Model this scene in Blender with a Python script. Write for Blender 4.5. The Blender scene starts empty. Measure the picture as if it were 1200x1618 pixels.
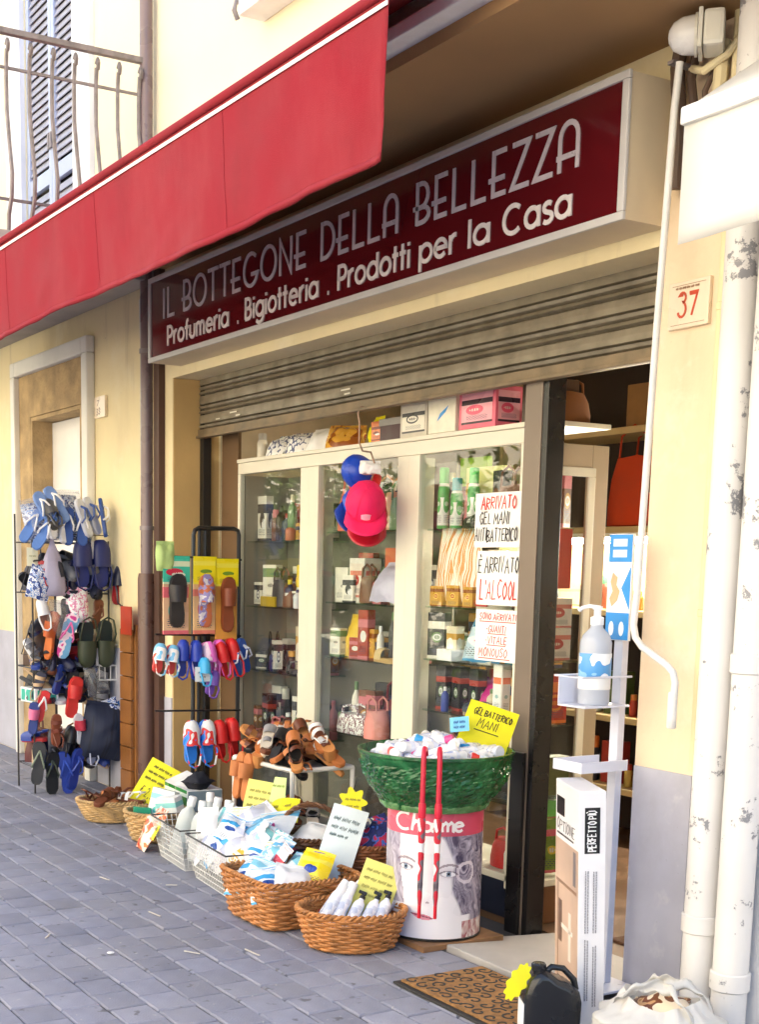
import bpy, bmesh, math, random
from mathutils import Vector, Matrix, noise

# ------------------------------------------------------------------ scene, camera, light
sc = bpy.context.scene
COL = sc.collection
R = math.radians
rnd = random.Random(11)

cam_d = bpy.data.cameras.new('camera')
cam = bpy.data.objects.new('camera', cam_d)
COL.objects.link(cam)
sc.camera = cam
cam_d.sensor_fit = 'HORIZONTAL'
cam_d.sensor_width = 36
cam_d.lens = 63.41
cam_d.shift_x = 0.0968
cam_d.shift_y = 0.3472
cam_d.clip_start = 0.05
cam_d.clip_end = 400
right = Vector((0.50087397, 0.86535871, 0.01672002))
down = Vector((0.14144589, -0.06278087, -0.98795325))
fwd = Vector((-0.85388426, 0.49720505, -0.15384674))
mw = Matrix((right, -down, -fwd)).transposed().to_4x4()
mw.translation = (3.3055, -3.2094, 1.42)
cam.matrix_world = mw

SUN_EL, SUN_AZ = 52.0, 18.0            # the sun stands behind the shop, over its roof
world = bpy.data.worlds.new('World')
sc.world = world
world.use_nodes = True
wn = world.node_tree
sky = wn.nodes.new('ShaderNodeTexSky')
sky.sky_type = 'NISHITA'
sky.sun_disc = False
sky.sun_elevation = R(SUN_EL)
sky.sun_rotation = R(SUN_AZ)
sky.air_density = 1.0
sky.dust_density = 2.5
wn.links.new(sky.outputs[0], wn.nodes['Background'].inputs[0])
wn.nodes['Background'].inputs[1].default_value = 0.10

sun_d = bpy.data.lights.new('sun', 'SUN')
sun_d.energy = 5.0
sun_d.angle = R(0.5)
sun_d.color = (1.0, 0.93, 0.82)
sun = bpy.data.objects.new('sun', sun_d)
COL.objects.link(sun)
to_sun = Vector((math.sin(R(SUN_AZ)) * math.cos(R(SUN_EL)), math.cos(R(SUN_AZ)) * math.cos(R(SUN_EL)), math.sin(R(SUN_EL))))
sun.rotation_euler = to_sun.to_track_quat('Z', 'Y').to_euler()
sun.location = (0, 0, 20)

vs_ = sc.view_settings
vs_.view_transform = 'Standard'
vs_.look = 'None'
vs_.exposure = 2.55
vs_.gamma = 1.0
vs_.use_curve_mapping = False
sc.render.engine = 'CYCLES'
sc.cycles.use_denoising = True
sc.cycles.max_bounces = 8
sc.cycles.diffuse_bounces = 4
sc.cycles.glossy_bounces = 4
sc.cycles.transparent_max_bounces = 16
sc.cycles.caustics_reflective = False
sc.cycles.caustics_refractive = False

# ------------------------------------------------------------------ materials
MATS = {}


def lin(c):
    return tuple((x / 12.92 if x <= 0.04045 else ((x + 0.055) / 1.055) ** 2.4) for x in c)


def mat(name, col, rough=0.55, metal=0.0, var=0.12, vs=6.0, bump=0.0, bs=60.0, trans=0.0, spec=0.5,
        col2=None, ramp=(0.45, 0.6), coat=0.0, emit=0.0, alpha=1.0, detail=4.0, rvar=0.1):
    if name in MATS:
        return MATS[name]
    m = bpy.data.materials.new(name)
    MATS[name] = m
    m.use_nodes = True
    nt = m.node_tree
    b = nt.nodes['Principled BSDF']
    tc = nt.nodes.new('ShaderNodeTexCoord')
    n1 = nt.nodes.new('ShaderNodeTexNoise')
    n1.inputs['Scale'].default_value = vs
    n1.inputs['Detail'].default_value = detail
    nt.links.new(tc.outputs['Object'], n1.inputs['Vector'])
    cr = nt.nodes.new('ShaderNodeValToRGB')
    if col2 is None:
        lo = tuple(max(0, c * (1 - var)) for c in col)
        hi = tuple(min(1, c * (1 + var)) for c in col)
        cr.color_ramp.elements[0].position = 0.3
        cr.color_ramp.elements[1].position = 0.7
    else:
        lo, hi = col, col2
        cr.color_ramp.elements[0].position = ramp[0]
        cr.color_ramp.elements[1].position = ramp[1]
    cr.color_ramp.elements[0].color = (*lo, 1)
    cr.color_ramp.elements[1].color = (*hi, 1)
    nt.links.new(n1.outputs['Fac'], cr.inputs[0])
    nt.links.new(cr.outputs[0], b.inputs['Base Color'])
    b.inputs['Roughness'].default_value = rough
    if rvar > 0:
        mr = nt.nodes.new('ShaderNodeMapRange')
        mr.inputs['From Min'].default_value = 0.3
        mr.inputs['From Max'].default_value = 0.7
        mr.inputs['To Min'].default_value = max(0.02, rough - rvar)
        mr.inputs['To Max'].default_value = min(1, rough + rvar)
        nt.links.new(n1.outputs['Fac'], mr.inputs['Value'])
        nt.links.new(mr.outputs[0], b.inputs['Roughness'])
    b.inputs['Metallic'].default_value = metal
    b.inputs['Specular IOR Level'].default_value = spec
    b.inputs['Coat Weight'].default_value = coat
    b.inputs['Alpha'].default_value = alpha
    if emit > 0:
        b.inputs['Emission Color'].default_value = (*col, 1)
        b.inputs['Emission Strength'].default_value = emit
    if bump > 0:
        n2 = nt.nodes.new('ShaderNodeTexNoise')
        n2.inputs['Scale'].default_value = bs
        n2.inputs['Detail'].default_value = 5
        nt.links.new(tc.outputs['Object'], n2.inputs['Vector'])
        bp = nt.nodes.new('ShaderNodeBump')
        bp.inputs['Strength'].default_value = bump
        bp.inputs['Distance'].default_value = 0.01
        nt.links.new(n2.outputs['Fac'], bp.inputs['Height'])
        nt.links.new(bp.outputs[0], b.inputs['Normal'])
    if trans > 0:
        tr = nt.nodes.new('ShaderNodeBsdfTranslucent')
        nt.links.new(cr.outputs[0], tr.inputs['Color'])
        mx = nt.nodes.new('ShaderNodeMixShader')
        mx.inputs[0].default_value = trans
        nt.links.new(b.outputs[0], mx.inputs[1])
        nt.links.new(tr.outputs[0], mx.inputs[2])
        nt.links.new(mx.outputs[0], nt.nodes['Material Output'].inputs[0])
    return m


def pmat(name, cols, scale=9.0, rough=0.35, bump=0.0, trans=0.0, stretch=(1, 1, 1), bs=30):
    """printed packaging / patterned cloth: flat patches of the given colours"""
    if name in MATS:
        return MATS[name]
    m = mat(name, cols[0], rough=rough, bump=bump, trans=trans, bs=bs)
    nt = m.node_tree
    cr = [n for n in nt.nodes if n.type == 'VALTORGB'][0]
    nz = [n for n in nt.nodes if n.type == 'TEX_NOISE' and any(l.to_node == cr for l in n.outputs['Fac'].links)][0]
    tc = [n for n in nt.nodes if n.type == 'TEX_COORD'][0]
    mp = nt.nodes.new('ShaderNodeMapping')
    mp.inputs['Scale'].default_value = stretch
    nt.links.new(tc.outputs['Object'], mp.inputs[0])
    nt.links.new(mp.outputs[0], nz.inputs['Vector'])
    nz.inputs['Scale'].default_value = scale
    nz.inputs['Detail'].default_value = 1.0
    r = cr.color_ramp
    r.interpolation = 'CONSTANT'
    k = len(cols)
    while len(r.elements) < k:
        r.elements.new(0.5)
    for i, c in enumerate(cols):
        r.elements[i].position = 0.0 if i == 0 else 0.40 + 0.22 * (i - 1) / max(1, k - 1)
        r.elements[i].color = (*c, 1)
    return m


def weather(m, layers):
    """stains and wear: each layer is (colour, amount, scale, (sx, sy, sz), low, high) of a stretched noise in metres"""
    nt = m.node_tree
    L = nt.links.new
    b = nt.nodes['Principled BSDF']
    tc = [n for n in nt.nodes if n.type == 'TEX_COORD'][0]
    src = b.inputs['Base Color'].links[0].from_socket
    for col, amt, sc_, st, lo, hi in layers:
        mp = nt.nodes.new('ShaderNodeMapping')
        mp.inputs['Scale'].default_value = st
        mp.inputs['Location'].default_value = (len(nt.nodes) * 1.7, 3.1, sc_)
        nz = nt.nodes.new('ShaderNodeTexNoise')
        nz.inputs['Scale'].default_value = sc_
        nz.inputs['Detail'].default_value = 9
        nz.inputs['Roughness'].default_value = 0.65
        L(tc.outputs['Object'], mp.inputs[0])
        L(mp.outputs[0], nz.inputs['Vector'])
        mr = nt.nodes.new('ShaderNodeMapRange')
        mr.inputs['From Min'].default_value = lo
        mr.inputs['From Max'].default_value = hi
        mr.inputs['To Max'].default_value = amt
        L(nz.outputs['Fac'], mr.inputs['Value'])
        mx = nt.nodes.new('ShaderNodeMixRGB')
        L(mr.outputs[0], mx.inputs[0])
        L(src, mx.inputs[1])
        mx.inputs[2].default_value = (*col, 1)
        src = mx.outputs[0]
    L(src, b.inputs['Base Color'])
    for n in nt.nodes:
        if n.type == 'BSDF_TRANSLUCENT':
            L(src, n.inputs['Color'])
    return m


def pack(name, base, band, logo, inner=(0.8, 0.8, 0.8), ink=(0.05, 0.06, 0.12), axis='xy', seed=0, rough=0.3, trans=0.0, bump=0.15, tilt=0.0):
    """printed packaging laid out like a real pack: colour band, oval badge, lines of small print"""
    if name in MATS:
        return MATS[name]
    m = mat(name, base, rough=rough, var=0.03, bump=bump, bs=25, trans=trans)
    nt = m.node_tree
    L = nt.links.new
    r2 = random.Random(seed * 7 + len(name))
    tc = [n for n in nt.nodes if n.type == 'TEX_COORD'][0]
    mp = nt.nodes.new('ShaderNodeMapping')
    L(tc.outputs['Generated'], mp.inputs[0])
    sep = nt.nodes.new('ShaderNodeSeparateXYZ')
    L(mp.outputs[0], sep.inputs[0])

    def mth(op, a, b=None, c=None):
        n = nt.nodes.new('ShaderNodeMath')
        n.operation = op
        for k, q in enumerate((a, b, c)):
            if q is None:
                continue
            if isinstance(q, (int, float)):
                n.inputs[k].default_value = q
            else:
                L(q, n.inputs[k])
        return n.outputs[0]
    X, Y, Z = sep.outputs
    if axis == 'xy':
        u, v = X, Y
    else:
        u, v = mth('FRACT', mth('ADD', X, mth('MULTIPLY', Y, 0.999))), Z
    v = mth('ADD', v, mth('MULTIPLY', mth('SUBTRACT', u, 0.5), tilt))
    src = nt.nodes['Principled BSDF'].inputs['Base Color'].links[0].from_socket

    def over(fac, col):
        nonlocal src
        mx = nt.nodes.new('ShaderNodeMixRGB')
        L(fac, mx.inputs[0])
        L(src, mx.inputs[1])
        mx.inputs[2].default_value = (*col, 1)
        src = mx.outputs[0]

    def oval(cx, cy, rx, ry):
        a = mth('DIVIDE', mth('SUBTRACT', u, cx), rx)
        b = mth('DIVIDE', mth('SUBTRACT', v, cy), ry)
        return mth('LESS_THAN', mth('ADD', mth('MULTIPLY', a, a), mth('MULTIPLY', b, b)), 1.0)
    b0 = r2.uniform(.6, .72)
    over(mth('MULTIPLY', mth('GREATER_THAN', v, b0), mth('LESS_THAN', v, b0 + r2.uniform(.12, .22))), band)
    cx, cy = r2.uniform(.38, .62), r2.uniform(.4, .52)
    kx, ky = r2.uniform(.55, 1.25), r2.uniform(.5, 1.5)
    style = r2.randrange(4)
    if style != 1:
        over(oval(cx, cy, .3 * kx, .14 * ky), logo)
    if style in (0, 3):
        over(oval(cx + .05 * style, cy - .03 * style, .24 * kx, .09 * ky), inner)
    over(mth('MULTIPLY', oval(cx, cy, .18 * kx, .045), mth('GREATER_THAN', mth('SINE', mth('MULTIPLY', u, 75.0)), -.35)), logo if style in (0, 1, 3) else inner)
    over(mth('LESS_THAN', v, .07), band)
    row_ = mth('MULTIPLY', mth('MULTIPLY', mth('GREATER_THAN', v, .12), mth('LESS_THAN', v, .27)), mth('GREATER_THAN', mth('SINE', mth('MULTIPLY', v, 170.0)), .2))
    over(mth('MULTIPLY', row_, mth('MULTIPLY', mth('GREATER_THAN', mth('SINE', mth('ADD', mth('MULTIPLY', u, 61.0), mth('MULTIPLY', v, 90.0))), -.5), mth('LESS_THAN', mth('ABSOLUTE', mth('SUBTRACT', u, .5)), .34))), ink)
    for n in list(nt.nodes):
        if n.type in ('BSDF_PRINCIPLED', 'BSDF_TRANSLUCENT'):
            L(src, n.inputs['Base Color' if n.type == 'BSDF_PRINCIPLED' else 'Color'])
    return m


def glass_mat(name, tint=(1, 1, 1), rough=0.0, ior=1.5, dust=0.0):
    m = bpy.data.materials.new(name)
    MATS[name] = m
    m.use_nodes = True
    nt = m.node_tree
    nt.nodes.remove(nt.nodes['Principled BSDF'])
    tr = nt.nodes.new('ShaderNodeBsdfTransparent')
    tr.inputs[0].default_value = (*tint, 1)
    gl = nt.nodes.new('ShaderNodeBsdfGlossy')
    gl.inputs['Roughness'].default_value = rough
    fr = nt.nodes.new('ShaderNodeFresnel')
    geo = nt.nodes.new('ShaderNodeNewGeometry')      # same reflectance on both faces of the pane
    io = nt.nodes.new('ShaderNodeMapRange')
    io.inputs['To Min'].default_value = ior
    io.inputs['To Max'].default_value = 1 / ior
    nt.links.new(geo.outputs['Backfacing'], io.inputs['Value'])
    nt.links.new(io.outputs[0], fr.inputs['IOR'])
    mx = nt.nodes.new('ShaderNodeMixShader')
    nt.links.new(fr.outputs[0], mx.inputs[0])
    nt.links.new(tr.outputs[0], mx.inputs[1])
    nt.links.new(gl.outputs[0], mx.inputs[2])
    out = mx
    if dust > 0:
        df = nt.nodes.new('ShaderNodeBsdfDiffuse')
        df.inputs[0].default_value = (0.75, 0.74, 0.7, 1)
        m2 = nt.nodes.new('ShaderNodeMixShader')
        m2.inputs[0].default_value = dust
        nt.links.new(mx.outputs[0], m2.inputs[1])
        nt.links.new(df.outputs[0], m2.inputs[2])
        out = m2
    nt.links.new(out.outputs[0], nt.nodes['Material Output'].inputs[0])
    return m


def attr_mat(name, rough=0.4, bump=0.0):
    m = mat(name, (1, 1, 1), rough=rough, bump=bump, bs=25)
    nt = m.node_tree
    b = nt.nodes['Principled BSDF']
    a = nt.nodes.new('ShaderNodeAttribute')
    a.attribute_name = 'print'
    nt.links.new(a.outputs['Color'], b.inputs['Base Color'])
    return m


G = glass_mat('pane_glass', (0.95, 0.97, 0.96), ior=1.40, dust=0.006)
GS = glass_mat('shelf_glass', (0.80, 0.90, 0.86))
PLASTIC = glass_mat('clear_plastic', (0.95, 0.96, 0.98), rough=0.12, dust=0.14)


def pl(c, rough=0.4, tag_=''):
    """plain plastic / rubber / card of colour c (sRGB 0-255)"""
    k = 'plastic_%d_%d_%d%s' % (*c, tag_)
    return mat(k, lin(tuple(x / 255 for x in c)), rough=rough, var=0.1, vs=14, bump=0.06, bs=90)


def S(r, g, b):
    return lin((r / 255, g / 255, b / 255))


# ------------------------------------------------------------------ mesh helpers
class MB:
    def __init__(s):
        s.v, s.f, s.c = [], [], []

    def add(s, vs, fs, M=None):
        o = len(s.v)
        s.v += [tuple(M @ Vector(p)) if M is not None else tuple(p) for p in vs]
        s.f += [tuple(i + o for i in f) for f in fs]
        return s

    def box(s, x0, x1, y0, y1, z0, z1, M=None):
        vs = [(x0, y0, z0), (x1, y0, z0), (x1, y1, z0), (x0, y1, z0), (x0, y0, z1), (x1, y0, z1), (x1, y1, z1), (x0, y1, z1)]
        return s.add(vs, [(0, 3, 2, 1), (4, 5, 6, 7), (0, 1, 5, 4), (1, 2, 6, 5), (2, 3, 7, 6), (3, 0, 4, 7)], M)

    def tube(s, pts, r, n=6, closed=False, caps=True, M=None):
        P = [Vector(p) for p in pts]
        m = len(P)
        rs = r if isinstance(r, (list, tuple)) else [r] * m
        T = []
        for i in range(m):
            if closed:
                t = P[(i + 1) % m] - P[i - 1]
            else:
                t = P[min(i + 1, m - 1)] - P[max(i - 1, 0)]
            T.append(t.normalized() if t.length > 1e-9 else Vector((0, 0, 1)))
        a = Vector((0, 0, 1)) if abs(T[0].z) < 0.9 else Vector((1, 0, 0))
        u = T[0].cross(a).normalized()
        vs, fs = [], []
        for i in range(m):
            u = (u - T[i] * u.dot(T[i])).normalized()
            w = T[i].cross(u)
            for k in range(n):
                an = 2 * math.pi * k / n
                vs.append(P[i] + (u * math.cos(an) + w * math.sin(an)) * rs[i])
        for i in range(m if closed else m - 1):
            j = (i + 1) % m
            for k in range(n):
                l = (k + 1) % n
                fs.append((i * n + k, i * n + l, j * n + l, j * n + k))
        if caps and not closed:
            fs.append(tuple(range(n))[::-1])
            fs.append(tuple((m - 1) * n + k for k in range(n)))
        return s.add(vs, fs, M)

    def lathe(s, prof, n=20, cx=0, cy=0, sx=1, sy=1, wob=None, M=None, caps=True):
        vs, fs = [], []
        for i, (r, z) in enumerate(prof):
            for k in range(n):
                a = 2 * math.pi * k / n
                rr = r * (1 + (wob(a, z) if wob else 0))
                vs.append((cx + rr * math.cos(a) * sx, cy + rr * math.sin(a) * sy, z))
        for i in range(len(prof) - 1):
            for k in range(n):
                l = (k + 1) % n
                fs.append((i * n + k, i * n + l, (i + 1) * n + l, (i + 1) * n + k))
        if caps:
            fs.append(tuple(range(n))[::-1])
            fs.append(tuple((len(prof) - 1) * n + k for k in range(n)))
        return s.add(vs, fs, M)

    def grid(s, nu, nv, fn, M=None, thick=0.0):
        def pt(i, j):
            return Vector(fn(i / (nu - 1), j / (nv - 1)))
        vs = [pt(i, j) for j in range(nv) for i in range(nu)]
        fs = [(j * nu + i, j * nu + i + 1, (j + 1) * nu + i + 1, (j + 1) * nu + i) for j in range(nv - 1) for i in range(nu - 1)]
        if thick:
            nr = [Vector() for _ in vs]
            for f in fs:
                q = (vs[f[1]] - vs[f[0]]).cross(vs[f[3]] - vs[f[0]])
                for i in f:
                    nr[i] += q
            off = len(vs)
            back = [p - n.normalized() * thick for p, n in zip(vs, nr)]
            bf = [tuple(i + off for i in f[::-1]) for f in fs]
            ring = [i for i in range(nu)] + [j * nu + nu - 1 for j in range(1, nv)] + [(nv - 1) * nu + i for i in range(nu - 2, -1, -1)] + [j * nu for j in range(nv - 2, 0, -1)]
            sf = [(ring[i], off + ring[i], off + ring[(i + 1) % len(ring)], ring[(i + 1) % len(ring)]) for i in range(len(ring))]
            vs, fs = vs + back, fs + bf + sf
        return s.add(vs, fs, M)

    def prism(s, pts, z0, z1, M=None, top=None):
        n = len(pts)
        tp = top or pts
        vs = [(x, y, z0) for x, y in pts] + [(x, y, z1) for x, y in tp]
        fs = [tuple(range(n))[::-1], tuple(range(n, 2 * n))] + [(i, (i + 1) % n, n + (i + 1) % n, n + i) for i in range(n)]
        return s.add(vs, fs, M)

    def mesh(s, name, bevel=0.0, smooth=False, recalc=True):
        me = bpy.data.meshes.new(name)
        me.from_pydata([tuple(p) for p in s.v], [], s.f)
        if bevel or recalc:
            bm = bmesh.new()
            bm.from_mesh(me)
            if bevel:
                bmesh.ops.bevel(bm, geom=[e for e in bm.edges if e.calc_face_angle(0) > 0.6], offset=bevel, segments=2, affect='EDGES', profile=0.6, clamp_overlap=True)
            bmesh.ops.recalc_face_normals(bm, faces=bm.faces)
            bm.to_mesh(me)
            bm.free()
        if smooth:
            me.polygons.foreach_set('use_smooth', [True] * len(me.polygons))
            if smooth != 'full':
                me.set_sharp_from_angle(angle=R(42))
        me.update()
        return me

    def build(s, name, m, parent=None, bevel=0.0, smooth=False, loc=(0, 0, 0), rot=(0, 0, 0)):
        me = s.mesh(name, bevel, smooth)
        me.materials.append(m)
        return put(name, me, parent, loc, rot)


def put(name, me, parent=None, loc=(0, 0, 0), rot=(0, 0, 0)):
    o = bpy.data.objects.new(name, me)
    COL.objects.link(o)
    o.parent = parent
    o.location = loc
    o.rotation_euler = rot
    return o


def tag(o, label, cat, group=None):
    o['label'] = label
    o['category'] = cat
    if group:
        o['group'] = group
    return o


def thing(name, label, cat, loc=(0, 0, 0), rot=(0, 0, 0), group=None):
    o = bpy.data.objects.new(name, None)
    COL.objects.link(o)
    o.location = loc
    o.rotation_euler = rot
    o.empty_display_size = 0.05
    return tag(o, label, cat, group)


def struct(o, kind='structure'):
    o['kind'] = kind
    return o


def dup(root, loc, rot, label, group=None, m=None, parent=None):
    def cp(o, par):
        c = o.copy()
        COL.objects.link(c)
        c.parent = par
        for ch in list(o.children):
            cp(ch, c)
        return c
    r = cp(root, parent)
    r.location = loc
    r.rotation_euler = rot
    if label:
        r['label'] = label
    if group:
        r['group'] = group
    if m:
        remat(r, m)
    return r


def remat(o, m):
    """give a copy (or one of its parts, by name) another material"""
    for ch in [o] + list(o.children_recursive):
        if ch.type != 'MESH':
            continue
        base = ch.name.split('.')[0]
        mm = m.get(base, m.get('*')) if isinstance(m, dict) else m
        if mm:
            ch.material_slots[0].link = 'OBJECT'
            ch.material_slots[0].material = mm


def wall_cells(mb, xs, zs, y0, y1, holes):
    for i in range(len(xs) - 1):
        for j in range(len(zs) - 1):
            cx, cz = (xs[i] + xs[i + 1]) / 2, (zs[j] + zs[j + 1]) / 2
            if any(a < cx < b and c < cz < d for a, b, c, d in holes):
                continue
            mb.box(xs[i], xs[i + 1], y0, y1, zs[j], zs[j + 1])


def arc(cx, cy, rx, ry, a0, a1, n=10):
    return [(cx + rx * math.cos(R(a0 + (a1 - a0) * i / n)), cy + ry * math.sin(R(a0 + (a1 - a0) * i / n))) for i in range(n + 1)]


# ------------------------------------------------------------------ stroke lettering
def ribbon(mb, pts, w, t, M, closed=False, lift=0.0):
    """flat stroke of width w and thickness t along 2-D points, in the local xy plane, facing +z"""
    P = [Vector((p[0], p[1])) for p in pts]
    if not closed and (P[0] - P[-1]).length < 1e-5 and len(P) > 3:
        closed = True
        P = P[:-1]
    n = len(P)
    L, Rr = [], []
    for i in range(n):
        a = P[i - 1] if (i > 0 or closed) else None
        b = P[(i + 1) % n] if (i < n - 1 or closed) else None
        d1 = (P[i] - a).normalized() if a is not None else None
        d2 = (b - P[i]).normalized() if b is not None else None
        if d1 is None:
            d1 = d2
        if d2 is None:
            d2 = d1
        n1, n2 = Vector((-d1.y, d1.x)), Vector((-d2.y, d2.x))
        mt = n1 + n2
        mt = mt.normalized() if mt.length > 1e-4 else n1
        k = 1 / max(0.45, mt.dot(n1))
        L.append(P[i] + mt * w / 2 * k)
        Rr.append(P[i] - mt * w / 2 * k)
    vs = [(p.x, p.y, lift + t) for p in L] + [(p.x, p.y, lift + t) for p in Rr] + [(p.x, p.y, lift) for p in L] + [(p.x, p.y, lift) for p in Rr]
    fs = []
    for i in range(n if closed else n - 1):
        j = (i + 1) % n
        fs += [(i, n + i, n + j, j), (i, j, 2 * n + j, 2 * n + i), (n + j, n + i, 3 * n + i, 3 * n + j)]
    if not closed:
        fs += [(0, 2 * n, 3 * n, n), (n - 1, 2 * n - 1, 4 * n - 1, 3 * n - 1)]
    mb.add(vs, fs, M)


def parse(t):
    return [[tuple(map(float, p.split(','))) for p in st.split()] for st in t.split('|')]


HAND = {k: parse(v) for k, v in {
    'A': '0,0 .4,1 .8,0|.15,.4 .65,.4', 'B': '0,0 0,1 .55,.9 .55,.6 0,.5 .65,.4 .65,.1 0,0', 'C': '.7,.85 .4,1 .05,.7 .05,.3 .35,0 .7,.12',
    'D': '0,0 0,1 .5,.85 .7,.5 .5,.1 0,0', 'E': '.65,1 0,1 0,0 .65,0|0,.52 .5,.52', 'F': '.6,1 0,1 0,0|0,.5 .5,.5', 'G': '.7,.85 .4,1 .05,.7 .05,.3 .35,0 .7,.15 .7,.45 .4,.45',
    'H': '0,0 0,1|.6,0 .6,1|0,.5 .6,.5', 'I': '.1,0 .1,1', 'L': '0,1 0,0 .55,0', 'M': '0,0 .1,1 .4,.4 .7,1 .8,0', 'N': '0,0 0,1 .6,0 .6,1',
    'O': '.35,0 .05,.3 .05,.7 .35,1 .65,.7 .65,.3 .35,0', 'P': '0,0 0,1 .6,.9 .6,.55 0,.45', 'R': '0,0 0,1 .6,.9 .6,.6 0,.5 .65,0', 'S': '.6,.9 .3,1 .05,.8 .15,.58 .5,.42 .6,.2 .3,0 0,.12',
    'T': '.35,0 .35,1|0,1 .7,1', 'U': '0,1 0,.25 .3,0 .6,.25 .6,1', 'V': '0,1 .35,0 .7,1', 'Z': '0,1 .6,1 0,0 .6,0', "'": '.1,1.05 .05,.8', '.': '.1,0 .14,.06', '-': '.05,.45 .4,.45',
    'È': '.65,.95 0,.95 0,0 .65,0|0,.5 .5,.5|.2,1.28 .4,1.1', ',': '.15,.1 .05,-.15', '0': '.3,0 .05,.3 .05,.7 .3,1 .55,.7 .55,.3 .3,0', '1': '.05,.8 .3,1 .3,0', '2': '.05,.8 .3,1 .55,.75 .05,0 .6,0',
    '3': '.05,.9 .35,1 .55,.78 .25,.55 .6,.3 .35,0 .02,.1', '5': '.55,1 .1,1 .05,.55 .4,.6 .6,.3 .35,0 .02,.1', '7': '.05,1 .6,1 .25,0', '9': '.55,.6 .3,.5 .05,.75 .3,1 .55,.8 .5,.3 .3,0', '€': '.6,.9 .3,1 .1,.6 .1,.35 .3,0 .6,.1|0,.6 .4,.6|0,.42 .4,.42',
    'Ù': '0,1 0,.25 .3,0 .6,.25 .6,1|.2,1.3 .4,1.12'}.items()}

DECO = {'I': [[(0.08, 0), (0.08, 1)]], 'L': [[(0.08, 1), (0.08, 0.04), (0.52, 0.04)]],
        'B': [[(0.08, 0), (0.08, 0.96)] + arc(0.24, 0.68, 0.24, 0.28, 90, -90, 8) + [(-0.06, 0.4)], [(0.24, 0.4)] + arc(0.27, 0.22, 0.26, 0.18, 90, -90, 8) + [(0.08, 0.04)]],
        'O': [arc(0.42, 0.5, 0.38, 0.47, 0, 360, 28)], 'T': [[(0.3, 0), (0.3, 0.97)], [(0, 0.97), (0.6, 0.97)]],
        'E': [[(0.5, 0.96), (0.1, 0.96), (0.1, 0.04), (0.5, 0.04)], [(-0.04, 0.38), (0.46, 0.38)]],
        'G': [arc(0.42, 0.5, 0.38, 0.47, 50, 318, 22) + [(0.78, 0.36), (0.44, 0.36)]], 'N': [[(0.08, 0), (0.08, 0.97), (0.62, 0.03), (0.62, 1)]],
        'D': [[(0.08, 0.04), (0.08, 0.96), (0.2, 0.96)] + arc(0.22, 0.5, 0.42, 0.46, 85, -85, 14) + [(0.08, 0.04)]],
        'A': [[(0.06, 0)] + [(0.06, 0.55)] + arc(0.31, 0.66, 0.25, 0.31, 180, 0, 12) + [(0.56, 0)], [(-0.02, 0.3), (0.56, 0.3)]],
        'Z': [[(0.04, 0.96), (0.54, 0.96), (0.04, 0.04), (0.56, 0.04)]]}
DW = {'I': .2, 'L': .56, 'B': .58, 'O': .84, 'T': .6, 'E': .56, 'G': .84, 'N': .72, 'D': .7, 'A': .64, 'Z': .6}

x5 = 0.70
bowl = arc(0.33, 0.35, 0.29, 0.31, 0, 360, 20)
GEO = {'P': [[(0.06, 0), (0.06, 0.96), (0.3, 0.96)] + arc(0.3, 0.7, 0.24, 0.26, 88, -88, 8) + [(0.06, 0.44)]],
       'B': [[(0.06, 0.04), (0.06, 0.96), (0.26, 0.96)] + arc(0.26, 0.74, 0.2, 0.22, 88, -88, 8) + [(0.06, 0.52)], [(0.26, 0.52)] + arc(0.28, 0.28, 0.24, 0.24, 88, -88, 8) + [(0.06, 0.04)]],
       'C': [arc(0.48, 0.5, 0.42, 0.46, 48, 312, 20)],
       'r': [[(0.06, 0), (0.06, 0.68)], [(0.06, 0.45)] + arc(0.3, 0.42, 0.22, 0.24, 160, 80, 5)],
       'o': [bowl], 'a': [bowl, [(0.62, 0), (0.62, 0.68)]], 'd': [bowl, [(0.62, 0), (0.62, 1)]],
       'p': [bowl, [(0.04, -0.3), (0.04, 0.68)]], 'g': [bowl, [(0.62, 0.68), (0.62, -0.02)] + arc(0.33, -0.04, 0.29, 0.24, 0, -150, 9)],
       'e': [[(0.05, 0.36), (0.61, 0.36)] + arc(0.33, 0.35, 0.28, 0.31, 8, 318, 18)],
       'f': [[(0.16, 0), (0.16, 0.8)] + arc(0.32, 0.8, 0.16, 0.18, 175, 95, 5), [(0, 0.62), (0.34, 0.62)]],
       't': [[(0.14, 0), (0.14, 0.98)], [(0, 0.64), (0.3, 0.64)]],
       'i': [[(0.06, 0), (0.06, 0.68)], [(0.06, 0.84), (0.06, 0.96)]], 'l': [[(0.06, 0), (0.06, 1)]],
       'u': [[(0.06, 0.68), (0.06, 0.26)] + arc(0.28, 0.26, 0.22, 0.23, 180, 360, 10) + [(0.5, 0.68)]],
       'm': [[(0.06, 0), (0.06, 0.68)], [(0.06, 0.42)] + arc(0.24, 0.44, 0.18, 0.22, 180, 0, 8) + [(0.42, 0)], [(0.42, 0.42)] + arc(0.6, 0.44, 0.18, 0.22, 180, 0, 8) + [(0.78, 0)]],
       's': [arc(0.24, 0.51, 0.17, 0.15, 40, 250, 8) + arc(0.23, 0.18, 0.2, 0.16, 80, -140, 8)], '.': [[(0.04, 0.04), (0.14, 0.04)]],
       'h': [[(0.06, 0), (0.06, 1)], [(0.06, 0.42)] + arc(0.28, 0.44, 0.2, 0.22, 180, 0, 8) + [(0.48, 0)]]}
GW = {'P': .58, 'B': .58, 'C': .92, 'r': .38, 'o': .66, 'a': .68, 'd': .68, 'p': .66, 'g': .68, 'e': .66, 'f': .36, 't': .34, 'i': .14, 'l': .14, 'u': .58, 'm': .86, 's': .46, '.': .2, 'h': .56}


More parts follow.
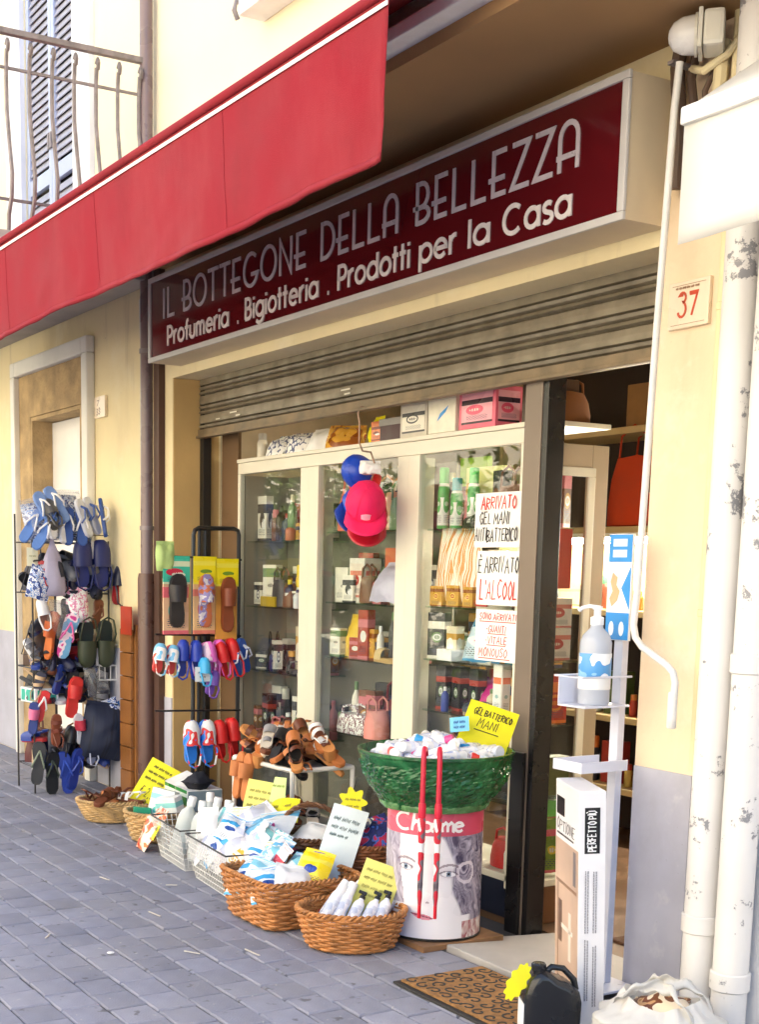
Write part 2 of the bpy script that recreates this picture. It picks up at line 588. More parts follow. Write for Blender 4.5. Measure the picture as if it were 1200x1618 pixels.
def letters(word, x0, x1, z0, h, y, font, widths, sw, m, parent, gap=0.12, t=0.008):
    """one mesh per letter, standing in the xz plane and facing -y"""
    tot = sum(widths[c] for c in word) + gap * (len(word) - 1)
    k = (x1 - x0) / tot
    x = x0
    for c in word:
        mb = MB()
        M = Matrix(((k, 0, 0, 0), (0, 0, -1, 0), (0, h, 0, 0), (0, 0, 0, 1)))
        for i, st in enumerate(font[c]):
            pts = [(p[0] * k, p[1] * h) for p in st]
            M = Matrix(((1, 0, 0, 0), (0, 0, -1, 0), (0, 1, 0, 0), (0, 0, 0, 1)))
            ribbon(mb, pts, sw, t + 0.0006 * i, M)
        mb.build('letter', m, parent, loc=(x, y, z0))
        x += (widths[c] + gap) * k


def hand(mb, text, x0, y0, w, h, sw, M, seed=0, t=0.0006, slant=0.12):
    """hand-written capitals fitted into w, baseline at y0"""
    rr = random.Random(seed)
    adv = [0.42 if c == ' ' else max(p[0] for s in HAND[c] for p in s) + 0.26 for c in text]
    k = w / sum(adv)
    x = x0
    for c, a in zip(text, adv):
        if c != ' ':
            dy = rr.uniform(-.06, .06) * h
            sy = rr.uniform(.9, 1.08)
            for i, st in enumerate(HAND[c]):
                pts = [(x + (p[0] + slant * p[1] + rr.uniform(-.03, .03)) * k, y0 + dy + (p[1] * sy + rr.uniform(-.03, .03)) * h) for p in st]
                ribbon(mb, pts, sw * rr.uniform(.8, 1.2), t + 0.00015 * i, M)
        x += a * k


def scribble(mb, x0, y0, w, h, sw, M, seed):
    rr = random.Random(seed)
    x = x0
    while x < x0 + w - h * .6:
        L = h * rr.uniform(1.2, 2.6)
        L = min(L, x0 + w - x)
        n = max(5, int(L / h * 6))
        pts = [(x + L * i / n, y0 + h * (0.5 + (0.5 if i % 2 else -0.5) * rr.uniform(.4, 1))) for i in range(n + 1)]
        ribbon(mb, pts, sw, 0.0006, M)
        x += L + h * 0.45

# ------------------------------------------------------------------ ground and pavement
asphalt = mat('asphalt', (0.09, 0.09, 0.1), rough=0.9, bump=0.4, bs=200)
mortar = mat('joint_grit', (0.13, 0.125, 0.13), rough=0.95, bump=0.6, bs=250, var=0.3, vs=20)
mb = MB()
mb.add([(-150, -150, -0.07), (150, -150, -0.07), (150, 150, -0.07), (-150, 150, -0.07)], [(0, 1, 2, 3)])
struct(mb.build('ground', asphalt))
mb = MB()
mb.box(-14, 6, -4.2, 0.02, -0.066, -0.009)
pavement = struct(mb.build('pavement', mortar))

paver_m = mat('paver_stone', (0.255, 0.258, 0.315), rough=0.8, var=0.12, vs=9, bump=0.35, bs=140, detail=8)
_nt = paver_m.node_tree
_b = _nt.nodes['Principled BSDF']
_oi = _nt.nodes.new('ShaderNodeObjectInfo')
_mr = _nt.nodes.new('ShaderNodeMapRange')
_mr.inputs['To Min'].default_value = 0.85
_mr.inputs['To Max'].default_value = 1.14
_mix = _nt.nodes.new('ShaderNodeMixRGB')
_mix.blend_type = 'MULTIPLY'
_mix.inputs[0].default_value = 1
_src = _b.inputs['Base Color'].links[0].from_socket
_nt.links.new(_oi.outputs['Random'], _mr.inputs['Value'])
_nt.links.new(_src, _mix.inputs[1])
_nt.links.new(_mr.outputs[0], _mix.inputs[2])
# pale dust and worn patches that run across the stones
_geo = _nt.nodes.new('ShaderNodeNewGeometry')
_n3 = _nt.nodes.new('ShaderNodeTexNoise')
_n3.inputs['Scale'].default_value = 2.2
_n3.inputs['Detail'].default_value = 8
_cr3 = _nt.nodes.new('ShaderNodeValToRGB')
_cr3.color_ramp.elements[0].position = 0.42
_cr3.color_ramp.elements[1].position = 0.72
_nt.links.new(_geo.outputs['Position'], _n3.inputs['Vector'])
_nt.links.new(_n3.outputs['Fac'], _cr3.inputs[0])
_mx3 = _nt.nodes.new('ShaderNodeMixRGB')
_ml = _nt.nodes.new('ShaderNodeMath')
_ml.operation = 'MULTIPLY'
_ml.inputs[1].default_value = 0.35
_nt.links.new(_cr3.outputs[0], _ml.inputs[0])
_nt.links.new(_ml.outputs[0], _mx3.inputs[0])
_nt.links.new(_mix.outputs[0], _mx3.inputs[1])
_mx3.inputs[2].default_value = (0.33, 0.31, 0.30, 1)
_src = _mx3.outputs[0]
for _sc, _lo, _hi, _amt, _c in ((1.3, .56, .72, .55, (.11, .10, .10)), (14, .64, .70, .7, (.08, .075, .075)), (32, .68, .72, .6, (.48, .46, .43))):   # oil stains, gum spots, pale grit
    _nn = _nt.nodes.new('ShaderNodeTexNoise')
    _nn.inputs['Scale'].default_value = _sc
    _nn.inputs['Detail'].default_value = 7
    _nt.links.new(_geo.outputs['Position'], _nn.inputs['Vector'])
    _rr = _nt.nodes.new('ShaderNodeMapRange')
    _rr.inputs['From Min'].default_value = _lo
    _rr.inputs['From Max'].default_value = _hi
    _rr.inputs['To Max'].default_value = _amt
    _nt.links.new(_nn.outputs['Fac'], _rr.inputs['Value'])
    _mm = _nt.nodes.new('ShaderNodeMixRGB')
    _nt.links.new(_rr.outputs[0], _mm.inputs[0])
    _nt.links.new(_src, _mm.inputs[1])
    _mm.inputs[2].default_value = (*_c, 1)
    _src = _mm.outputs[0]
_nt.links.new(_src, _b.inputs['Base Color'])

PX, PY = 0.163, 0.138
var_me = []
for k in range(8):
    q = MB()
    a, c = PX / 2 - 0.0025, PY / 2 - 0.0025
    j = lambda: rnd.uniform(-.0025, .0025)
    n = 0.005
    base = [(-a + j(), -c + j()), (a + j(), -c + j()), (a + j(), c + j()), (-a + j(), c + j())]
    top = [(x * (1 - n / a), y * (1 - n / c)) for x, y in base]
    q.v = [(x, y, -0.05) for x, y in base] + [(x, y, -0.005) for x, y in base] + [(x, y, rnd.uniform(-.0015, .0015)) for x, y in top]
    q.f = [(8, 9, 10, 11)] + [(i, (i + 1) % 4, 4 + (i + 1) % 4, 4 + i) for i in range(4)] + [(4 + i, 4 + (i + 1) % 4, 8 + (i + 1) % 4, 8 + i) for i in range(4)]
    me = q.mesh('paver')
    me.materials.append(paver_m)
    var_me.append(me)


def on_screen(p):
    d = Vector(p) - mw.translation
    z = d.dot(fwd)
    return (483.8 + 2113.7 * d.dot(right) / z, 1225.7 + 2113.7 * d.dot(down) / z, z) if z > 0.3 else (-9e9, -9e9, z)


slots = []
row = 0
y = -0.075
while y > -4.0:
    off = (row % 2) * PX / 2 + rnd.uniform(-.012, .012)
    x = -12 + off
    while x < 2.5:
        if not (-0.8 < x < 0.09 and y > -0.33):
            u, v, z = on_screen((x, y, 0))
            hidden = y > -0.28 and x < -0.7
            s_ = 0 if hidden or not (-30 < u < 1230 and v < 1660) else 1 / z
            slots.append((s_, x, y))
        x += PX
    y -= PY
    row += 1
slots.sort(reverse=True)
for k, (s_, x, y) in enumerate(slots[:300]):
    put('paver', var_me[k * 5 % 8], pavement, (x, y, rnd.uniform(-.003, .001)), (rnd.uniform(-.008, .008), rnd.uniform(-.008, .008), rnd.uniform(-.01, .01)))
q = MB()
for k, (s_, x, y) in enumerate(slots[300:]):
    me = var_me[k % 8]
    q.add([(v.co.x + x, v.co.y + y, v.co.z) for v in me.vertices], [tuple(p.vertices) for p in me.polygons])
struct(q.build('paver_field', paver_m, pavement), 'stuff')

# ------------------------------------------------------------------ the building
wall_m = mat('yellow_wall_paint', (0.82, 0.70, 0.43), rough=0.85, var=0.07, vs=1.6, bump=0.12, bs=45, detail=8)
reveal_m = mat('ochre_reveal_paint', (0.60, 0.40, 0.16), rough=0.85, var=0.1, vs=3, bump=0.12, bs=45)
upper_m = mat('brightened_wall_paint', (0.86, 0.78, 0.56), rough=0.85, var=0.05, vs=1.2, bump=0.1, bs=45)  # same yellow paint, paler because sky light is mixed into its colour
dado_m = mat('lilac_grey_dado_paint', (0.47, 0.47, 0.55), rough=0.75, var=0.1, vs=4, bump=0.12, bs=40)
weather(wall_m, [((0.52, 0.40, 0.22), .55, 1.1, (1, 1, .35), .52, .78), ((0.88, 0.80, 0.60), .5, 3.0, (1, 1, 1), .55, .72), ((0.35, 0.27, 0.16), .5, 7, (1, 1, .12), .60, .80), ((0.30, 0.24, 0.16), .8, 26, (1, 1, 1), .70, .74)])
weather(upper_m, [((0.66, 0.55, 0.36), .4, 1.2, (1, 1, .3), .54, .8)])
weather(dado_m, [((0.32, 0.31, 0.34), .6, 2.4, (1, 1, .5), .5, .75), ((0.62, 0.61, 0.63), .6, 9, (1, 1, 1), .60, .72), ((0.22, 0.20, 0.19), .7, 30, (1, 1, 1), .68, .73)])
trim_m = mat('white_trim_paint', (0.80, 0.79, 0.74), rough=0.7, var=0.06, vs=5, bump=0.08)
rough_m = mat('bare_brown_plaster', (0.44, 0.31, 0.16), rough=0.95, var=0.3, vs=7, bump=1.0, bs=38, detail=8)
stone_m = mat('grey_slab_stone', (0.42, 0.38, 0.35), rough=0.8, var=0.12, vs=5, bump=0.15)
marble_m = mat('white_marble_edge', (0.82, 0.84, 0.88), rough=0.5, var=0.08, vs=10)
iron_m = mat('grey_wrought_iron', (0.24, 0.21, 0.21), rough=0.5, metal=0.3, var=0.3, vs=15)

bld = thing('shop_building', 'yellow painted building with the open shop on its ground floor', 'building', (-1.9, 0.15, 0))
OB = Vector((1.9, -0.15, 0))       # child offset so that part coordinates stay in metres of the street


def bpart(name, mb, m, **kw):
    return mb.build(name, m, bld, loc=OB, **kw)


mb = MB()
wall_cells(mb, [-12, -6.155, -5.14, -3.76, 0.0], [-0.06, 2.44, 2.452, 3.06], 0, 0.3, [(-6.155, -5.14, -1, 2.44), (-3.76, 0, -1, 2.452)])
bpart('ground_floor_wall', mb, wall_m)
pier_m = mat('peach_pier_paint', (0.85, 0.675, 0.475), rough=0.85, var=0.08, vs=2.5, bump=0.18, bs=40, detail=8)
weather(pier_m, [((0.62, 0.46, 0.28), .5, 1.6, (1, 1, .3), .5, .75), ((0.90, 0.80, 0.64), .5, 5, (1, 1, 1), .56, .7), ((0.40, 0.30, 0.2), .7, 30, (1, 1, 1), .67, .72)])
bpart('pier', MB().box(0.0, 0.262, 0, 0.3, -0.06, 3.06), pier_m)
mb = MB()
wall_cells(mb, [-12, -6.23, -5.22, 0.262, 0.9], [3.06, 5.6, 9.0], 0, 0.3, [(-6.23, -5.22, 3.0, 5.6)])
bpart('upper_wall', mb, upper_m)
mb = MB()
mb.box(-12, 0.9, 0.3, 9, 8.8, 9.0)
mb.box(-12, -11.7, 0.3, 9, 0, 8.8)
mb.box(0.6, 0.9, 0.3, 9, 3.06, 8.8)
mb.box(-11.7, 0.6, 8.7, 9, 0, 8.8)
bpart('rear_walls', mb, upper_m)
mb = MB()
mb.box(-12.4, 1.1, -0.45, 9.2, 9.0, 9.25)
bpart('roof', mb, mat('terracotta_roof', (0.4, 0.17, 0.09), rough=0.9))
# ochre reveals of the shop opening, 3 mm proud of the wall thickness
mb = MB()
mb.box(-3.759, -3.752, 0.004, 0.285, 0, 2.45)
bpart('opening_reveal', mb, reveal_m)
mb = MB()
mb.box(-3.70, -3.50, 0.281, 0.30, -0.03, 2.3)
bpart('inner_jamb', mb, mat('brown_jamb_paint', (0.16, 0.09, 0.04), rough=0.7))
mb = MB()
mb.box(-12, -6.494, -0.006, 0.0, 0, 0.9)
mb.box(-4.94, -4.10, -0.006, 0.0, 0, 0.9)
bpart('dado', mb, dado_m)
mb = MB()
mb.box(-3.86, -3.762, -0.006, 0.0, 0, 0.66)
bpart('dado', mb, dado_m)
mb = MB()
mb.box(0.002, 0.262, -0.006, 0.0, -0.01, 0.78)
bpart('dado', mb, dado_m)
# the walled doorway at the left, bare plaster inside a white moulding
mb = MB()
wall_cells(mb, [-6.40, -6.155, -5.14, -5.045], [0, 2.44, 2.735], -0.02, -0.001, [(-6.155, -5.14, -1, 2.44)])
mb.box(-6.153, -6.12, -0.018, 0.155, 0, 2.436)
mb.box(-5.175, -5.142, -0.018, 0.155, 0, 2.436)
mb.box(-6.12, -5.175, -0.018, 0.155, 2.41, 2.436)
bpart('doorway_plaster', mb, rough_m)
mb = MB()
wall_cells(mb, [-6.49, -6.402, -5.043, -4.945], [0, 2.737, 2.84], -0.06, -0.001, [(-6.402, -5.043, -1, 2.737)])
bpart('doorway_moulding', mb, trim_m, bevel=0.012)
mb = MB()
mb.box(-6.118, -5.177, 0.13, 0.165, 0.0, 2.405)
dr = bpart('door', mb, mat('white_door_sheet', (0.85, 0.84, 0.82), rough=0.5, var=0.04))
mb = MB()
mb.box(-5.50, -5.48, 0.122, 0.1295, 2.07, 2.13)
mb.build('door_mark', pl((150, 60, 50)), dr)

# upstairs french window with louvred shutters
mb = MB()
mb.box(-6.555, -6.232, -0.035, -0.001, 3.16, 5.9)
mb.box(-5.218, -4.92, -0.035, -0.001, 3.16, 5.9)
mb.box(-6.232, -5.218, -0.035, -0.001, 5.6, 5.9)
bpart('window_surround', mb, mat('bluish_white_trim', (0.74, 0.76, 0.82), rough=0.7, var=0.05))
shut_m = mat('pale_lilac_shutter_paint', (0.42, 0.49, 0.70), rough=0.5, var=0.06)
slat_m = mat('shutter_slat_paint', (0.40, 0.41, 0.50), rough=0.5, var=0.1)
mb = MB()
mb.box(-6.23, -5.22, 0.2, 0.22, 3.1, 5.6)
bpart('shade_sheet_behind_shutters', mb, mat('painted_room_shade', (0.015, 0.012, 0.02), rough=0.9))  # near-black sheet, painted to stand for the shade of the unlit room
sl = MB()
sl.box(-0.215, 0.215, -0.03, 0.03, -0.003, 0.003)
slat_me = sl.mesh('slat')
slat_me.materials.append(slat_m)
for x0 in (-6.225, -5.722):
    x1 = x0 + 0.497
    f = MB()
    for a in (x0, x1 - 0.055):
        f.box(a, a + 0.055, 0.01, 0.05, 3.12, 5.58)
    for z in (3.12, 3.93, 5.53):
        f.box(x0 + 0.055, x1 - 0.055, 0.012, 0.048, z, z + (0.1 if z < 5 else 0.05))
    leaf = bpart('shutter_leaf', f, shut_m, bevel=0.003)
    z = 3.25
    while z < 5.5:
        if not 3.90 < z < 4.05:
            put('slat', slat_me, leaf, ((x0 + x1) / 2, 0.03, z), (R(68), 0, 0)).scale.x = 0.9
        z += 0.052
    h = MB()
    h.box(x0 + (0.46 if x0 < -6 else 0.0), x0 + (0.49 if x0 < -6 else 0.03), -0.01, 0.009, 4.14, 4.24)
    h.build('latch', iron_m, leaf, bevel=0.004)

# balcony slab at the left and the canopy slab over the shop
mb = MB()
mb.box(-9, -3.97, -0.92, -0.001, 3.0, 3.1)
mb.box(-9, -3.94, -0.95, -0.001, 3.1, 3.16)
bpart('balcony_slab', mb, stone_m, bevel=0.008)
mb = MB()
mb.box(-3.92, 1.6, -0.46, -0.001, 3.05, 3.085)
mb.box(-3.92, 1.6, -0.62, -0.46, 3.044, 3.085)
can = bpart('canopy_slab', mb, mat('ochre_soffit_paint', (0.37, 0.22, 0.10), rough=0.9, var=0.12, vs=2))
mb = MB()
mb.box(-3.92, 1.6, -0.70, -0.001, 3.086, 3.13)
mb.build('slab_edge', marble_m, can, bevel=0.006)
mb = MB()
mb.box(-2.72, -1.5, -0.14, -0.001, 3.97, 4.06)
bpart('window_sill', mb, marble_m, bevel=0.006)
mb = MB()
mb.tube([(-2.88, 0, 4.10), (-2.88, -0.07, 4.10), (-2.88, -0.08, 4.06), (-2.88, -0.06, 4.02)], 0.012, 6)
mb.box(-2.80, -2.74, -0.05, -0.001, 4.08, 4.10)
bpart('shutter_hook', mb, iron_m)

# balcony end railing: belly bars with curled heads
rail = thing('balcony_railing', 'grey wrought iron railing with belly shaped bars closing the balcony end', 'railing', (-4.0, -0.9, 3.16))
mb = MB()
mb.box(-0.02, 0.02, -0.03, 0.86, 0.985, 1.015)
mb.box(-2.6, -0.021, -0.03, 0.01, 0.985, 1.015)
mb.build('handrail', iron_m, rail, bevel=0.004)
for z in (0.815, 0.16):
    mb = MB()
    mb.box(-0.006, 0.006, -0.012, 0.86, z, z + 0.014)
    mb.box(-2.6, -0.007, -0.012, 0.0, z, z + 0.014)
    mb.build('cross_rail', iron_m, rail)
mb = MB()
mb.tube([(0.012, 0, 0.93), (0.03, 0, 0.95), (0.04, 0, 0.93), (0.03, 0, 0.90), (0.014, 0, 0.91), (0.0, 0, 0.8), (0.0, 0, 0.62), (0.035, 0, 0.45), (0.075, 0, 0.28), (0.06, 0, 0.17), (0.01, 0, 0.09), (0, 0, 0.0)], 0.0115, 6)
bar_me = mb.mesh('bar', smooth=True)
bar_me.materials.append(iron_m)
for k in range(7):
    put('bar', bar_me, rail, (0, 0.05 + 0.125 * k, 0))
for k in range(18):
    put('bar', bar_me, rail, (-0.13 - 0.13 * k, 0, 0), (0, 0, R(-90)))

# ------------------------------------------------------------------ neighbouring wall on the right
nb = thing('neighbouring_building', 'white rendered wall of the neighbouring house behind the two downpipes', 'building', (2, 0.15, 0))
mb = MB()
mb.box(0.264, 7, 0.002, 0.3, -0.06, 3.09)
mb.build('wall', mat('white_render', (0.72, 0.72, 0.74), rough=0.85, var=0.08, vs=3, bump=0.3, bs=30), nb, loc=(-2, -0.15, 0))
mb = MB()
mb.box(0.902, 7, 0.002, 0.3, 3.1, 8.0)
mb.box(0.902, 7, 0.3, 9, 7.8, 8.0)
mb.build('upper_wall', trim_m, nb, loc=(-2, -0.15, 0))

# ------------------------------------------------------------------ roller shutter
steel = mat('galvanised_shutter_steel', (0.285, 0.245, 0.175), rough=0.45, metal=0.3, col2=(0.18, 0.15, 0.105), ramp=(0.35, 0.7), vs=9, bump=0.12, bs=35, detail=9)
rs = thing('roller_shutter', 'half raised dull galvanised roller shutter above the shop opening', 'shutter', (-1.9, 0.17, 2.13))


def slat_profile(z0, z1):
    h = z1 - z0
    return [(0.004, z0), (-0.012, z0 + .008), (-0.016, z0 + .02), (0.006, z0 + .026), (-0.012, z0 + .031), (-0.012, z0 + h * .5), (-0.010, z1 - .03), (0.004, z1 - .024), (-0.016, z1 - .016), (-0.010, z1 - .004), (0.004, z1)]


zz = [0.05, 0.155, 0.26, 0.365]
for z0, z1 in zip(zz[:-1], zz[1:]):
    pr = slat_profile(z0, z1)
    mb = MB()
    mb.grid(2, len(pr), lambda u, v, pr=pr: (-1.845 + 3.76 * u, *pr[round(v * (len(pr) - 1))]), thick=0.003)
    mb.build('slat', steel, rs)
mb = MB()
mb.box(-1.85, 1.92, -0.02, 0.012, 0.0, 0.048)
mb.box(-1.85, 1.92, -0.032, -0.021, 0.0, 0.014)
mb.build('bottom_rail', mat('brown_grimy_rail', (0.22, 0.165, 0.10), rough=0.55, metal=0.3, var=0.3, vs=12), rs, bevel=0.003)
mb = MB()
for k, x in enumerate((-1.62, -1.45, -1.38, -.3, -.27)):
    mb.box(x, x + .05 + .03 * (k % 2), -0.0205, -0.019, .085 + .02 * (k % 2), .092 + .02 * (k % 2))
struct(mb.build('scuff', pl((225, 220, 200)), rs), 'stuff')
gd = tag(MB().box(-3.752, -3.705, 0.165, 0.215, -0.02, 2.44).build('shutter_guide', mat('dark_guide_metal', (0.03, 0.025, 0.02), rough=0.5, metal=0.5), bevel=0.003),
         'dark vertical guide rail of the roller shutter at the left jamb', 'guide rail')

# ------------------------------------------------------------------ shop sign
sg = thing('shop_sign', 'long maroon box sign with silver lettering over the shop', 'sign', (-1.815, -0.095, 2.50))
LS = Vector((1.815, 0.095, -2.50))
cream = mat('cream_sheet_metal', (0.66, 0.55, 0.38), rough=0.6, var=0.08, vs=4)
alu = mat('silver_sign_frame', (0.60, 0.58, 0.56), rough=0.5, metal=0.1, var=0.05, rvar=0.03)
mar = mat('maroon_sign_panel', (0.095, 0.006, 0.009), rough=0.1, var=0.05, vs=2, coat=0.3, rvar=0.03)
MB().box(-3.645, 0.018, -0.185, -0.003, 2.502, 2.933).build('housing', cream, sg, loc=LS)
MB().box(-3.625, -0.002, -0.190, -0.1855, 2.524, 2.913).build('panel', mar, sg, loc=LS)
for a in ((-3.65, 0.022, 2.50, 2.526), (-3.65, 0.022, 2.911, 2.937), (-3.65, -3.622, 2.5262, 2.9108), (-0.008, 0.022, 2.5262, 2.9108)):
    MB().box(a[0], a[1], -0.199, -0.1852, a[2], a[3]).build('frame_bar', alu, sg, loc=LS, bevel=0.004)
silver = mat('silver_letter_film', (0.66, 0.61, 0.64), rough=0.35, metal=0.15, var=0.08, vs=30)
pale = mat('pale_letter_film', (0.78, 0.72, 0.69), rough=0.4, var=0.08, vs=30)
for w, a, b in (('IL', -3.465, -3.313), ('BOTTEGONE', -3.215, -1.945), ('DELLA', -1.832, -1.234), ('BELLEZZA', -1.125, -0.195)):
    letters(w, LS.x + a, LS.x + b, LS.z + 2.706, 0.152, LS.y - 0.1905, DECO, DW, 0.0165, silver, sg, gap=0.1, t=0.004)
for w, a, b in (('Profumeria', -3.408, -2.69), ('.', -2.60, -2.585), ('Bigiotteria', -2.52, -1.84), ('.', -1.765, -1.75), ('Prodotti', -1.682, -1.15), ('per', -1.086, -0.85), ('la', -0.782, -0.655), ('Casa', -0.584, -0.226)):
    letters(w, LS.x + a, LS.x + b, LS.z + 2.562, 0.098, LS.y - 0.1905, GEO, GW, 0.0155, pale, sg, gap=0.09, t=0.004)

# ------------------------------------------------------------------ red awning
aw = thing('red_awning', 'red fabric awning with deep hanging valance in front of the sign', 'awning', (-2.2, -1.05, 2.98))
red = mat('red_awning_cloth', (0.33, 0.011, 0.026), rough=0.85, var=0.06, vs=3, bump=0.15, bs=300, trans=0.16)
AX0, AX1 = -3.6, 2.18
rr = random.Random(3)
ph = [rr.uniform(0, 6) for _ in range(6)]


def valance(u, v):
    x = AX0 + (AX1 - AX0) * u
    d = v
    fold = 0.012 * noise.noise(Vector((x * 2.2 + d * 1.5, d * 2, 4))) + 0.007 * noise.noise(Vector((x * 7 + d * 4, d * 3, 9))) + 0.005 * math.sin(x * 4.3 + ph[0]) + 0.005 * math.sin(x * 9.1 + ph[1]) + 0.003 * math.sin(x * 23 + ph[2] + d)
    edge = max(0, (u - 0.86) / 0.14)
    yy = d * d * fold * 1.0 + d * 0.02 + edge * d * 0.02 * math.sin(9 * edge)
    xx = x - 0.06 * d * edge ** 2
    hh = 0.43 + 0.004 * math.sin(x * 3.1) - 0.02 * edge * d
    return (xx, yy, -0.005 - d * hh)


mb = MB()
mb.grid(160, 14, valance, thick=0.0015)
weather(red, [((0.42, 0.06, 0.07), .5, 2.2, (1, 1, .35), .5, .75), ((0.20, 0.008, 0.016), .5, 3.2, (1, 1, .4), .54, .78)])
va = mb.build('valance', red, aw, smooth='full')
for xs in (-2.45, -1.25, -0.05, 1.15):
    MB().grid(2, 10, lambda u, v, xs=xs: tuple(Vector(valance((xs + .006 * u - AX0) / (AX1 - AX0), v)) + Vector((0, -.0018, 0))), thick=.001).build('seam', red, va, smooth='full')
MB().grid(160, 2, lambda u, v: tuple(Vector(valance(u, .945 + .05 * v)) + Vector((0, -.0025, 0))), thick=.0018).build('hem', red, va, smooth='full')
mb = MB()
mb.grid(160, 2, lambda u, v: (AX0 + (AX1 - AX0) * u, -0.004, -0.016 - 0.013 * v), thick=0.002)
mb.build('white_piping', mat('white_tape', (0.85, 0.83, 0.78), rough=0.7), va)
mb = MB()
mb.tube([(AX0, -0.001, 0.012), (AX1, -0.001, 0.012)], 0.017, 10)
mb.build('front_bar', red, aw, smooth=True)
mb = MB()
mb.grid(40, 10, lambda u, v: (AX0 + (AX1 - AX0) * u, 0.0 + 0.95 * v, 0.026 + 0.58 * v - 0.02 * math.sin(v * math.pi)), thick=0.0015)
mb.build('canopy_cloth', red, aw, smooth='full')
for x in (-2.6, 1.6):
    mb = MB()
    mb.tube([(x, 0.03, -0.02), (x - 0.25, 0.40, 0.16), (x, 0.93, 0.5)], 0.016, 8)
    mb.build('folding_arm', alu, aw, smooth=True)
mb = MB()
mb.box(AX0, AX1, 0.93, 1.045, 0.48, 0.64)
mb.build('wall_cassette', trim_m, aw, bevel=0.01)

# ------------------------------------------------------------------ white awning of the shop next door
wa = thing('white_awning', 'white awning of the next shop cut by the right picture edge', 'awning', (1.6, -0.3, 2.25))
wc = mat('white_awning_cloth', (0.84, 0.83, 0.80), rough=0.75, var=0.03, vs=4, trans=0.25)
mb = MB()
mb.grid(30, 8, lambda u, v: (-0.93 + 2.6 * u, -0.30 + 0.012 * math.sin(u * 40) * v, 0.29 - 0.29 * v + 0.006 * math.sin(u * 25)), thick=0.002)
mb.build('valance', wc, wa, smooth='full')
mb = MB()
mb.box(-0.935, 1.67, -0.315, -0.27, 0.285, 0.33)
mb.build('front_bar', mat('white_bar_paint', (0.8, 0.79, 0.76), rough=0.4), wa, bevel=0.008)
mb = MB()
mb.grid(8, 6, lambda u, v: (-0.93 + 2.6 * u, -0.29 + 0.54 * v, 0.332 + 0.36 * v), thick=0.002)
mb.build('canopy_cloth', wc, wa, smooth='full')
mb = MB()
mb.grid(8, 6, lambda u, v: (-0.932, -0.29 + 0.54 * u * (1), 0.33 + 0.36 * u - 0.04 * v * (1 - u)), thick=0.002)
mb.build('side_flap', wc, wa)
MB().box(-0.85, 1.67, 0.17, 0.29, 0.55, 0.78).build('wall_cassette', trim_m, wa, bevel=0.01)

# ------------------------------------------------------------------ pipes, cables, lamp, plates
def chip_mat(name, base, under, scale=5.2):
    m = mat(name, base, rough=0.4, var=0.05, vs=3)
    nt = m.node_tree
    b = nt.nodes['Principled BSDF']
    tc = [n for n in nt.nodes if n.type == 'TEX_COORD'][0]
    nz = nt.nodes.new('ShaderNodeTexNoise')
    nz.inputs['Scale'].default_value = scale
    nz.inputs['Detail'].default_value = 9
    nz.inputs['Roughness'].default_value = 0.72
    nt.links.new(tc.outputs['Object'], nz.inputs['Vector'])
    cr = nt.nodes.new('ShaderNodeValToRGB')
    cr.color_ramp.elements[0].position = 0.580
    cr.color_ramp.elements[1].position = 0.596
    nt.links.new(nz.outputs['Fac'], cr.inputs[0])
    mx = nt.nodes.new('ShaderNodeMixRGB')
    src = b.inputs['Base Color'].links[0].from_socket
    nt.links.new(cr.outputs[0], mx.inputs[0])
    nt.links.new(src, mx.inputs[1])
    mx.inputs[2].default_value = (*under, 1)
    nt.links.new(mx.outputs[0], b.inputs['Base Color'])
    bp = nt.nodes.new('ShaderNodeBump')
    bp.invert = True
    bp.inputs['Strength'].default_value = 0.6
    bp.inputs['Distance'].default_value = 0.002
    nt.links.new(cr.outputs[0], bp.inputs['Height'])
    nt.links.new(bp.outputs[0], b.inputs['Normal'])
    return m


chip = chip_mat('chipped_white_pipe_paint', (0.76, 0.74, 0.72), (0.27, 0.27, 0.29))
for x, lab, zj in ((0.405, 'chipped white downpipe beside the yellow pier with the number tile', (2.6, 0.35)), (0.535, 'outer chipped white downpipe with a collar, at the right picture edge', (1.17, 0.2))):
    dp = thing('downpipe', lab, 'pipe', (x, -0.075, -0.01), (0, 0, R(900 * x)), group='white downpipes on the right')
    MB().lathe([(0.054, 0), (0.054, 3.1)], 24).build('pipe', chip, dp, smooth=True)
    for z in zj:
        MB().lathe([(0.0555, z - .03), (0.061, z - .026), (0.061, z + .026), (0.0555, z + .03)], 24, caps=False).build('collar', chip, dp, smooth=True)
cd = thing('conduit', 'thin yellow painted conduit running up the right edge of the pier', 'conduit', (0.285, -0.02, 0.8))
MB().lathe([(0.018, 0), (0.018, 2.29)], 12).build('tube', wall_m, cd, smooth=True)
for z in (0.5, 1.42, 1.85):
    MB().lathe([(0.0182, z - .012), (0.0215, z - .01), (0.0215, z + .01), (0.0182, z + .012)], 12, caps=False).build('clip', wall_m, cd, smooth=True)

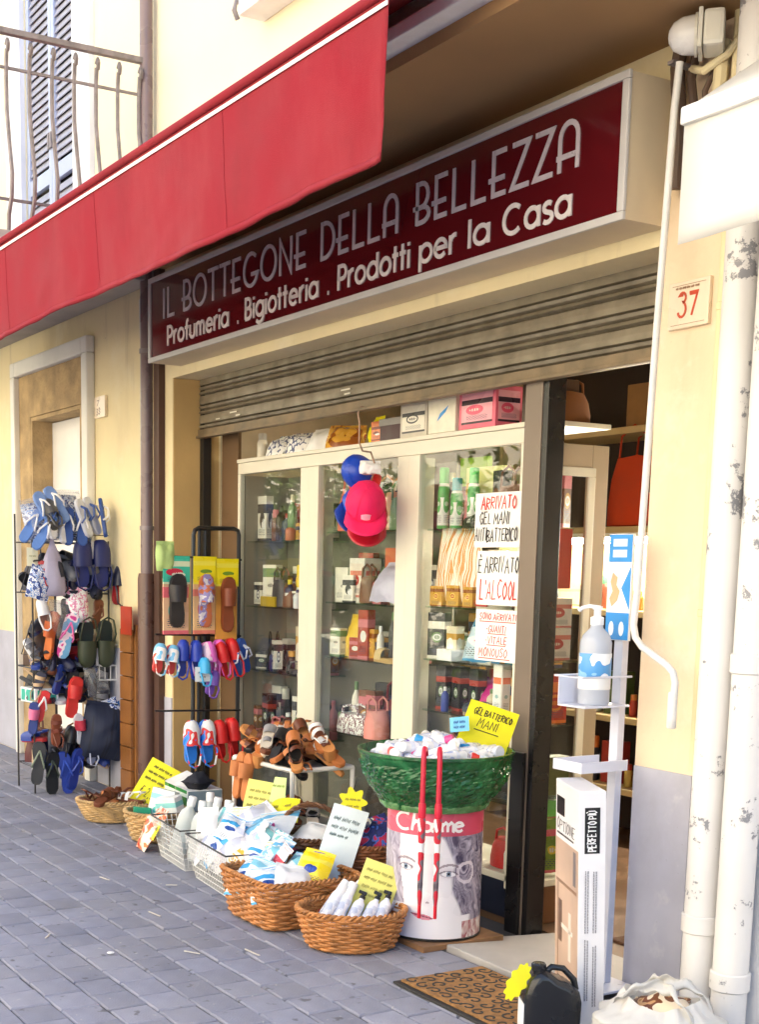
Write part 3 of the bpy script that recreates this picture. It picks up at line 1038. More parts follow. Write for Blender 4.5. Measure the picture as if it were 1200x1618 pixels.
brown = mat('brown_pipe_enamel', (0.13, 0.065, 0.05), rough=0.35, var=0.15, vs=6)
bp_ = thing('brown_downpipe', 'brown metal downpipe with thicker foot left of the sign', 'pipe', (-4.0, -0.055, 0))
MB().lathe([(0.036, 1.35), (0.036, 9.0)], 18).build('pipe', mat('mauve_brown_pipe_enamel', (0.20, 0.145, 0.15), rough=0.3, var=0.1), bp_, smooth=True)
MB().lathe([(0.054, 0), (0.054, 1.34), (0.048, 1.37)], 18).build('foot_pipe', brown, bp_, smooth=True)
for z in (1.63, 2.62):
    b_ = MB().lathe([(0.0365, z - .012), (0.042, z - .012), (0.042, z + .012), (0.0365, z + .012)], 18, caps=False).build('bracket', iron_m, bp_, smooth=True)
tag(MB().box(-3.935, -3.862, -0.04, -0.001, 0, 3.05).build('upright_strip', mat('dark_brown_strip', (0.07, 0.03, 0.02), rough=0.5, var=0.2), bevel=0.003),  # narrow dark brown upright strip beside the pipe
    'dark brown vertical strip between the brown pipe and the shop opening', 'board')
tag(MB().tube([(-4.03, -0.02, 3.0), (-4.05, -0.06, 2.9), (-4.06, -0.05, 2.7), (-4.055, -0.03, 2.55)], 0.02, 8).build('drain_elbow', trim_m, smooth=True),
    'short cream overflow spout beside the brown pipe under the balcony', 'pipe')

rod = [(0.15, -0.12, 2.93), (0.138, -0.12, 2.8), (0.116, -0.12, 2.205), (0.092, -0.12, 1.36), (0.083, -0.12, 1.255), (0.095, -0.12, 1.215), (0.126, -0.12, 1.187), (0.241, -0.12, 1.135), (0.268, -0.12, 1.115), (0.279, -0.12, 1.085), (0.272, -0.12, 0.94)]
cr_ = thing('awning_crank', 'long white awning crank rod hanging in front of the pier', 'crank', (0.116, -0.12, 0.94))
MB().tube([(p[0] - .116, 0, p[2] - .94) for p in rod], 0.0115, 10).build('rod', mat('white_crank_paint', (0.78, 0.77, 0.74), rough=0.4), cr_, smooth=True)
MB().lathe([(0.0118, 0.0), (0.0155, 0.004), (0.0155, 0.11), (0.0118, 0.115)], 12, cx=0.157).build('grip', pl((235, 232, 225)), cr_, smooth=True)
MB().box(-0.005, 0.02, -0.012, 0.118, 1.99, 2.0).build('hook', iron_m, cr_)

lp = thing('wall_lamp', 'round white bulkhead lamp on a square base under the canopy', 'lamp', (0.27, -0.07, 2.98))
lm = mat('cream_lamp_plastic', (0.74, 0.72, 0.63), rough=0.4, var=0.05)
Ml = Matrix.Translation((-0.03, -0.05, 0.0)) @ Matrix.Rotation(R(-48), 4, 'Z') @ Matrix.Rotation(R(90), 4, 'X')
MB().box(-.06, .06, -.05, .05, -.06, 0.0, M=Ml).build('base', lm, lp, bevel=0.012)
MB().box(-.064, .064, -.054, .054, 0.001, 0.014, M=Ml).build('bezel', lm, lp, bevel=0.004)
MB().lathe([(0.052, .015), (0.054, .03), (0.05, .06), (0.038, .085), (0.018, .098), (0.004, .1)], 24, M=Ml).build('globe', mat('opal_glass', (0.82, 0.81, 0.80), rough=0.25, var=0.02), lp, smooth=True)
MB().lathe([(0.056, .016), (0.059, .016), (0.059, .024), (0.056, .024)], 24, M=Ml, caps=False).build('ring', lm, lp)

cab_m = mat('brown_cable', (0.10, 0.06, 0.04), rough=0.6)
for i, (lab, pts, r) in enumerate((
        ('thick brown cable bundle left of the crank rod', [(0.075, -0.03, 3.08), (0.07, -0.05, 2.95), (0.085, -0.04, 2.75), (0.075, -0.03, 2.60)], 0.022),
        ('dark cable behind the crank rod', [(0.14, -0.03, 3.05), (0.13, -0.05, 2.9), (0.15, -0.04, 2.76), (0.13, -0.02, 2.62)], 0.014),
        ('grey cable forking above the white awning', [(0.23, -0.02, 2.97), (0.19, -0.05, 2.85), (0.19, -0.04, 2.7), (0.15, -0.02, 2.63)], 0.009),
        ('yellow painted cable curving under the wall lamp', [(0.13, -0.05, 2.93), (0.2, -0.07, 2.90), (0.27, -0.05, 2.93), (0.31, -0.03, 2.98)], 0.012),
        ('yellow painted pipe stub right of the cables', [(0.235, -0.03, 2.98), (0.235, -0.04, 2.8), (0.23, -0.03, 2.62)], 0.022))):
    tag(MB().tube(pts, r, 8).build('cable', wall_m if i > 2 else cab_m, smooth=True), lab, 'cable', 'cables beside the sign')

tile = thing('house_number_tile', 'cream ceramic house number tile reading 37 in red', 'number plate', (0.137, -0.001, 2.18))
tm = mat('cream_ceramic', (0.80, 0.68, 0.52), rough=0.3, var=0.04)
MB().box(-0.085, 0.085, -0.014, 0, 0, 0.142).build('plate', tm, tile, bevel=0.003)
Mx = Matrix(((1, 0, 0, 0), (0, 0, -1, -0.0145), (0, 1, 0, 0), (0, 0, 0, 1)))
num = pl((196, 66, 30))
mb = MB()
for k, (ch, x0) in enumerate((('3', -.042), ('7', .004))):
    pts = {'3': [(0.02, .062)] + arc(.017, .055, .014, .014, 150, -70, 8) + arc(.016, .024, .017, .02, 75, -160, 9), '7': [(0.0, .066), (.034, .066), (.012, .004)]}[ch]
    ribbon(mb, [(x0 + p[0], .03 + p[1] * 1.12) for p in pts], 0.0078, 0.001, Mx)
ribbon(mb, [(.006, .101), (.036, .101)], 0.012, 0.0016, Mx)
mb.build('number', num, tile)
mb = MB()
scribble(mb, -.055, .118, .1, .007, .0016, Mx, 4)
ribbon(mb, [(-.07, .13), (.07, .13)], .0015, .0006, Mx)
ribbon(mb, [(-.07, .012), (.07, .012)], .0015, .0006, Mx)
struct(mb.build('small_print', pl((150, 110, 80)), tile), 'stuff')
tl = thing('street_plate', 'small cream ceramic plate beside the walled doorway', 'number plate', (-4.82, -0.001, 2.325))
MB().box(-0.09, 0.09, -0.02, 0, 0, 0.13).build('plate', tm, tl, bevel=0.003)
mb = MB()
hand(mb, '7', -.05, .075, .05, .03, .006, Mx @ Matrix.Translation((0, 0, .006)), 1)
hand(mb, '33', -.05, .02, .07, .035, .006, Mx @ Matrix.Translation((0, 0, .006)), 1)
mb.build('number', pl((120, 80, 60)), tl)

# ------------------------------------------------------------------ far side of the street (seen in the window reflections, lights the shade)
ob = thing('opposite_building', 'sunlit pale building across the street, mirrored in the shop window', 'building', (-12, -11, 0))
opp = mat('pale_sunlit_render', (0.78, 0.70, 0.56), rough=0.85, var=0.05, vs=0.6)
mb = MB()
xs_ = [-24]
hol = []
for k in range(14):
    x = -22 + k * 3.1
    xs_ += [x, x + 1.1]
    for z in (0.9, 4.2, 7.4):
        hol.append((x, x + 1.1, z, z + 1.9))
xs_.append(22)
wall_cells(mb, xs_, [-.07, .9, 2.8, 4.2, 6.1, 7.4, 9.3, 10.4], -0.3, 0, hol)
mb.build('front_wall', opp, ob)
MB().box(-24, 22, -8, -0.301, 10.2, 10.4).build('roof', mat('far_roof', (0.4, 0.18, 0.1), rough=0.9), ob)
pane = MB().box(0, 1.1, -0.2, -0.18, 0, 1.9).mesh('window')
pane.materials.append(mat('far_green_shutter', (0.05, 0.10, 0.07), rough=0.6))
for a, b, c, d in hol:
    put('window', pane, ob, (a, 0, c))


SEQ0 = ['first', 'second', 'third', 'fourth', 'fifth', 'sixth']


def leafy(name, label, loc, h, rad, seed, cat='tree', grp='trees across the street', cz=.72):
    r2 = random.Random(seed)
    t = thing(name, label, cat, loc, group=grp)
    mb = MB()
    mb.tube([(0, 0, 0), (.05, 0, h * .3), (-.04, .05, h * .55), (0, 0, h * .8)], [.16, .13, .1, .04], 8)
    for k in range(6):
        a = k * 1.05
        mb.tube([(0, 0, h * .45), (math.cos(a) * rad * .5, math.sin(a) * rad * .5, h * .65), (math.cos(a) * rad * .8, math.sin(a) * rad * .8, h * .8)], [.06, .04, .015], 5)
    mb.build('trunk', mat('bark', (0.12, 0.09, 0.06), rough=0.95, bump=.5), t, smooth=True)
    mb = MB()
    cl = [(r2.gauss(0, rad * .5), r2.gauss(0, rad * .5), h * cz + r2.gauss(0, rad * .42)) for _ in range(40)]
    for c in cl:
        for _ in range(60):
            p = Vector(c) + Vector((r2.gauss(0, .28), r2.gauss(0, .28), r2.gauss(0, .22)))
            a = Vector((r2.gauss(0, 1), r2.gauss(0, 1), r2.gauss(0, 1))).normalized() * .09
            b = a.cross(Vector((r2.gauss(0, 1), r2.gauss(0, 1), r2.gauss(0, 1)))).normalized() * .05
            mb.add([p - a, p + b, p + a, p - b], [(0, 1, 2, 3)])
    mb.build('crown', mat('leaf_green', (0.10, 0.15, 0.03), rough=0.6, trans=0.3, var=.4, vs=1), t)


leafy('street_tree', 'leafy tree across the street mirrored in the left pane', (-18.6, -8.4, -.07), 4.2, 1.7, 1)
for i, (x, h, r_) in enumerate(((-11.6, 2.6, 1.0), (-13.6, 2.9, 1.1), (-15.6, 2.4, 1.0), (-17.4, 3.0, 1.1), (-19.6, 2.5, 1.0), (-21.4, 2.8, 1.1))):  # invented shrubs, put in to break up the pane reflections with dark green
    leafy('added_shrub', '%s shrub from the right, added across the street to mottle the window reflections' % SEQ0[i], (x, -8.0, -.07), h, r_, 10 + i, 'shrub', 'added shrubs across the street', .52)
leafy('street_tree', 'leafy tree across the street mirrored above the caps', (-9.0, -8.2, -.07), 5.4, 1.8, 2)

# ------------------------------------------------------------------ room behind the opening
room_m = mat('shop_room_paint', (0.55, 0.47, 0.34), rough=0.9)
struct(MB().box(-4.2, 0.58, 0.31, 3.6, -0.066, -0.03).build('shop_floor', mat('brown_floor_tiles', (0.16, 0.09, 0.05), rough=0.4, var=.2, vs=5)))
struct(MB().box(-4.2, 0.58, 0.31, 3.6, 2.75, 2.8).build('shop_ceiling', room_m))
struct(MB().box(-4.2, 0.58, 3.6, 3.7, -0.066, 2.8).build('shop_back_wall', room_m))
struct(MB().box(-4.3, -4.2, 0.31, 3.7, -0.066, 2.8).build('shop_side_wall', room_m))
struct(MB().box(0.48, 0.58, 0.31, 3.6, -0.03, 2.75).build('shop_side_wall', room_m))
sill_m = mat('grey_stone_sill', (0.42, 0.40, 0.385), rough=0.6, var=.1, vs=8, bump=.1)
mb = MB()
mb.add([(-0.72, -0.27, -0.05), (0.0, -0.27, -0.05), (0.0, 0.31, -0.05), (-0.72, 0.31, -0.05), (-0.72, -0.27, 0.02), (0.0, -0.27, 0.02), (0.0, 0.31, -0.02), (-0.72, 0.31, -0.02)],
       [(0, 3, 2, 1), (4, 5, 6, 7), (0, 1, 5, 4), (1, 2, 6, 5), (2, 3, 7, 6), (3, 0, 4, 7)])
sill = tag(mb.build('door_sill', sill_m, bevel=0.006), 'worn grey stone sill in front of the open shop door', 'sill')

# ------------------------------------------------------------------ display cabinets in the window
frame_m = mat('ivory_cabinet_laminate', (0.75, 0.71, 0.58), rough=0.4, var=.05, vs=4)
greige = mat('greige_back_panel', (0.30, 0.28, 0.24), rough=0.6, var=.05)
CB = thing('display_cabinet', 'ivory framed glass display cabinet filling the shop window', 'cabinet', (-2.2, 0.5, -0.03))
CO = Vector((2.2, -0.5, 0.03))


def cpart(name, mb, m, **kw):
    return mb.build(name, m, CB, loc=CO, **kw)


for nm, a in (('top_rail', (-3.5, -0.94, .28, .315, 1.925, 1.985)), ('top_board', (-3.5, -0.862, .272, .61, 1.986, 2.006)), ('stile', (-3.5, -3.472, .28, .31, .1, 1.9245)),
              ('stile', (-2.795, -2.702, .28, .315, .1, 1.9245)), ('stile', (-2.700, -2.612, .278, .315, .1, 1.9245)), ('stile', (-1.902, -1.815, .28, .315, .1, 1.9245)), ('stile', (-1.813, -1.725, .278, .315, .1, 1.9245)),
              ('stile', (-1.02, -.942, .28, .315, .1, 1.9245)), ('bottom_board', (-3.5, -0.862, .28, .61, .13, .16))):
    cpart(nm, MB().box(*a), frame_m, bevel=0.004)
cpart('plinth', MB().box(-3.48, -0.88, .285, .60, -.025, .129), mat('navy_plinth', (0.012, 0.016, 0.035), rough=0.35))
cpart('back_panel', MB().box(-3.49, -1.87, .592, .605, .165, 1.92), greige)
cpart('side_panel', MB().box(-3.498, -3.474, .316, .605, .165, 1.92), greige)
for x in (-2.70, -1.814):
    cpart('partition', MB().box(x - .008, x + .008, .318, .42, .165, 1.92), frame_m)
for a, b in ((-3.471, -2.796), (-2.611, -1.903), (-1.724, -1.021)):
    cpart('pane', MB().box(a, b, .292, .298, .162, 1.923), G)
SH = {1: (-3.47, -2.80, (1.56, 1.203, .85, .5)), 2: (-2.60, -1.91, (1.60, 1.25, .975, .60)), 3: (-1.72, -1.025, (1.60, 1.258, 1.02, .79, .45))}
for k, (a, b, zs) in SH.items():
    for z in zs:
        cpart('glass_shelf', MB().box(a + .005, b - .005, .325, .585, z - .008, z), GS)
# glazed end of the cabinet beside the door
bg = mat('beige_end_laminate', (0.42, 0.33, 0.22), rough=0.5, var=.05)
cpart('end_frame', MB().box(-.90, -.862, .318, .345, .165, 1.92), bg, bevel=.003)
cpart('end_frame', MB().box(-.90, -.862, .52, .605, .165, 1.92), bg, bevel=.003)
cpart('end_frame', MB().box(-.90, -.862, .346, .519, 1.80, 1.92), bg, bevel=.003)
cpart('end_trim', MB().box(-.861, -.85, .335, .53, 1.795, 1.83), frame_m, bevel=.003)
cpart('end_trim', MB().box(-.861, -.85, .495, .53, .3, 1.794), frame_m, bevel=.003)
cpart('end_pane', MB().box(-.885, -.88, .346, .519, .165, 1.799), G)
cpart('end_base', MB().box(-.90, -.862, .32, .605, -.025, .129), mat('brown_base_board', (0.20, 0.09, 0.04), rough=.5))
for z in (1.35, 1.06, .80, .5):
    cpart('glass_shelf', MB().box(-1.0, -.89, .325, .585, z - .008, z), GS)

# door post
dp = thing('door_post', 'tall bronze and black metal post beside the open shop door', 'post', (-.83, .21, -.03))
bronze = mat('bronze_anodised_metal', (0.20, 0.155, 0.12), rough=.42, metal=.25, var=.05)
black = mat('black_metal', (0.012, 0.011, 0.012), rough=.3, var=.1)
MB().box(-.052, .05, -.03, .05, .0, 2.2).build('post', bronze, dp, bevel=.004)
MB().box(.051, .082, -.026, .06, .0, 2.2).build('edge_strip', black, dp, bevel=.003)
MB().box(-.035, .046, -.045, -.031, .0, .74).build('kick_cover_and_reflection', black, dp, bevel=.003)  # black cover, extended upward to paint the dark reflection on the post
MB().box(-.075, -.0525, .01, .05, .0, 2.2).build('glazing_bead', alu, dp)

# ------------------------------------------------------------------ things to sell: builders
SEQ = ['first', 'second', 'third', 'fourth', 'fifth', 'sixth', 'seventh', 'eighth', 'ninth', 'tenth']


def bottle(label, loc, h, r, bm_, cm, cap='cap', rot=(0, 0, 0), band=None, group=None, name='bottle', n=14, sq=1.0, cat='bottle'):
    t = thing(name, label, cat, loc, rot, group)
    MB().lathe([(r * .9, 0), (r, .004), (r, h * .62), (r * .85, h * .72), (r * .42, h * .8), (r * .4, h * .84)], n, sy=sq).build('body', bm_, t, smooth=True)
    q = MB()
    if cap == 'cap':
        q.lathe([(r * .46, h * .835), (r * .46, h * .98), (r * .4, h)], n)
    elif cap == 'wide':
        q.lathe([(r * .8, h * .745), (r * .8, h * .97), (r * .7, h)], n)
    elif cap == 'spray':
        q.lathe([(r * .5, h * .835), (r * .5, h * .9), (r * .3, h * .92), (r * .3, h * .96)], n)
        q.box(-r * .9, r * .35, -r * .28, r * .28, h * .955, h * 1.02)
    elif cap == 'pump':
        q.lathe([(r * .45, h * .835), (r * .45, h * .9), (r * .16, h * .905), (r * .16, h * .98)], n)
        q.tube([(r * .2, 0, h * .99), (-r * .3, 0, h), (-r * .85, 0, h * .985), (-r * .95, 0, h * .965)], r * .14, 6)
    q.build('cap' if cap != 'spray' else 'nozzle', cm, t, smooth=True)
    if band:
        MB().lathe([(r * 1.006, h * .15), (r * 1.012, h * .16), (r * 1.012, h * .52), (r * 1.006, h * .53)], n, sy=sq, caps=False).build('paper_label', band, t, smooth=True)
    return t


def carton(label, loc, size, m, rot=(0, 0, 0), panel=None, group=None, name='carton', lid=None):
    t = thing(name, label, 'box', loc, rot, group)
    a, b, c = size
    MB().box(-a / 2, a / 2, -b / 2, b / 2, 0, c).build('body', m, t, bevel=min(.003, a * .05))
    if panel:
        MB().box(-a * .42, a * .42, -b / 2 - .0012, -b / 2 + .001, c * .12, c * .88).build('printed_panel', panel, t)
        MB().box(a / 2 - .001, a / 2 + .0012, -b * .4, b * .4, c * .12, c * .88).build('printed_side', panel, t)
    if lid:
        MB().box(-a / 2 - .004, a / 2 + .004, -b / 2 - .004, b / 2 + .004, c * .72, c + .004).build('lid', lid, t, bevel=.002)
    return t


def fill_shelf(pane_, shelf, seed, n=8, y0=.49, y1=.54, rowname='rear'):
    a, b, zs = SH[pane_]
    z = zs[shelf]
    r2 = random.Random(seed)
    top = (1.9 if shelf == 0 else zs[shelf - 1]) - z - .03
    names = [('cream', (226, 214, 186)), ('brown', (120, 74, 50)), ('dark grey', (60, 60, 66)), ('ochre', (200, 150, 60)), ('brick red', (170, 60, 46)), ('sage green', (110, 140, 96)), ('navy', (36, 44, 84)), ('rose', (206, 120, 130)), ('black', (24, 22, 24)), ('ivory', (238, 234, 222))]
    for i in range(n):
        cn, c = names[r2.randrange(10)]
        x = a + (b - a) * (i + .5 + r2.uniform(-.2, .2)) / n
        h = min(top, r2.uniform(.09, .26))
        lab = '%s from the left in the %s row, %s shelf, %s window pane' % (SEQ[i], rowname, SEQ[shelf], {1: 'left', 2: 'middle', 3: 'right'}[pane_])
        yy = r2.uniform(y0, y1)
        k = r2.randrange(4)
        if k == 0:
            bottle(cn + ' bottle ' + lab, (x, yy, z), h, r2.uniform(.022, .034), C3(*c), C3(*names[r2.randrange(10)][1]), cap=r2.choice(['wide', 'cap']), group=winG, n=12)
        elif k == 3:
            handbag(cn + ' purse ' + lab, (x, yy, z), (r2.uniform(.1, .16), .07, h * .6), C3(*c), r2.uniform(-.4, .4), winG)
        else:
            carton(cn + ' carton ' + lab, (x, yy, z), (r2.uniform(.05, .11), .05, h), pack('rear_carton_%d' % r2.randrange(12), S(*c), S(*names[r2.randrange(10)][1]), S(*names[r2.randrange(10)][1]), axis='xz', seed=r2.randrange(90)), (0, 0, r2.uniform(-.3, .3)), group=winG)


def pillow_mb(w, h, t, seed, n=11):
    r2 = random.Random(seed)
    off = Vector((r2.uniform(0, 50), 0, 0))

    def f(sg_):
        def g(u, v):
            a, b = 2 * u - 1, 2 * v - 1
            e = (1 - abs(a) ** 3) * (1 - abs(b) ** 2.5)
            nz = noise.noise(Vector((u * 5, v * 5, sg_)) + off)
            k = 1 - .06 * (abs(b) ** 2)
            return (a * w / 2 * k, b * h / 2 + .008 * nz, sg_ * (t / 2 * e * (1 + .5 * nz)) + .012 * noise.noise(Vector((u * 2.2, v * 2.2, 7)) + off))
        return g
    mb = MB()
    mb.grid(n, n, f(1))
    mb.grid(n, n, f(-1))
    return mb


def packet(label, loc, size, m, rot=(0, 0, 0), group=None, seed=1, name='packet', cat='packet', strip=None):
    t = thing(name, label, cat, loc, rot, group)
    w, h, d = size
    pillow_mb(w, h, d, seed).build('pouch', m, t, smooth='full')
    MB().grid(9, 2, lambda u, v: ((u - .5) * w * .93, h / 2 - .004 + v * .02, .012 * noise.noise(Vector((u * 2.2, 2.2, 7 + seed)))), thick=.0015).build('seal', strip or m, t)
    return t


SOLE = [(0.0, -.5), (.2, -.48), (.33, -.4), (.35, -.25), (.3, -.08), (.3, .05), (.4, .2), (.46, .32), (.4, .44), (.22, .5), (-.02, .505), (-.24, .46), (-.36, .36), (-.38, .22), (-.34, .02), (-.35, -.15), (-.36, -.3), (-.32, -.42), (-.18, -.485)]


def shoe_parts(kind, L, W, flip, par, sm, um, thick=.022):
    """sole as the shoe's own mesh, uppers as its children; length along +y, sole on z=0"""
    f = -1 if flip else 1
    nm = {'clog': 'clog', 'slide': 'slide_sandal', 'flip': 'flip_flop', 'sandal': 'sandal', 'wedge': 'wedge_sandal'}[kind]
    pts = [(x * W * f, y * L) for x, y in SOLE]
    if flip:
        pts = pts[::-1]
    mb = MB()
    if kind == 'wedge':
        n = len(pts)
        mb.v = [(x, y, 0) for x, y in pts] + [(x, y, .02 + .05 * max(0, min(1, .55 - y / L))) for x, y in pts]
        mb.f = [tuple(range(n))[::-1], tuple(range(n, 2 * n))] + [(i, (i + 1) % n, n + (i + 1) % n, n + i) for i in range(n)]
        thick = .03
    else:
        inner = [(x * .93, y * .97) for x, y in pts]
        mb.prism(pts, 0, thick * .8)
        mb.prism(inner, thick * .8 + .0002, thick, top=[(x * .9, y * .95) for x, y in pts])
    sh = mb.build(nm, sm, par, smooth=True)

    def strap(y0, y1, h, k=1.0, lean=0.0, nm2='strap'):
        def g(u, v):
            a = math.pi * u
            y_ = (y0 + (y1 - y0) * v) * L
            w_ = W * (.42 if y_ > 0 else .36) * k
            return (-math.cos(a) * w_, y_ + lean * L * (u - .5) * f, thick * .5 + math.sin(a) ** .7 * h)
        q = MB()
        q.grid(9, 3, g, thick=.0025)
        q.build(nm2, um, sh, smooth=True)
    if kind in ('clog',):
        def g(u, v):
            a = math.pi * u
            y_ = (-.06 + .57 * v) * L
            pr = math.sqrt(max(0.0, 1 - max(0, (v - .35) / .66) ** 2.6))
            return (-math.cos(a) * W * .455 * (.12 + .88 * pr), y_, thick * .4 + (.012 + .052 * (.35 + .65 * pr) * (1 - .25 * v)) * math.sin(a) ** .6)
        q = MB()
        q.grid(15, 13, g, thick=.003)
        q.build('upper', um, sh, smooth=True)
        hs = MB()
        hs.tube([(-W * .4, .0, .03), (-W * .42, -L * .2, .06), (-W * .28, -L * .5, .065), (0, -L * .56, .065), (W * .28, -L * .5, .065), (W * .42, -L * .2, .06), (W * .4, 0, .03)], .006, 5)
        hs.build('heel_strap', um, sh, smooth=True)
    elif kind == 'slide':
        strap(-.02, .3, .055)
    elif kind == 'sandal':
        strap(.2, .32, .04)
        strap(-.02, .09, .05, lean=.1)
        hs = MB()
        hs.tube([(-W * .33, -.02, .03), (-W * .36, -L * .25, .06), (-W * .2, -L * .48, .07), (W * .2, -L * .48, .07), (W * .36, -L * .25, .06), (W * .33, -.02, .03)], .005, 5)
        hs.build('heel_strap', um, sh, smooth=True)
    elif kind == 'wedge':
        strap(.12, .36, .04)
        strap(-.25, -.12, .055, k=.95)
    else:
        q = MB()
        for s_ in (-1, 1):
            q.tube([(0.0, L * .3, thick), (s_ * W * .12, L * .2, thick + .03), (s_ * W * .33, -L * .02, thick + .025), (s_ * W * .36, -L * .1, thick * .6)], .006, 5)
        q.build('thong_strap', um, sh, smooth=True)
    return sh


def pair(label, loc, rot, kind, sm, um, L=.25, W=.1, gap=.004, group=None, face=0, tie=None):
    """two shoes tied together side by side, lying in the xy plane of the pair"""
    t = thing({'clog': 'clog_pair', 'slide': 'slide_pair', 'flip': 'flip_flop_pair', 'sandal': 'sandal_pair', 'wedge': 'wedge_pair'}[kind], label, 'shoes', loc, rot, group)
    for s_ in (-1, 1):
        o = shoe_parts(kind, L, W, s_ > 0, t, sm, um)
        o.location = (s_ * (W * .44 + gap), 0, 0)
        if face:
            o.rotation_euler = (0, s_ * R(face), 0)
    if tie:
        MB().box(-.008, .008, L * .1, L * .48, .03, .034).build('paper_tie', tie, t)
    return t


def shoe(label, loc, rot, kind, sm, um, L=.25, W=.095, group=None, flip=False):
    t = thing({'clog': 'clog', 'slide': 'slide_sandal', 'flip': 'flip_flop', 'sandal': 'sandal', 'wedge': 'wedge_sandal'}[kind], label, 'shoe', loc, rot, group)
    o = shoe_parts(kind, L, W, flip, t, sm, um)
    o.name = 'sole'
    return t


def card(label, loc, rot, w, h, m, lines, ink, name='price_card', bend=.01, sw=.004, tip=None, cut=.0, group=None):
    """hand-written card; local x = width, y = height, faces +z"""
    t = thing(name, label, 'card', loc, rot, group)
    bf = lambda u: bend * math.sin(math.pi * u)
    MB().grid(7, 3, lambda u, v: ((u - .5) * w * (1 - cut * v), v * h, bf(u)), thick=.0016).build('sheet', m, t)
    q = MB()
    Mz = Matrix.Translation((0, 0, bend * .9 + .0006))
    for i, (tx, x0, y0, ww, hh) in enumerate(lines):
        if tx == '~':
            scribble(q, x0 * w, y0 * h, ww * w, hh * h, sw, Mz, i + 3)
        elif tx == '_':
            ribbon(q, [(x0 * w, y0 * h), ((x0 + ww) * w, y0 * h)], sw, .0006, Mz)
        else:
            hand(q, tx, x0 * w, y0 * h, ww * w, hh * h, sw, Mz, seed=i + len(tx))
    if q.v:
        q.build('handwriting', ink, t)
    return t


WHITE = pl((240, 240, 238))
BLK = pl((18, 18, 20))
INK = pl((30, 26, 28), .7)
REDINK = pl((214, 50, 40), .7)
YEL = mat('yellow_card', (0.92, 0.86, 0.01), rough=.6, var=.04, trans=.15)
LYEL = mat('pale_yellow_card', (0.88, 0.84, 0.22), rough=.6, var=.04, trans=.15)
PAPER = mat('white_paper', (0.86, 0.86, 0.85), rough=.7, var=.02)

# three hand-written notices taped to the right pane (sheet rotated upright: x right, y up, facing the street)
UP = (R(90), 0, 0)
card('white paper notice announcing hand gel, topmost on the right pane', (-1.148, .274, 1.515), (R(90), 0, R(0)), .30, .222, PAPER,
     [('ARRIVATO', -.34, .70, .78, .22)], REDINK, name='paper_notice', bend=.006, sw=.0055)
n1 = [o for o in bpy.data.objects if o.name.startswith('paper_notice')][-1]
q = MB()
hand(q, 'GEL MANI', -.11, .095, .2, .045, .0045, Matrix.Translation((0, 0, .0066)), 5)
hand(q, 'ANTIBATTERICO', -.14, .025, .285, .05, .0045, Matrix.Translation((0, 0, .0066)), 6)
q.build('black_handwriting', INK, n1)
card('white paper notice about alcohol, middle one on the right pane', (-1.122, .274, 1.278), UP, .30, .222, PAPER, [("L'ALCOOL", -.40, .12, .84, .34)], REDINK, name='paper_notice', bend=.004, sw=.0055)
n2 = [o for o in bpy.data.objects if o.name.startswith('paper_notice')][-1]
q = MB()
hand(q, 'È ARRIVATO', -.135, .135, .27, .062, .0048, Matrix.Translation((0, 0, .0046)), 7)
q.build('black_handwriting', INK, n2)
card('white paper notice about disposable gloves, lowest on the right pane', (-1.118, .274, 1.046), UP, .30, .214, PAPER,
     [('SONO ARRIVATI', -.40, .80, .82, .13), ('_', -.40, .765, .8, 0), ('-GUANTI', -.24, .56, .44, .14), ('_', -.2, .53, .4, 0), ('-VITALE', -.26, .34, .5, .14), ('_', -.22, .31, .42, 0), ('MONOUSO', -.40, .09, .66, .16), ('_', -.40, .05, .7, 0)], REDINK, name='paper_notice', bend=.003, sw=.0032)

# ------------------------------------------------------------------ goods in the window
def C3(*c):
    return pl(c)


flower = pack('floral_carton', S(238, 224, 214), S(214, 120, 110), S(190, 60, 60), S(240, 226, 214), axis='xz', seed=4)
goldp = pack('gold_carton', S(214, 160, 60), S(150, 80, 20), S(248, 214, 110), S(190, 60, 40), axis='xz', seed=5)
winG = 'goods on the window shelves'


def shelf_items(pane_, shelf, specs):
    a, b, zs = SH[pane_]
    z = zs[shelf]
    pn = {1: 'left', 2: 'middle', 3: 'right'}[pane_]
    for i, sp in enumerate(specs):
        kind, col, fx, fy, args = sp
        x, y_ = a + (b - a) * fx, .345 + .19 * fy
        where = '%s shelf, %s window pane' % (SEQ[shelf], pn)
        m = C3(*col) if isinstance(col, tuple) else col
        cn = args.pop('cn')
        args_l = '%s on the %s' % (cn, where)
        if kind == 'b':
            bottle(args_l, (x, y_, z), args['h'], args['r'], m, C3(*args.get('cap', (20, 20, 20))), cap=args.get('ct', 'cap'), band=args.get('band'), group=winG)
        elif kind == 'c':
            carton(args_l, (x, y_, z), args['s'], m, (0, 0, R(args.get('rz', 0))), panel=args.get('p'), group=winG)
        elif kind == 'p':
            w, h, d = args['s']
            packet(args_l, (x, y_, z + h / 2), (w, h, d), m, (R(args.get('tilt', 78)), 0, R(args.get('rz', 0))), group=winG, seed=i + 3)
        elif kind == 'h':
            handbag(args_l, (x, y_, z), args['s'], m, R(args.get('rz', 0)), winG)
        elif kind == 's':
            shoe(args_l, (x, y_, z), (R(args.get('rx', 0)), 0, R(args.get('rz', 60))), args['k'], m, C3(*args['um']) if isinstance(args['um'], tuple) else args['um'], group=winG)


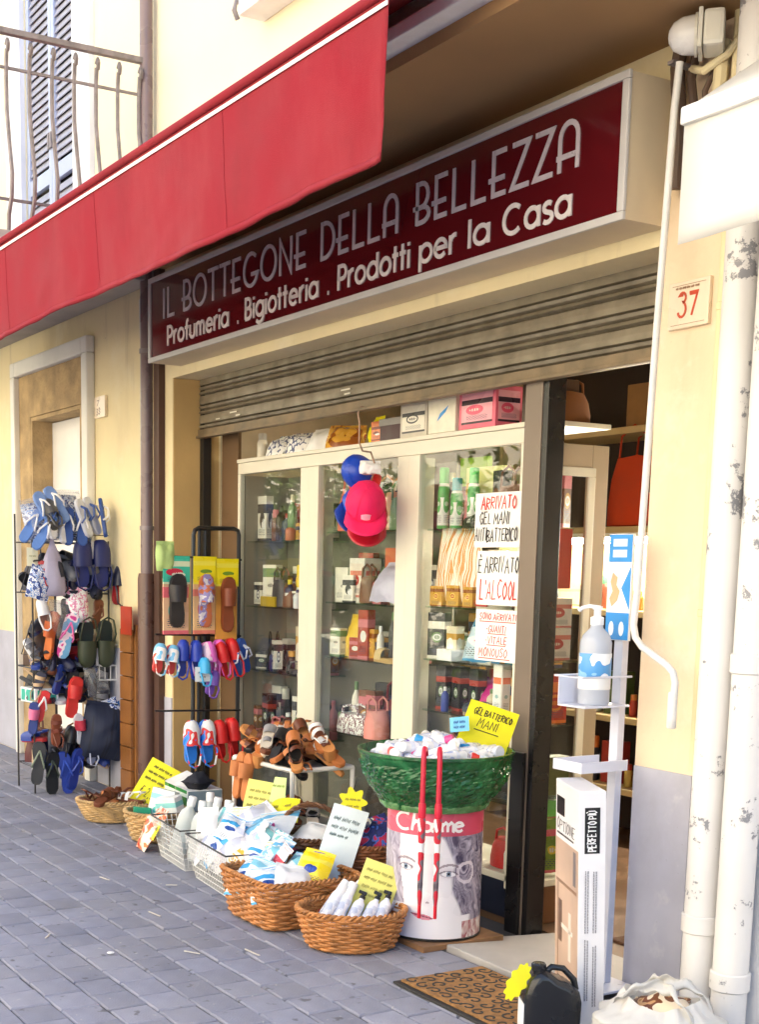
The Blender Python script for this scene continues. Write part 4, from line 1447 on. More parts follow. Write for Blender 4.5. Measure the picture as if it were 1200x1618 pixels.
def handbag(label, loc, size, m, rz, group=None, hm=None):
    t = thing('handbag', label, 'bag', loc, (0, 0, rz), group)
    w, d, h = size
    pillow = MB()
    pillow.lathe([(.42, 0), (.5, .02), (.5, .3), (.46, .7), (.38, 1.0)], 20, sx=w, sy=d * 1.1)
    pillow.v = [(x, y_, z * h * (1 + .05 * noise.noise(Vector((x * 12, y_ * 12, z * 3))))) for x, y_, z in pillow.v]
    pillow.build('body', m, t, smooth=True)
    q = MB()
    for s_ in (-1, 1):
        q.tube([(-w * .25, s_ * d * .3, h * .92), (-w * .22, s_ * d * .3, h * 1.3), (0, s_ * d * .3, h * 1.45), (w * .22, s_ * d * .3, h * 1.3), (w * .25, s_ * d * .3, h * .92)], .006, 6)
    q.build('handle', hm or m, t, smooth=True)
    return t


stripe = pmat('beige_striped_canvas', [S(226, 214, 190), S(150, 130, 105)], 1.2, rough=.8, stretch=(1, 90, 1))
creamstripe = pmat('cream_orange_striped_bag', [S(248, 240, 222), S(232, 160, 90), S(250, 245, 235)], 3, rough=.5, stretch=(22, 1, .5))
sky_p = pack('pale_blue_packet', S(205, 228, 245), S(90, 170, 225), S(250, 250, 252), S(240, 120, 170), seed=1)
shelf_items(1, 0, [('b', (60, 34, 22), .38, .3, dict(cn='dark brown perfume bottle with tall neck', h=.19, r=.03, cap=(30, 18, 14))), ('b', (225, 215, 200), .55, .35, dict(cn='white perfume bottle', h=.15, r=.028, cap=(210, 205, 200))),
                   ('b', (200, 120, 90), .62, .15, dict(cn='short coral perfume flask', h=.09, r=.03, cap=(235, 230, 220))), ('b', (92, 58, 34), .78, .35, dict(cn='amber perfume bottle with white cap', h=.17, r=.03, cap=(240, 240, 240))), ('b', (48, 30, 24), .9, .2, dict(cn='black brown spray bottle', h=.16, r=.025, cap=(60, 45, 35)))])
shelf_items(1, 1, [('c', (196, 164, 30), .33, .3, dict(cn='yellow sponge box', s=(.17, .12, .055))), ('b', (240, 205, 30), .60, .55, dict(cn='tall yellow spray can', h=.23, r=.03, ct='wide', cap=(235, 205, 40))), ('b', (38, 52, 92), .62, .15, dict(cn='navy bottle with white label', h=.15, r=.028, cap=(225, 205, 40), band=WHITE)),
                   ('b', (242, 214, 40), .75, .3, dict(cn='yellow spray can with white base', h=.21, r=.032, ct='wide', cap=(245, 215, 45), band=WHITE)), ('b', (225, 228, 235), .8, .05, dict(cn='white and blue bottle', h=.1, r=.025, cap=(40, 60, 120))), ('c', (214, 40, 40), .92, .1, dict(cn='small bright red carton', s=(.07, .06, .05)))])
shelf_items(1, 2, [('b', (40, 52, 110), .35, .2, dict(cn='small blue flask with pink top', h=.12, r=.03, cap=(190, 70, 110))), ('s', (60, 60, 66), .62, .35, dict(cn='dark grey sandal', k='sandal', um=(120, 120, 126), rz=70)), ('p', (70, 110, 190), .68, .6, dict(cn='blue cosmetic packet', s=(.14, .15, .05))),
                   ('s', (190, 190, 196), .88, .2, dict(cn='silver grey slide', k='slide', um=(90, 90, 100), rz=50)), ('p', (180, 60, 110), .82, .8, dict(cn='magenta gift packet', s=(.12, .18, .06)))])
shelf_items(1, 3, [('c', (228, 120, 80), .75, .75, dict(cn='upright orange and white gift box', s=(.2, .05, .24), p=pack('orange_gift_box', S(245, 225, 210), S(220, 110, 70), S(220, 90, 60), axis='xz', seed=7))), ('b', (40, 120, 60), .75, .3, dict(cn='green bottle with silver cap', h=.15, r=.035, cap=(190, 190, 190))), ('b', (50, 48, 46), .6, .2, dict(cn='black jar with white cap', h=.13, r=.035, cap=(230, 230, 230)))])
coral = mat('coral_canvas', S(226, 106, 92), rough=.8, bump=.3, bs=20)
shelf_items(2, 0, [('h', coral, .2, .4, dict(cn='coral red shopper bag', s=(.26, .12, .2), rz=10)), ('h', mat('peach_canvas', S(235, 170, 140), rough=.8), .62, .5, dict(cn='peach coloured shopper bag', s=(.24, .12, .18)))])
shelf_items(2, 1, [('c', (206, 100, 60), .75, .7, dict(cn='tall orange storage box', s=(.26, .1, .27))), ('c', (235, 232, 225), .28, .5, dict(cn='white gift box with red and green flowers', s=(.14, .1, .22), p=flower)), ('p', (206, 200, 226), .8, .1, dict(cn='lavender wrapped blanket', s=(.26, .2, .09), tilt=60)), ('b', (235, 210, 60), .93, .1, dict(cn='small yellow bottle', h=.07, r=.03, ct='wide', cap=(235, 210, 60)))])
shelf_items(2, 2, [('p', (236, 196, 60), .22, .4, dict(cn='yellow knitted pouch', s=(.16, .2, .06))), ('c', goldp, .5, .3, dict(cn='gold perfume carton', s=(.08, .05, .15))), ('b', (245, 240, 232), .63, .2, dict(cn='white perfume flask with orange base', h=.17, r=.018, cap=(245, 245, 245))),
                   ('s', (206, 170, 110), .75, .1, dict(cn='straw coloured mule', k='slide', um=(226, 200, 150), rz=75)), ('b', (248, 244, 236), .94, .15, dict(cn='white roll-on bottle', h=.14, r=.022, cap=(250, 250, 250))), ('p', (238, 140, 70), .87, .85, dict(cn='orange flower brooch pouch', s=(.15, .19, .04)))])
shelf_items(2, 3, [('h', mat('burgundy_leather', S(126, 30, 44), rough=.4), .78, .5, dict(cn='burgundy handbag with gold chain', s=(.26, .12, .2))), ('h', pmat('silver_sequin', [S(235, 225, 230), S(120, 70, 90), S(250, 250, 250)], 60), .36, .1, dict(cn='silver sequinned purse', s=(.3, .1, .1))), ('c', (150, 190, 200), .3, .5, dict(cn='pale blue picture gift box', s=(.16, .08, .1), p=sky_p)), ('h', mat('rose_leather', S(214, 140, 132), rough=.5), .7, .0, dict(cn='rose pink bucket bag', s=(.16, .11, .14)))])
hair = pack('hairspray_can', S(240, 240, 234), S(80, 170, 90), S(90, 180, 100), S(245, 245, 240), axis='xz', seed=6)
shelf_items(3, 0, [('b', hair, .06, .2, dict(cn='white hairspray can with green cap, nearest the mullion', h=.27, r=.027, ct='wide', cap=(70, 180, 80))), ('b', hair, .22, .15, dict(cn='green and white hairspray can with teal cap', h=.22, r=.028, ct='wide', cap=(40, 150, 160))), ('b', hair, .34, .3, dict(cn='white hairspray can with bright green cap', h=.26, r=.027, ct='wide', cap=(70, 190, 90))),
                   ('c', (222, 220, 150), .3, .85, dict(cn='pale yellow dye carton at the back', s=(.26, .06, .27))), ('c', (150, 190, 60), .12, .95, dict(cn='lime green packet at the back', s=(.2, .03, .32))), ('s', BLK, .48, .1, dict(cn='black strappy sandal', k='sandal', um=BLK, rz=80)), ('h', mat('brown_purse_leather', S(110, 60, 44), rough=.5), .6, .7, dict(cn='brown leather purse', s=(.2, .1, .18))),
                   ('c', (238, 92, 40), .72, .2, dict(cn='orange red carton beside the notices', s=(.06, .06, .14))), ('c', (230, 200, 80), .85, .8, dict(cn='yellow book like box', s=(.1, .06, .2))), ('c', (220, 60, 44), .95, .5, dict(cn='tall red carton at the right edge', s=(.06, .1, .26)))])
shelf_items(3, 1, [('p', creamstripe, .26, .15, dict(cn='large cream bag with orange stripes', s=(.32, .33, .07), tilt=85)), ('c', goldp, .12, .05, dict(cn='gold honey jar carton at the left', s=(.09, .06, .09))), ('c', goldp, .3, .05, dict(cn='gold honey jar carton in the middle', s=(.09, .06, .095))), ('c', goldp, .44, .1, dict(cn='gold honey jar carton at the right', s=(.07, .06, .09))),
                   ('s', (240, 232, 215), .62, .2, dict(cn='white canvas shoe with red toe', k='clog', um=(206, 60, 60), rz=85)), ('b', (240, 236, 230), .66, .6, dict(cn='white aerosol can', h=.16, r=.03, ct='wide', cap=(240, 130, 60)))])
shelf_items(3, 2, [('p', sky_p, .55, .25, dict(cn='pale blue washing packet', s=(.28, .2, .1), tilt=70)), ('c', (250, 250, 250), .25, .05, dict(cn='white carton with red top', s=(.11, .08, .05))), ('b', (200, 205, 215), .28, .7, dict(cn='clear grey bottle', h=.17, r=.035, cap=(40, 40, 44))), ('p', (66, 180, 214), .8, .3, dict(cn='turquoise packet', s=(.16, .2, .07)))])
shelf_items(3, 3, [('s', stripe, .55, .1, dict(cn='beige striped wedge espadrille in front', k='wedge', um=(50, 60, 80), rz=80)), ('s', stripe, .72, .55, dict(cn='beige striped wedge espadrille standing behind', k='wedge', um=stripe, rz=95, rx=35)), ('p', (206, 40, 140), .5, .6, dict(cn='magenta quilted pouch', s=(.28, .15, .08))),
                   ('b', (60, 80, 170), .2, .05, dict(cn='small blue bottle with white cap', h=.11, r=.018, cap=(245, 245, 245))), ('c', (248, 246, 240), .80, .0, dict(cn='tall white toothpaste carton', s=(.06, .05, .24), p=pack('toothpaste_box', S(250, 250, 248), S(240, 120, 60), S(70, 170, 170), axis='xz', seed=8))), ('c', (180, 100, 90), .9, .3, dict(cn='dusty pink tall carton', s=(.07, .05, .22))), ('c', (238, 110, 50), .97, .1, dict(cn='orange carton in the corner', s=(.05, .06, .25)))])
shelf_items(3, 4, [('s', (124, 70, 44), .28, .3, dict(cn='brown suede boot shaped clog', k='clog', um=(140, 80, 50), rz=70)), ('h', mat('chestnut_suede', S(134, 78, 52), rough=.8), .3, .5, dict(cn='chestnut suede bag', s=(.24, .12, .22))), ('h', BLK, .72, .4, dict(cn='black leather bag', s=(.24, .12, .2)))])
for pn_, sh_ in ((1, 0), (1, 1), (1, 2), (1, 3), (2, 0), (2, 1), (2, 2), (2, 3), (3, 0), (3, 1), (3, 2), (3, 3), (3, 4)):
    fill_shelf(pn_, sh_, pn_ * 10 + sh_)
    fill_shelf(pn_, sh_, 200 + pn_ * 10 + sh_, 6, .38, .43, 'middle')
# bottom compartments
for i, (x, y_, c, s_, lab) in enumerate(((-1.13, .40, (206, 40, 44), (.2, .14, .12), 'red toy bag behind the right lower pane'), (-1.1, .52, (60, 140, 190), (.16, .1, .1), 'light blue toy bag behind the right lower pane'), (-2.2, .5, (70, 60, 60), (.3, .16, .2), 'dark grey bag on the cabinet floor behind the shoe table'), (-3.1, .5, (60, 64, 74), (.3, .16, .18), 'slate bag on the cabinet floor at the left end'))):
    handbag(lab, (x, y_, .161), s_, C3(*c), R(20 * i), 'bags on the cabinet floor')
bottle('small white and orange cream tube on the cabinet floor by the door post', (-1.06, .34, .161), .12, .025, C3(246, 244, 240), C3(240, 120, 60), cap='wide')
carton('green snack carton on the cabinet floor by the door post', (-1.04, .5, .161), (.1, .06, .3), C3(110, 190, 90), panel=pack('snack_box', S(120, 200, 90), S(250, 150, 60), S(250, 220, 80), axis='xz', seed=9))

# goods on top of the cabinet
TOPZ = 2.007
ctop = 'goods on top of the display cabinet'
gs_print = pack('grey_appliance_box', S(228, 222, 205), S(70, 70, 72), S(60, 60, 62), S(220, 215, 200), axis='xz', seed=2)
pk_print = pack('pink_appliance_box', S(240, 170, 180), S(60, 40, 50), S(236, 90, 120), S(246, 214, 206), axis='xz', seed=3)
carton('grey appliance box with dark print, left of three boxes above the window', (-1.80, .36, TOPZ), (.21, .14, .155), C3(200, 192, 176), panel=gs_print, group=ctop)
bx = carton('white appliance box with a blue picture, middle of three boxes above the window', (-1.565, .35, TOPZ), (.2, .15, .15), C3(236, 230, 208), group=ctop)
MB().prism([(-.03, .05), (.03, .085), (.05, .11), (-.01, .08)], 0, .001, M=Matrix(((1, 0, 0, 0), (0, 0, -1, -.0755), (0, 1, 0, 0), (0, 0, 0, 1)))).build('blue_picture', C3(60, 150, 220), bx)
carton('pink appliance box, right of three boxes above the window', (-1.32, .35, TOPZ), (.25, .14, .165), C3(230, 110, 130), panel=pk_print, group=ctop)
carton('dark carton in the shade at the right end above the window', (-1.02, .42, TOPZ), (.16, .16, .17), C3(70, 52, 40), group=ctop)
carton('flat dark box with silver lid above the caps', (-2.02, .40, TOPZ), (.2, .16, .1), C3(70, 40, 44), lid=C3(150, 146, 140), group=ctop)
foil = pmat('silver_foil_print', [S(240, 240, 245), S(90, 100, 140), S(250, 250, 250)], 30, bump=.6)
for i, (x, c, lab) in enumerate(((-3.2, foil, 'crumpled silver and blue bag above the left pane'), (-2.98, foil, 'silver wrapped bag beside the crumpled one above the left pane'), (-2.72, PAPER, 'white paper bag above the left mullion'), (-2.52, goldp, 'gold wrapped bag above the middle pane'))):
    packet(lab, (x, .38, TOPZ + .045), (.2, .16, .08), c, (R(50), 0, R(15 * i)), group=ctop, seed=40 + i)
bottle('white can standing at the left end above the window', (-3.4, .38, TOPZ), .14, .03, C3(225, 218, 200), C3(200, 195, 180), cap='wide')
packet('yellow wrapped flower bag above the middle pane', (-2.3, .42, TOPZ + .07), (.1, .12, .06), YEL, (R(75), 0, 0), seed=50)
carton('orange and brown picture card box above the caps', (-2.16, .34, TOPZ), (.09, .03, .1), C3(220, 120, 70), panel=pack('picture_box', S(222, 130, 80), S(120, 50, 40), S(120, 50, 40), axis='xz', seed=10))

# goods behind the glazed cabinet end
for lab, x, y_, z, s_, m in (('tall red gift bag behind the glazed cabinet end', -.95, .42, 1.352, (.07, .12, .24), C3(214, 52, 40)), ('floral cream carton behind the glazed cabinet end, upper', -.95, .43, 1.062, (.07, .13, .13), flower), ('floral cream carton behind the glazed cabinet end, lower', -.95, .43, 1.194, (.07, .13, .12), flower),
                             ('red orange carton behind the glazed cabinet end', -.95, .43, .802, (.07, .12, .2), pack('flame_carton', S(206, 40, 30), S(250, 120, 40), S(250, 140, 40), S(206, 40, 30), axis='xz', seed=12)), ('olive green bag behind the lower cabinet end', -.95, .45, .502, (.07, .14, .16), C3(110, 110, 50))):
    carton(lab, (x, y_, z), s_, m)
packet('green and pink snack bag behind the lowest part of the cabinet end', (-.94, .44, .28), (.15, .22, .05), pack('snack_bag', S(120, 150, 50), S(220, 90, 110), S(230, 200, 60), seed=11), (R(84), 0, R(84)), seed=60)

# ------------------------------------------------------------------ counter at the back of the shop
ct = thing('back_counter', 'lit cream shelving with counter deep inside the shop door', 'shelving', (-1.5, 1.9, -.03))
oak = mat('cream_shelf_board', (0.55, 0.42, 0.22), rough=.5, var=.1)
for z, d in ((1.655, .0), (2.17, .05), (1.22, .0), (.66, .0), (.28, .0)):
    MB().box(-1.6, 1.9, -.12 + d, .28, z, z + .035).build('shelf', oak, ct, bevel=.004)
MB().box(-1.6, 1.9, .281, .3, 0, 2.6).build('back_panel', mat('dark_back_board', (0.05, 0.035, 0.03), rough=.8), ct)
MB().box(-1.56, 1.88, .26, .28, 1.26, 1.65).build('lit_back_panel', mat('cream_lit_panel', (0.7, 0.6, 0.36), rough=.6), ct)  # cream sheet added over the dark board to brighten the shelf zone
for x in (-1.6, -.35, .8):
    MB().box(x, x + .03, -.1, .28, .0, 2.6).build('upright', oak, ct)
lt = thing('strip_light', 'lit white tube under the cream shelf inside the shop', 'lamp', (-1.5, 1.76, 1.585))
MB().tube([(-1.3, 0, 0), (1.5, 0, 0)], .016, 10).build('tube', mat('lit_tube', (1.0, 0.93, 0.78), emit=34.0), lt, smooth=True)
MB().box(-1.35, 1.55, -.02, .03, .018, .04).build('fitting', trim_m, lt)
rg = random.Random(21)
palette = [(230, 220, 180), (200, 170, 90), (180, 60, 50), (90, 110, 60), (60, 60, 70), (235, 235, 225), (220, 130, 60), (120, 60, 40), (70, 140, 90), (190, 150, 130)]
for sh_, z in ((0, 1.226), (1, .666), (2, .286)):
    x = -2.35
    i = 0
    while x < .1:
        h = rg.uniform(.1, .27)
        w = rg.uniform(.06, .13)
        c = rg.choice(palette)
        lab = '%s from the left on the %s shelf at the back of the shop' % (('carton', 'bottle')[i % 2] + ' ' + (SEQ + ['eleventh', 'twelfth', 'thirteenth', 'fourteenth', 'fifteenth', 'sixteenth', 'seventeenth', 'eighteenth', 'nineteenth', 'twentieth', 'twenty-first', 'twenty-second', 'twenty-third', 'twenty-fourth'])[i], ('lit', 'dim middle', 'lowest')[sh_])
        if i % 2 == 0:
            carton(lab, (x, 1.9, z - .001), (w, .1, h), C3(*c), group='goods at the back of the shop')
        else:
            bottle(lab, (x, 1.86, z - .001), h, w * .35, C3(*c), C3(*rg.choice(palette)), cap='wide', group='goods at the back of the shop', n=10)
        x += w + .03
        i += 1
handbag('dark orange canvas bag on the cream shelf inside the door', (-2.05, 1.92, 1.661), (.42, .2, .36), mat('dark_orange_canvas', S(190, 60, 20), rough=.8), 0)
carton('beige dotted box standing on its corner inside the door', (-1.86, 1.84, 1.80), (.2, .03, .2), pmat('dotted_print', [S(190, 165, 130), S(90, 70, 55)], 45), (0, R(45), 0))
for x, c, h, lab in ((-2.05, (150, 110, 70), .22, 'brown paper carton on the dark top shelf'), (-1.72, (30, 120, 50), .3, 'dark green carton on the dark top shelf'), (-1.5, (120, 30, 26), .28, 'dark red carton on the dark top shelf')):
    carton(lab, (x, 1.96, 2.176), (.2, .14, h), C3(*c))
carton('small bright green carton under the top shelf', (-1.75, 1.9, 1.661), (.09, .1, .42), C3(40, 180, 60))
handbag('large brown canvas bag on top of the cabinet end', (-.98, .44, TOPZ), (.17, .26, .12), mat('brown_canvas_bag', S(120, 76, 40), rough=.9), 0)
bm_ = tag(MB().box(-.55, .1, .45, 1.5, -.03, -.018).build('inner_doormat', mat('dark_coir', (0.11, 0.05, 0.025), rough=.95, bump=.8, bs=120), bevel=.003), 'dark brown coir mat just inside the shop door', 'mat')

# ------------------------------------------------------------------ baskets
wick = mat('honey_wicker', (0.48, 0.20, 0.06), rough=.55, var=.35, vs=25, bump=.2, bs=80)
wick2 = mat('straw_wicker', (0.55, 0.36, 0.16), rough=.6, var=.3, vs=25, bump=.2, bs=80)
wickd = mat('dark_brown_wicker', (0.16, 0.07, 0.03), rough=.5, var=.3, vs=25, bump=.2, bs=80)


def wicker(label, loc, rz, rx, ry, h, m, taper=.78, rows=12, sup=2.0, cat='basket', stakes=26, handle=False, slant=False):
    """woven basket: weavers run in and out of upright stakes, plaited rim and foot"""
    t = thing('wicker_basket', label, cat, loc, (0, 0, rz))

    def pt(a, f, off=0.0):
        k = taper + (1 - taper) * f ** .8
        c, s_ = math.cos(a), math.sin(a)
        d = (abs(c) ** sup + abs(s_) ** sup) ** (-1 / sup)
        return ((rx * k + off) * c * d, (ry * k + off) * s_ * d)
    n = stakes * 4
    q = MB()
    for r_ in range(rows):
        f = (r_ + .5) / rows
        sg_ = 1 if r_ % 2 else -1
        pts = []
        for i in range(n):
            a = 2 * math.pi * i / n
            o = .006 * math.cos(a * stakes * .5) * sg_ if not slant else .006 * math.cos(a * stakes * .5 + r_ * 1.3)
            x, y_ = pt(a, f, o)
            pts.append((x, y_, .008 + f * (h - .012)))
        q.tube(pts, h / rows * .52, 5, closed=True)
    q.build('weave', m, t, smooth=True)
    q = MB()
    for i in range(stakes):
        a = 2 * math.pi * i / stakes
        q.tube([(*pt(a, 0, -.002), .004), (*pt(a, .5, -.001), h * .5), (*pt(a, 1), h)], .0032, 5)
    q.build('stakes', m, t, smooth=True)
    for k, nm in ((0, 'rim_strand'), (1, 'rim_strand')):
        q = MB()
        pts = []
        for i in range(n * 2):
            a = 2 * math.pi * i / (n * 2)
            w = a * stakes + k * math.pi
            x, y_ = pt(a, 1, .007 * math.cos(w))
            pts.append((x, y_, h + .004 + .006 * math.sin(w)))
        q.tube(pts, .0062, 5, closed=True)
        q.build(nm, m, t, smooth=True)
    q = MB()
    q.prism([pt(2 * math.pi * i / 32, 0, -.004) for i in range(32)], .003, .012)
    q.build('base', m, t)
    if handle:
        q = MB()
        for k in (0, 1, 2):
            q.tube([(math.cos(b) * rx * .98, .012 * math.sin(b * 9 + k * 2.1), h + .008 * math.cos(b * 9 + k * 2.1) + math.sin(b) * .14) for b in [math.pi * i / 24 for i in range(25)]], .0065, 5)
        q.build('handle', m, t, smooth=True)
    return t


wirem = mat('white_wire', (0.72, 0.72, 0.70), rough=.4, var=.08)
dwire = mat('dark_wire', (0.05, 0.045, 0.045), rough=.45, metal=.3)


def wire_basket(label, loc, rz, w, d, h, m, nx=12, nz=5):
    t = thing('wire_basket', label, 'basket', loc, (0, 0, rz))
    fl = .04

    def ring(f):
        a, b = w / 2 - fl * (1 - f), d / 2 - fl * (1 - f)
        return [(-a, -b, f * h), (a, -b, f * h), (a, b, f * h), (-a, b, f * h)]
    q = MB()
    q.tube(ring(1), .0042, 6, closed=True)
    q.build('top_rim', dwire, t)
    q = MB()
    for k in range(nz):
        q.tube(ring(k / nz), .002, 4, closed=True)
    q.build('side_wires', m, t)
    q = MB()
    r0, r1 = ring(0), ring(1)
    for s_ in range(4):
        nn = nx if s_ % 2 == 0 else max(5, int(nx * d / w))
        for i in range(nn):
            u = i / nn
            p0 = [r0[s_][k] + (r0[(s_ + 1) % 4][k] - r0[s_][k]) * u for k in range(3)]
            p1 = [r1[s_][k] + (r1[(s_ + 1) % 4][k] - r1[s_][k]) * u for k in range(3)]
            q.tube([p0, p1], .002, 4)
    for i in range(nx):
        x = -w / 2 + fl + (w - 2 * fl) * (i + .5) / nx
        q.tube([(x, -d / 2 + fl, 0), (x, d / 2 - fl, 0)], .002, 4)
    q.build('upright_wires', m, t)
    return t


def lay(i, k):
    return random.Random(i * 31 + k)


# front oval basket with spray bottles
wicker('oval honey wicker basket of white spray bottles, nearest the doormat', (-.87, -.57, 0), R(58), .205, .165, .145, wick, rows=13)
tag(MB().grid(14, 14, lambda u, v: ((u - .5) * .25, (v - .5) * .2, .055 + .03 * (abs(u - .5) ** 2 + abs(v - .5) ** 2) * 4 + .008 * math.sin(u * 17) * math.sin(v * 13)), M=Matrix.Translation((-.87, -.57, 0)) @ Matrix.Rotation(R(58), 4, 'Z'), thick=.003).build('red_liner', mat('red_liner_cloth', S(160, 30, 28), rough=.8), smooth=True),
    'red cloth lining the oval wicker basket', 'cloth')
c58, s58 = math.cos(R(58)), math.sin(R(58))
silverb = pack('white_spray_label', S(240, 241, 246), S(214, 220, 232), S(190, 198, 218), S(236, 238, 244), ink=S(130, 138, 160), axis='xz', seed=61)
k = 0
for iy, (oy, nrow) in enumerate(((.05, 5), (-.03, 5))):
    for ix in range(nrow):
        lx, ly = -.125 + ix * .055, oy
        x, y_ = -.87 + lx * c58 - ly * s58, -.57 + lx * s58 + ly * c58
        small = ix >= 2 + (1 - iy)
        bottle('white spray bottle with black nozzle in the right half of the oval basket' if small else 'tall white spray can with white cap in the left half of the oval basket', (x, y_, .07),
               .16 if small else .2, .024, silverb, BLK if small else WHITE, cap='spray' if small else 'wide', rot=(R(-38 + 4 * iy), R(14 + 3 * (k % 3)), R(58 - 40 + 3 * k)),
               group='spray bottles with black nozzles in the oval basket' if small else 'white spray cans in the oval basket', name='spray_bottle' if small else 'spray_can')
        k += 1
card('pale yellow price card standing in the oval basket of spray bottles', (-.875, -.505, .085), (R(72), R(17), R(50)), .15, .235, LYEL, [('~', -.4, .80, .7, .06), ('~', -.4, .66, .75, .06), ('~', -.38, .52, .7, .06), ('~', -.36, .40, .5, .05)], pl((150, 140, 60), .7), bend=.004, sw=.002)

# large square wicker basket with packets
wicker('large square honey wicker basket of cleaning packets, beside the oval one', (-1.345, -.57, 0), R(0), .225, .225, .19, wick, taper=.86, rows=15, sup=7, stakes=34)
wip = pack('blue_wipes_packet', S(240, 246, 252), S(70, 170, 226), S(40, 80, 160), S(240, 246, 252), seed=21)
wip2 = pack('pale_teal_packet', S(222, 240, 245), S(140, 206, 228), S(120, 200, 230), S(250, 250, 250), seed=22, tilt=.3)
yelp = pack('yellow_sponge_packet', S(250, 222, 40), S(250, 230, 90), S(40, 70, 160), S(60, 90, 180), seed=23)
redp = pack('red_white_packet', S(250, 248, 246), S(214, 50, 60), S(90, 170, 220), seed=24)
for i, (x, y_, z, rx, ry, rz, s_, m, lab) in enumerate((
        (-1.46, -.70, .16, 38, -12, 20, (.16, .2, .06), wip, 'white and blue wipes packet at the front left of the square basket'), (-1.45, -.60, .19, 50, 5, -15, (.15, .2, .05), redp, 'red and white packet at the left of the square basket'),
        (-1.36, -.70, .165, 42, 8, 35, (.15, .17, .05), wip2, 'pale teal packet at the front of the square basket'), (-1.27, -.71, .16, 35, -6, 60, (.15, .18, .05), wip, 'blue lettered packet at the front right of the square basket'),
        (-1.33, -.56, .18, 45, 0, 10, (.16, .18, .06), wip2, 'pale teal packet in the middle of the square basket'), (-1.24, -.52, .215, 48, 10, 40, (.14, .15, .06), yelp, 'yellow sponge packet lying on top of the square basket'),
        (-1.20, -.64, .175, 40, 12, 70, (.15, .17, .05), PAPER, 'white tissue packet at the right of the square basket'), (-1.38, -.47, .17, 40, 0, -20, (.18, .16, .06), PAPER, 'white tissue packet at the back of the square basket'))):
    packet(lab, (x, y_, z), s_, m, (R(rx), R(ry), R(rz)), group='packets in the square wicker basket', seed=80 + i)
card('tall pale blue price card standing behind the square basket', (-1.33, -.40, .12), (R(68), R(13), R(46)), .155, .34, mat('pale_blue_card', (0.70, 0.80, 0.84), rough=.6, var=.03), [('~', -.38, .80, .78, .055), ('~', -.38, .69, .76, .055), ('~', -.36, .60, .5, .04)], pl((90, 110, 110), .7), bend=.003, sw=.003)

# tall basket with blue cloth, dark scoop basket behind
wicker('tall round wicker basket of navy cloth between the drum and the blue card', (-1.42, -.16, 0), 0, .145, .135, .26, mat('red_brown_wicker', (0.26, 0.10, 0.04), rough=.5, var=.35, vs=25), taper=.8, rows=18, stakes=24)
navyp = pmat('navy_print_cloth', [S(26, 38, 110), S(22, 32, 90), S(50, 90, 180), S(170, 40, 80)], 30, rough=.8)
for i, (x, y_, z, s_) in enumerate(((-1.46, -.18, .28, (.2, .18, .1)), (-1.36, -.14, .30, (.18, .16, .1)), (-1.42, -.10, .26, (.2, .2, .1)))):
    packet('folded navy printed cloth in the tall basket, ' + ('left', 'right', 'rear')[i], (x, y_, z), s_, navyp, (R(30 + 10 * i), R(-8 * i), R(40 * i)), group='cloths in the tall basket', seed=110 + i, name='folded_cloth', cat='cloth')
packet('small yellow soft toy pouch on the navy cloth', (-1.38, -.21, .355), (.09, .06, .05), pmat('yellow_toy_print', [S(240, 200, 60), S(250, 250, 240), S(60, 70, 120)], 25), (R(30), 0, R(30)), seed=120)
wicker('dark brown wicker basket with arched handle behind the blue card', (-1.74, -.24, 0), R(60), .15, .15, .24, wickd, taper=.8, rows=14, stakes=22, handle=True)
packet('white mesh bag lying in the dark handled basket', (-1.72, -.26, .23), (.2, .2, .08), PAPER, (R(25), 0, R(20)), seed=121)
lace = pmat('cream_crochet', [S(244, 230, 208), S(226, 196, 164), S(250, 240, 224)], 55, rough=.9, bump=.8)
packet('cream crochet bag hanging left of the green tub', (-1.30, -.02, .44), (.16, .34, .1), lace, (R(86), 0, R(50)), seed=122, name='crochet_bag', cat='bag')
yf = thing('flower_price_tag', 'yellow flower shaped price tag left of the green tub', 'card', (-1.62, -.10, .40), (R(84), 0, R(40)))
fl = [((.058 + .012 * math.cos(7 * a)) * math.cos(a), (.058 + .012 * math.cos(7 * a)) * math.sin(a)) for a in [2 * math.pi * i / 42 for i in range(42)]]
MB().prism(fl, 0, .002).build('sheet', YEL, yf)
q = MB()
scribble(q, -.035, .005, .07, .012, .0022, Matrix.Translation((0, 0, .0022)), 1)
scribble(q, -.03, -.025, .06, .012, .0022, Matrix.Translation((0, 0, .0022)), 2)
q.build('handwriting', pl((120, 110, 20)), yf)
MB().tube([(0, .05, -.002), (.01, .11, -.01)], .003, 5).build('peg', BLK, yf)

# wire baskets along the kerb side
wire_basket('white wire basket of bleach bottles, second from the square wicker basket', (-2.44, -.46, .004), R(-6), .44, .34, .2, wirem, nx=18, nz=7)
wire_basket('white wire basket heaped with bagged napkins beside the square wicker basket', (-1.90, -.50, .004), R(-6), .52, .36, .2, wirem, nx=20, nz=7)
milk = mat('milky_bottle_plastic', (0.74, 0.79, 0.78), rough=.35, var=.05, trans=.25)
for i, (x, y_, rx) in enumerate(((-2.56, -.52, -14), (-2.44, -.42, -12), (-2.34, -.52, -8), (-2.30, -.40, -10), (-2.52, -.36, -6))):
    bottle(('leftmost', 'second', 'foremost right', 'rear right', 'rearmost')[i] + ' milky bleach bottle in the white wire basket', (x, y_, .03), .29, .045, milk, WHITE, cap='cap', rot=(R(rx), R(8 - 5 * i), 0), group='bleach bottles', name='bleach_bottle')
card('small yellow tag on the wire basket of bleach bottles', (-2.60, -.635, .10), (R(62), 0, R(-20)), .09, .09, YEL, [('~', -.3, .5, .6, .2)], pl((110, 100, 20)), bend=.002, sw=.0025)
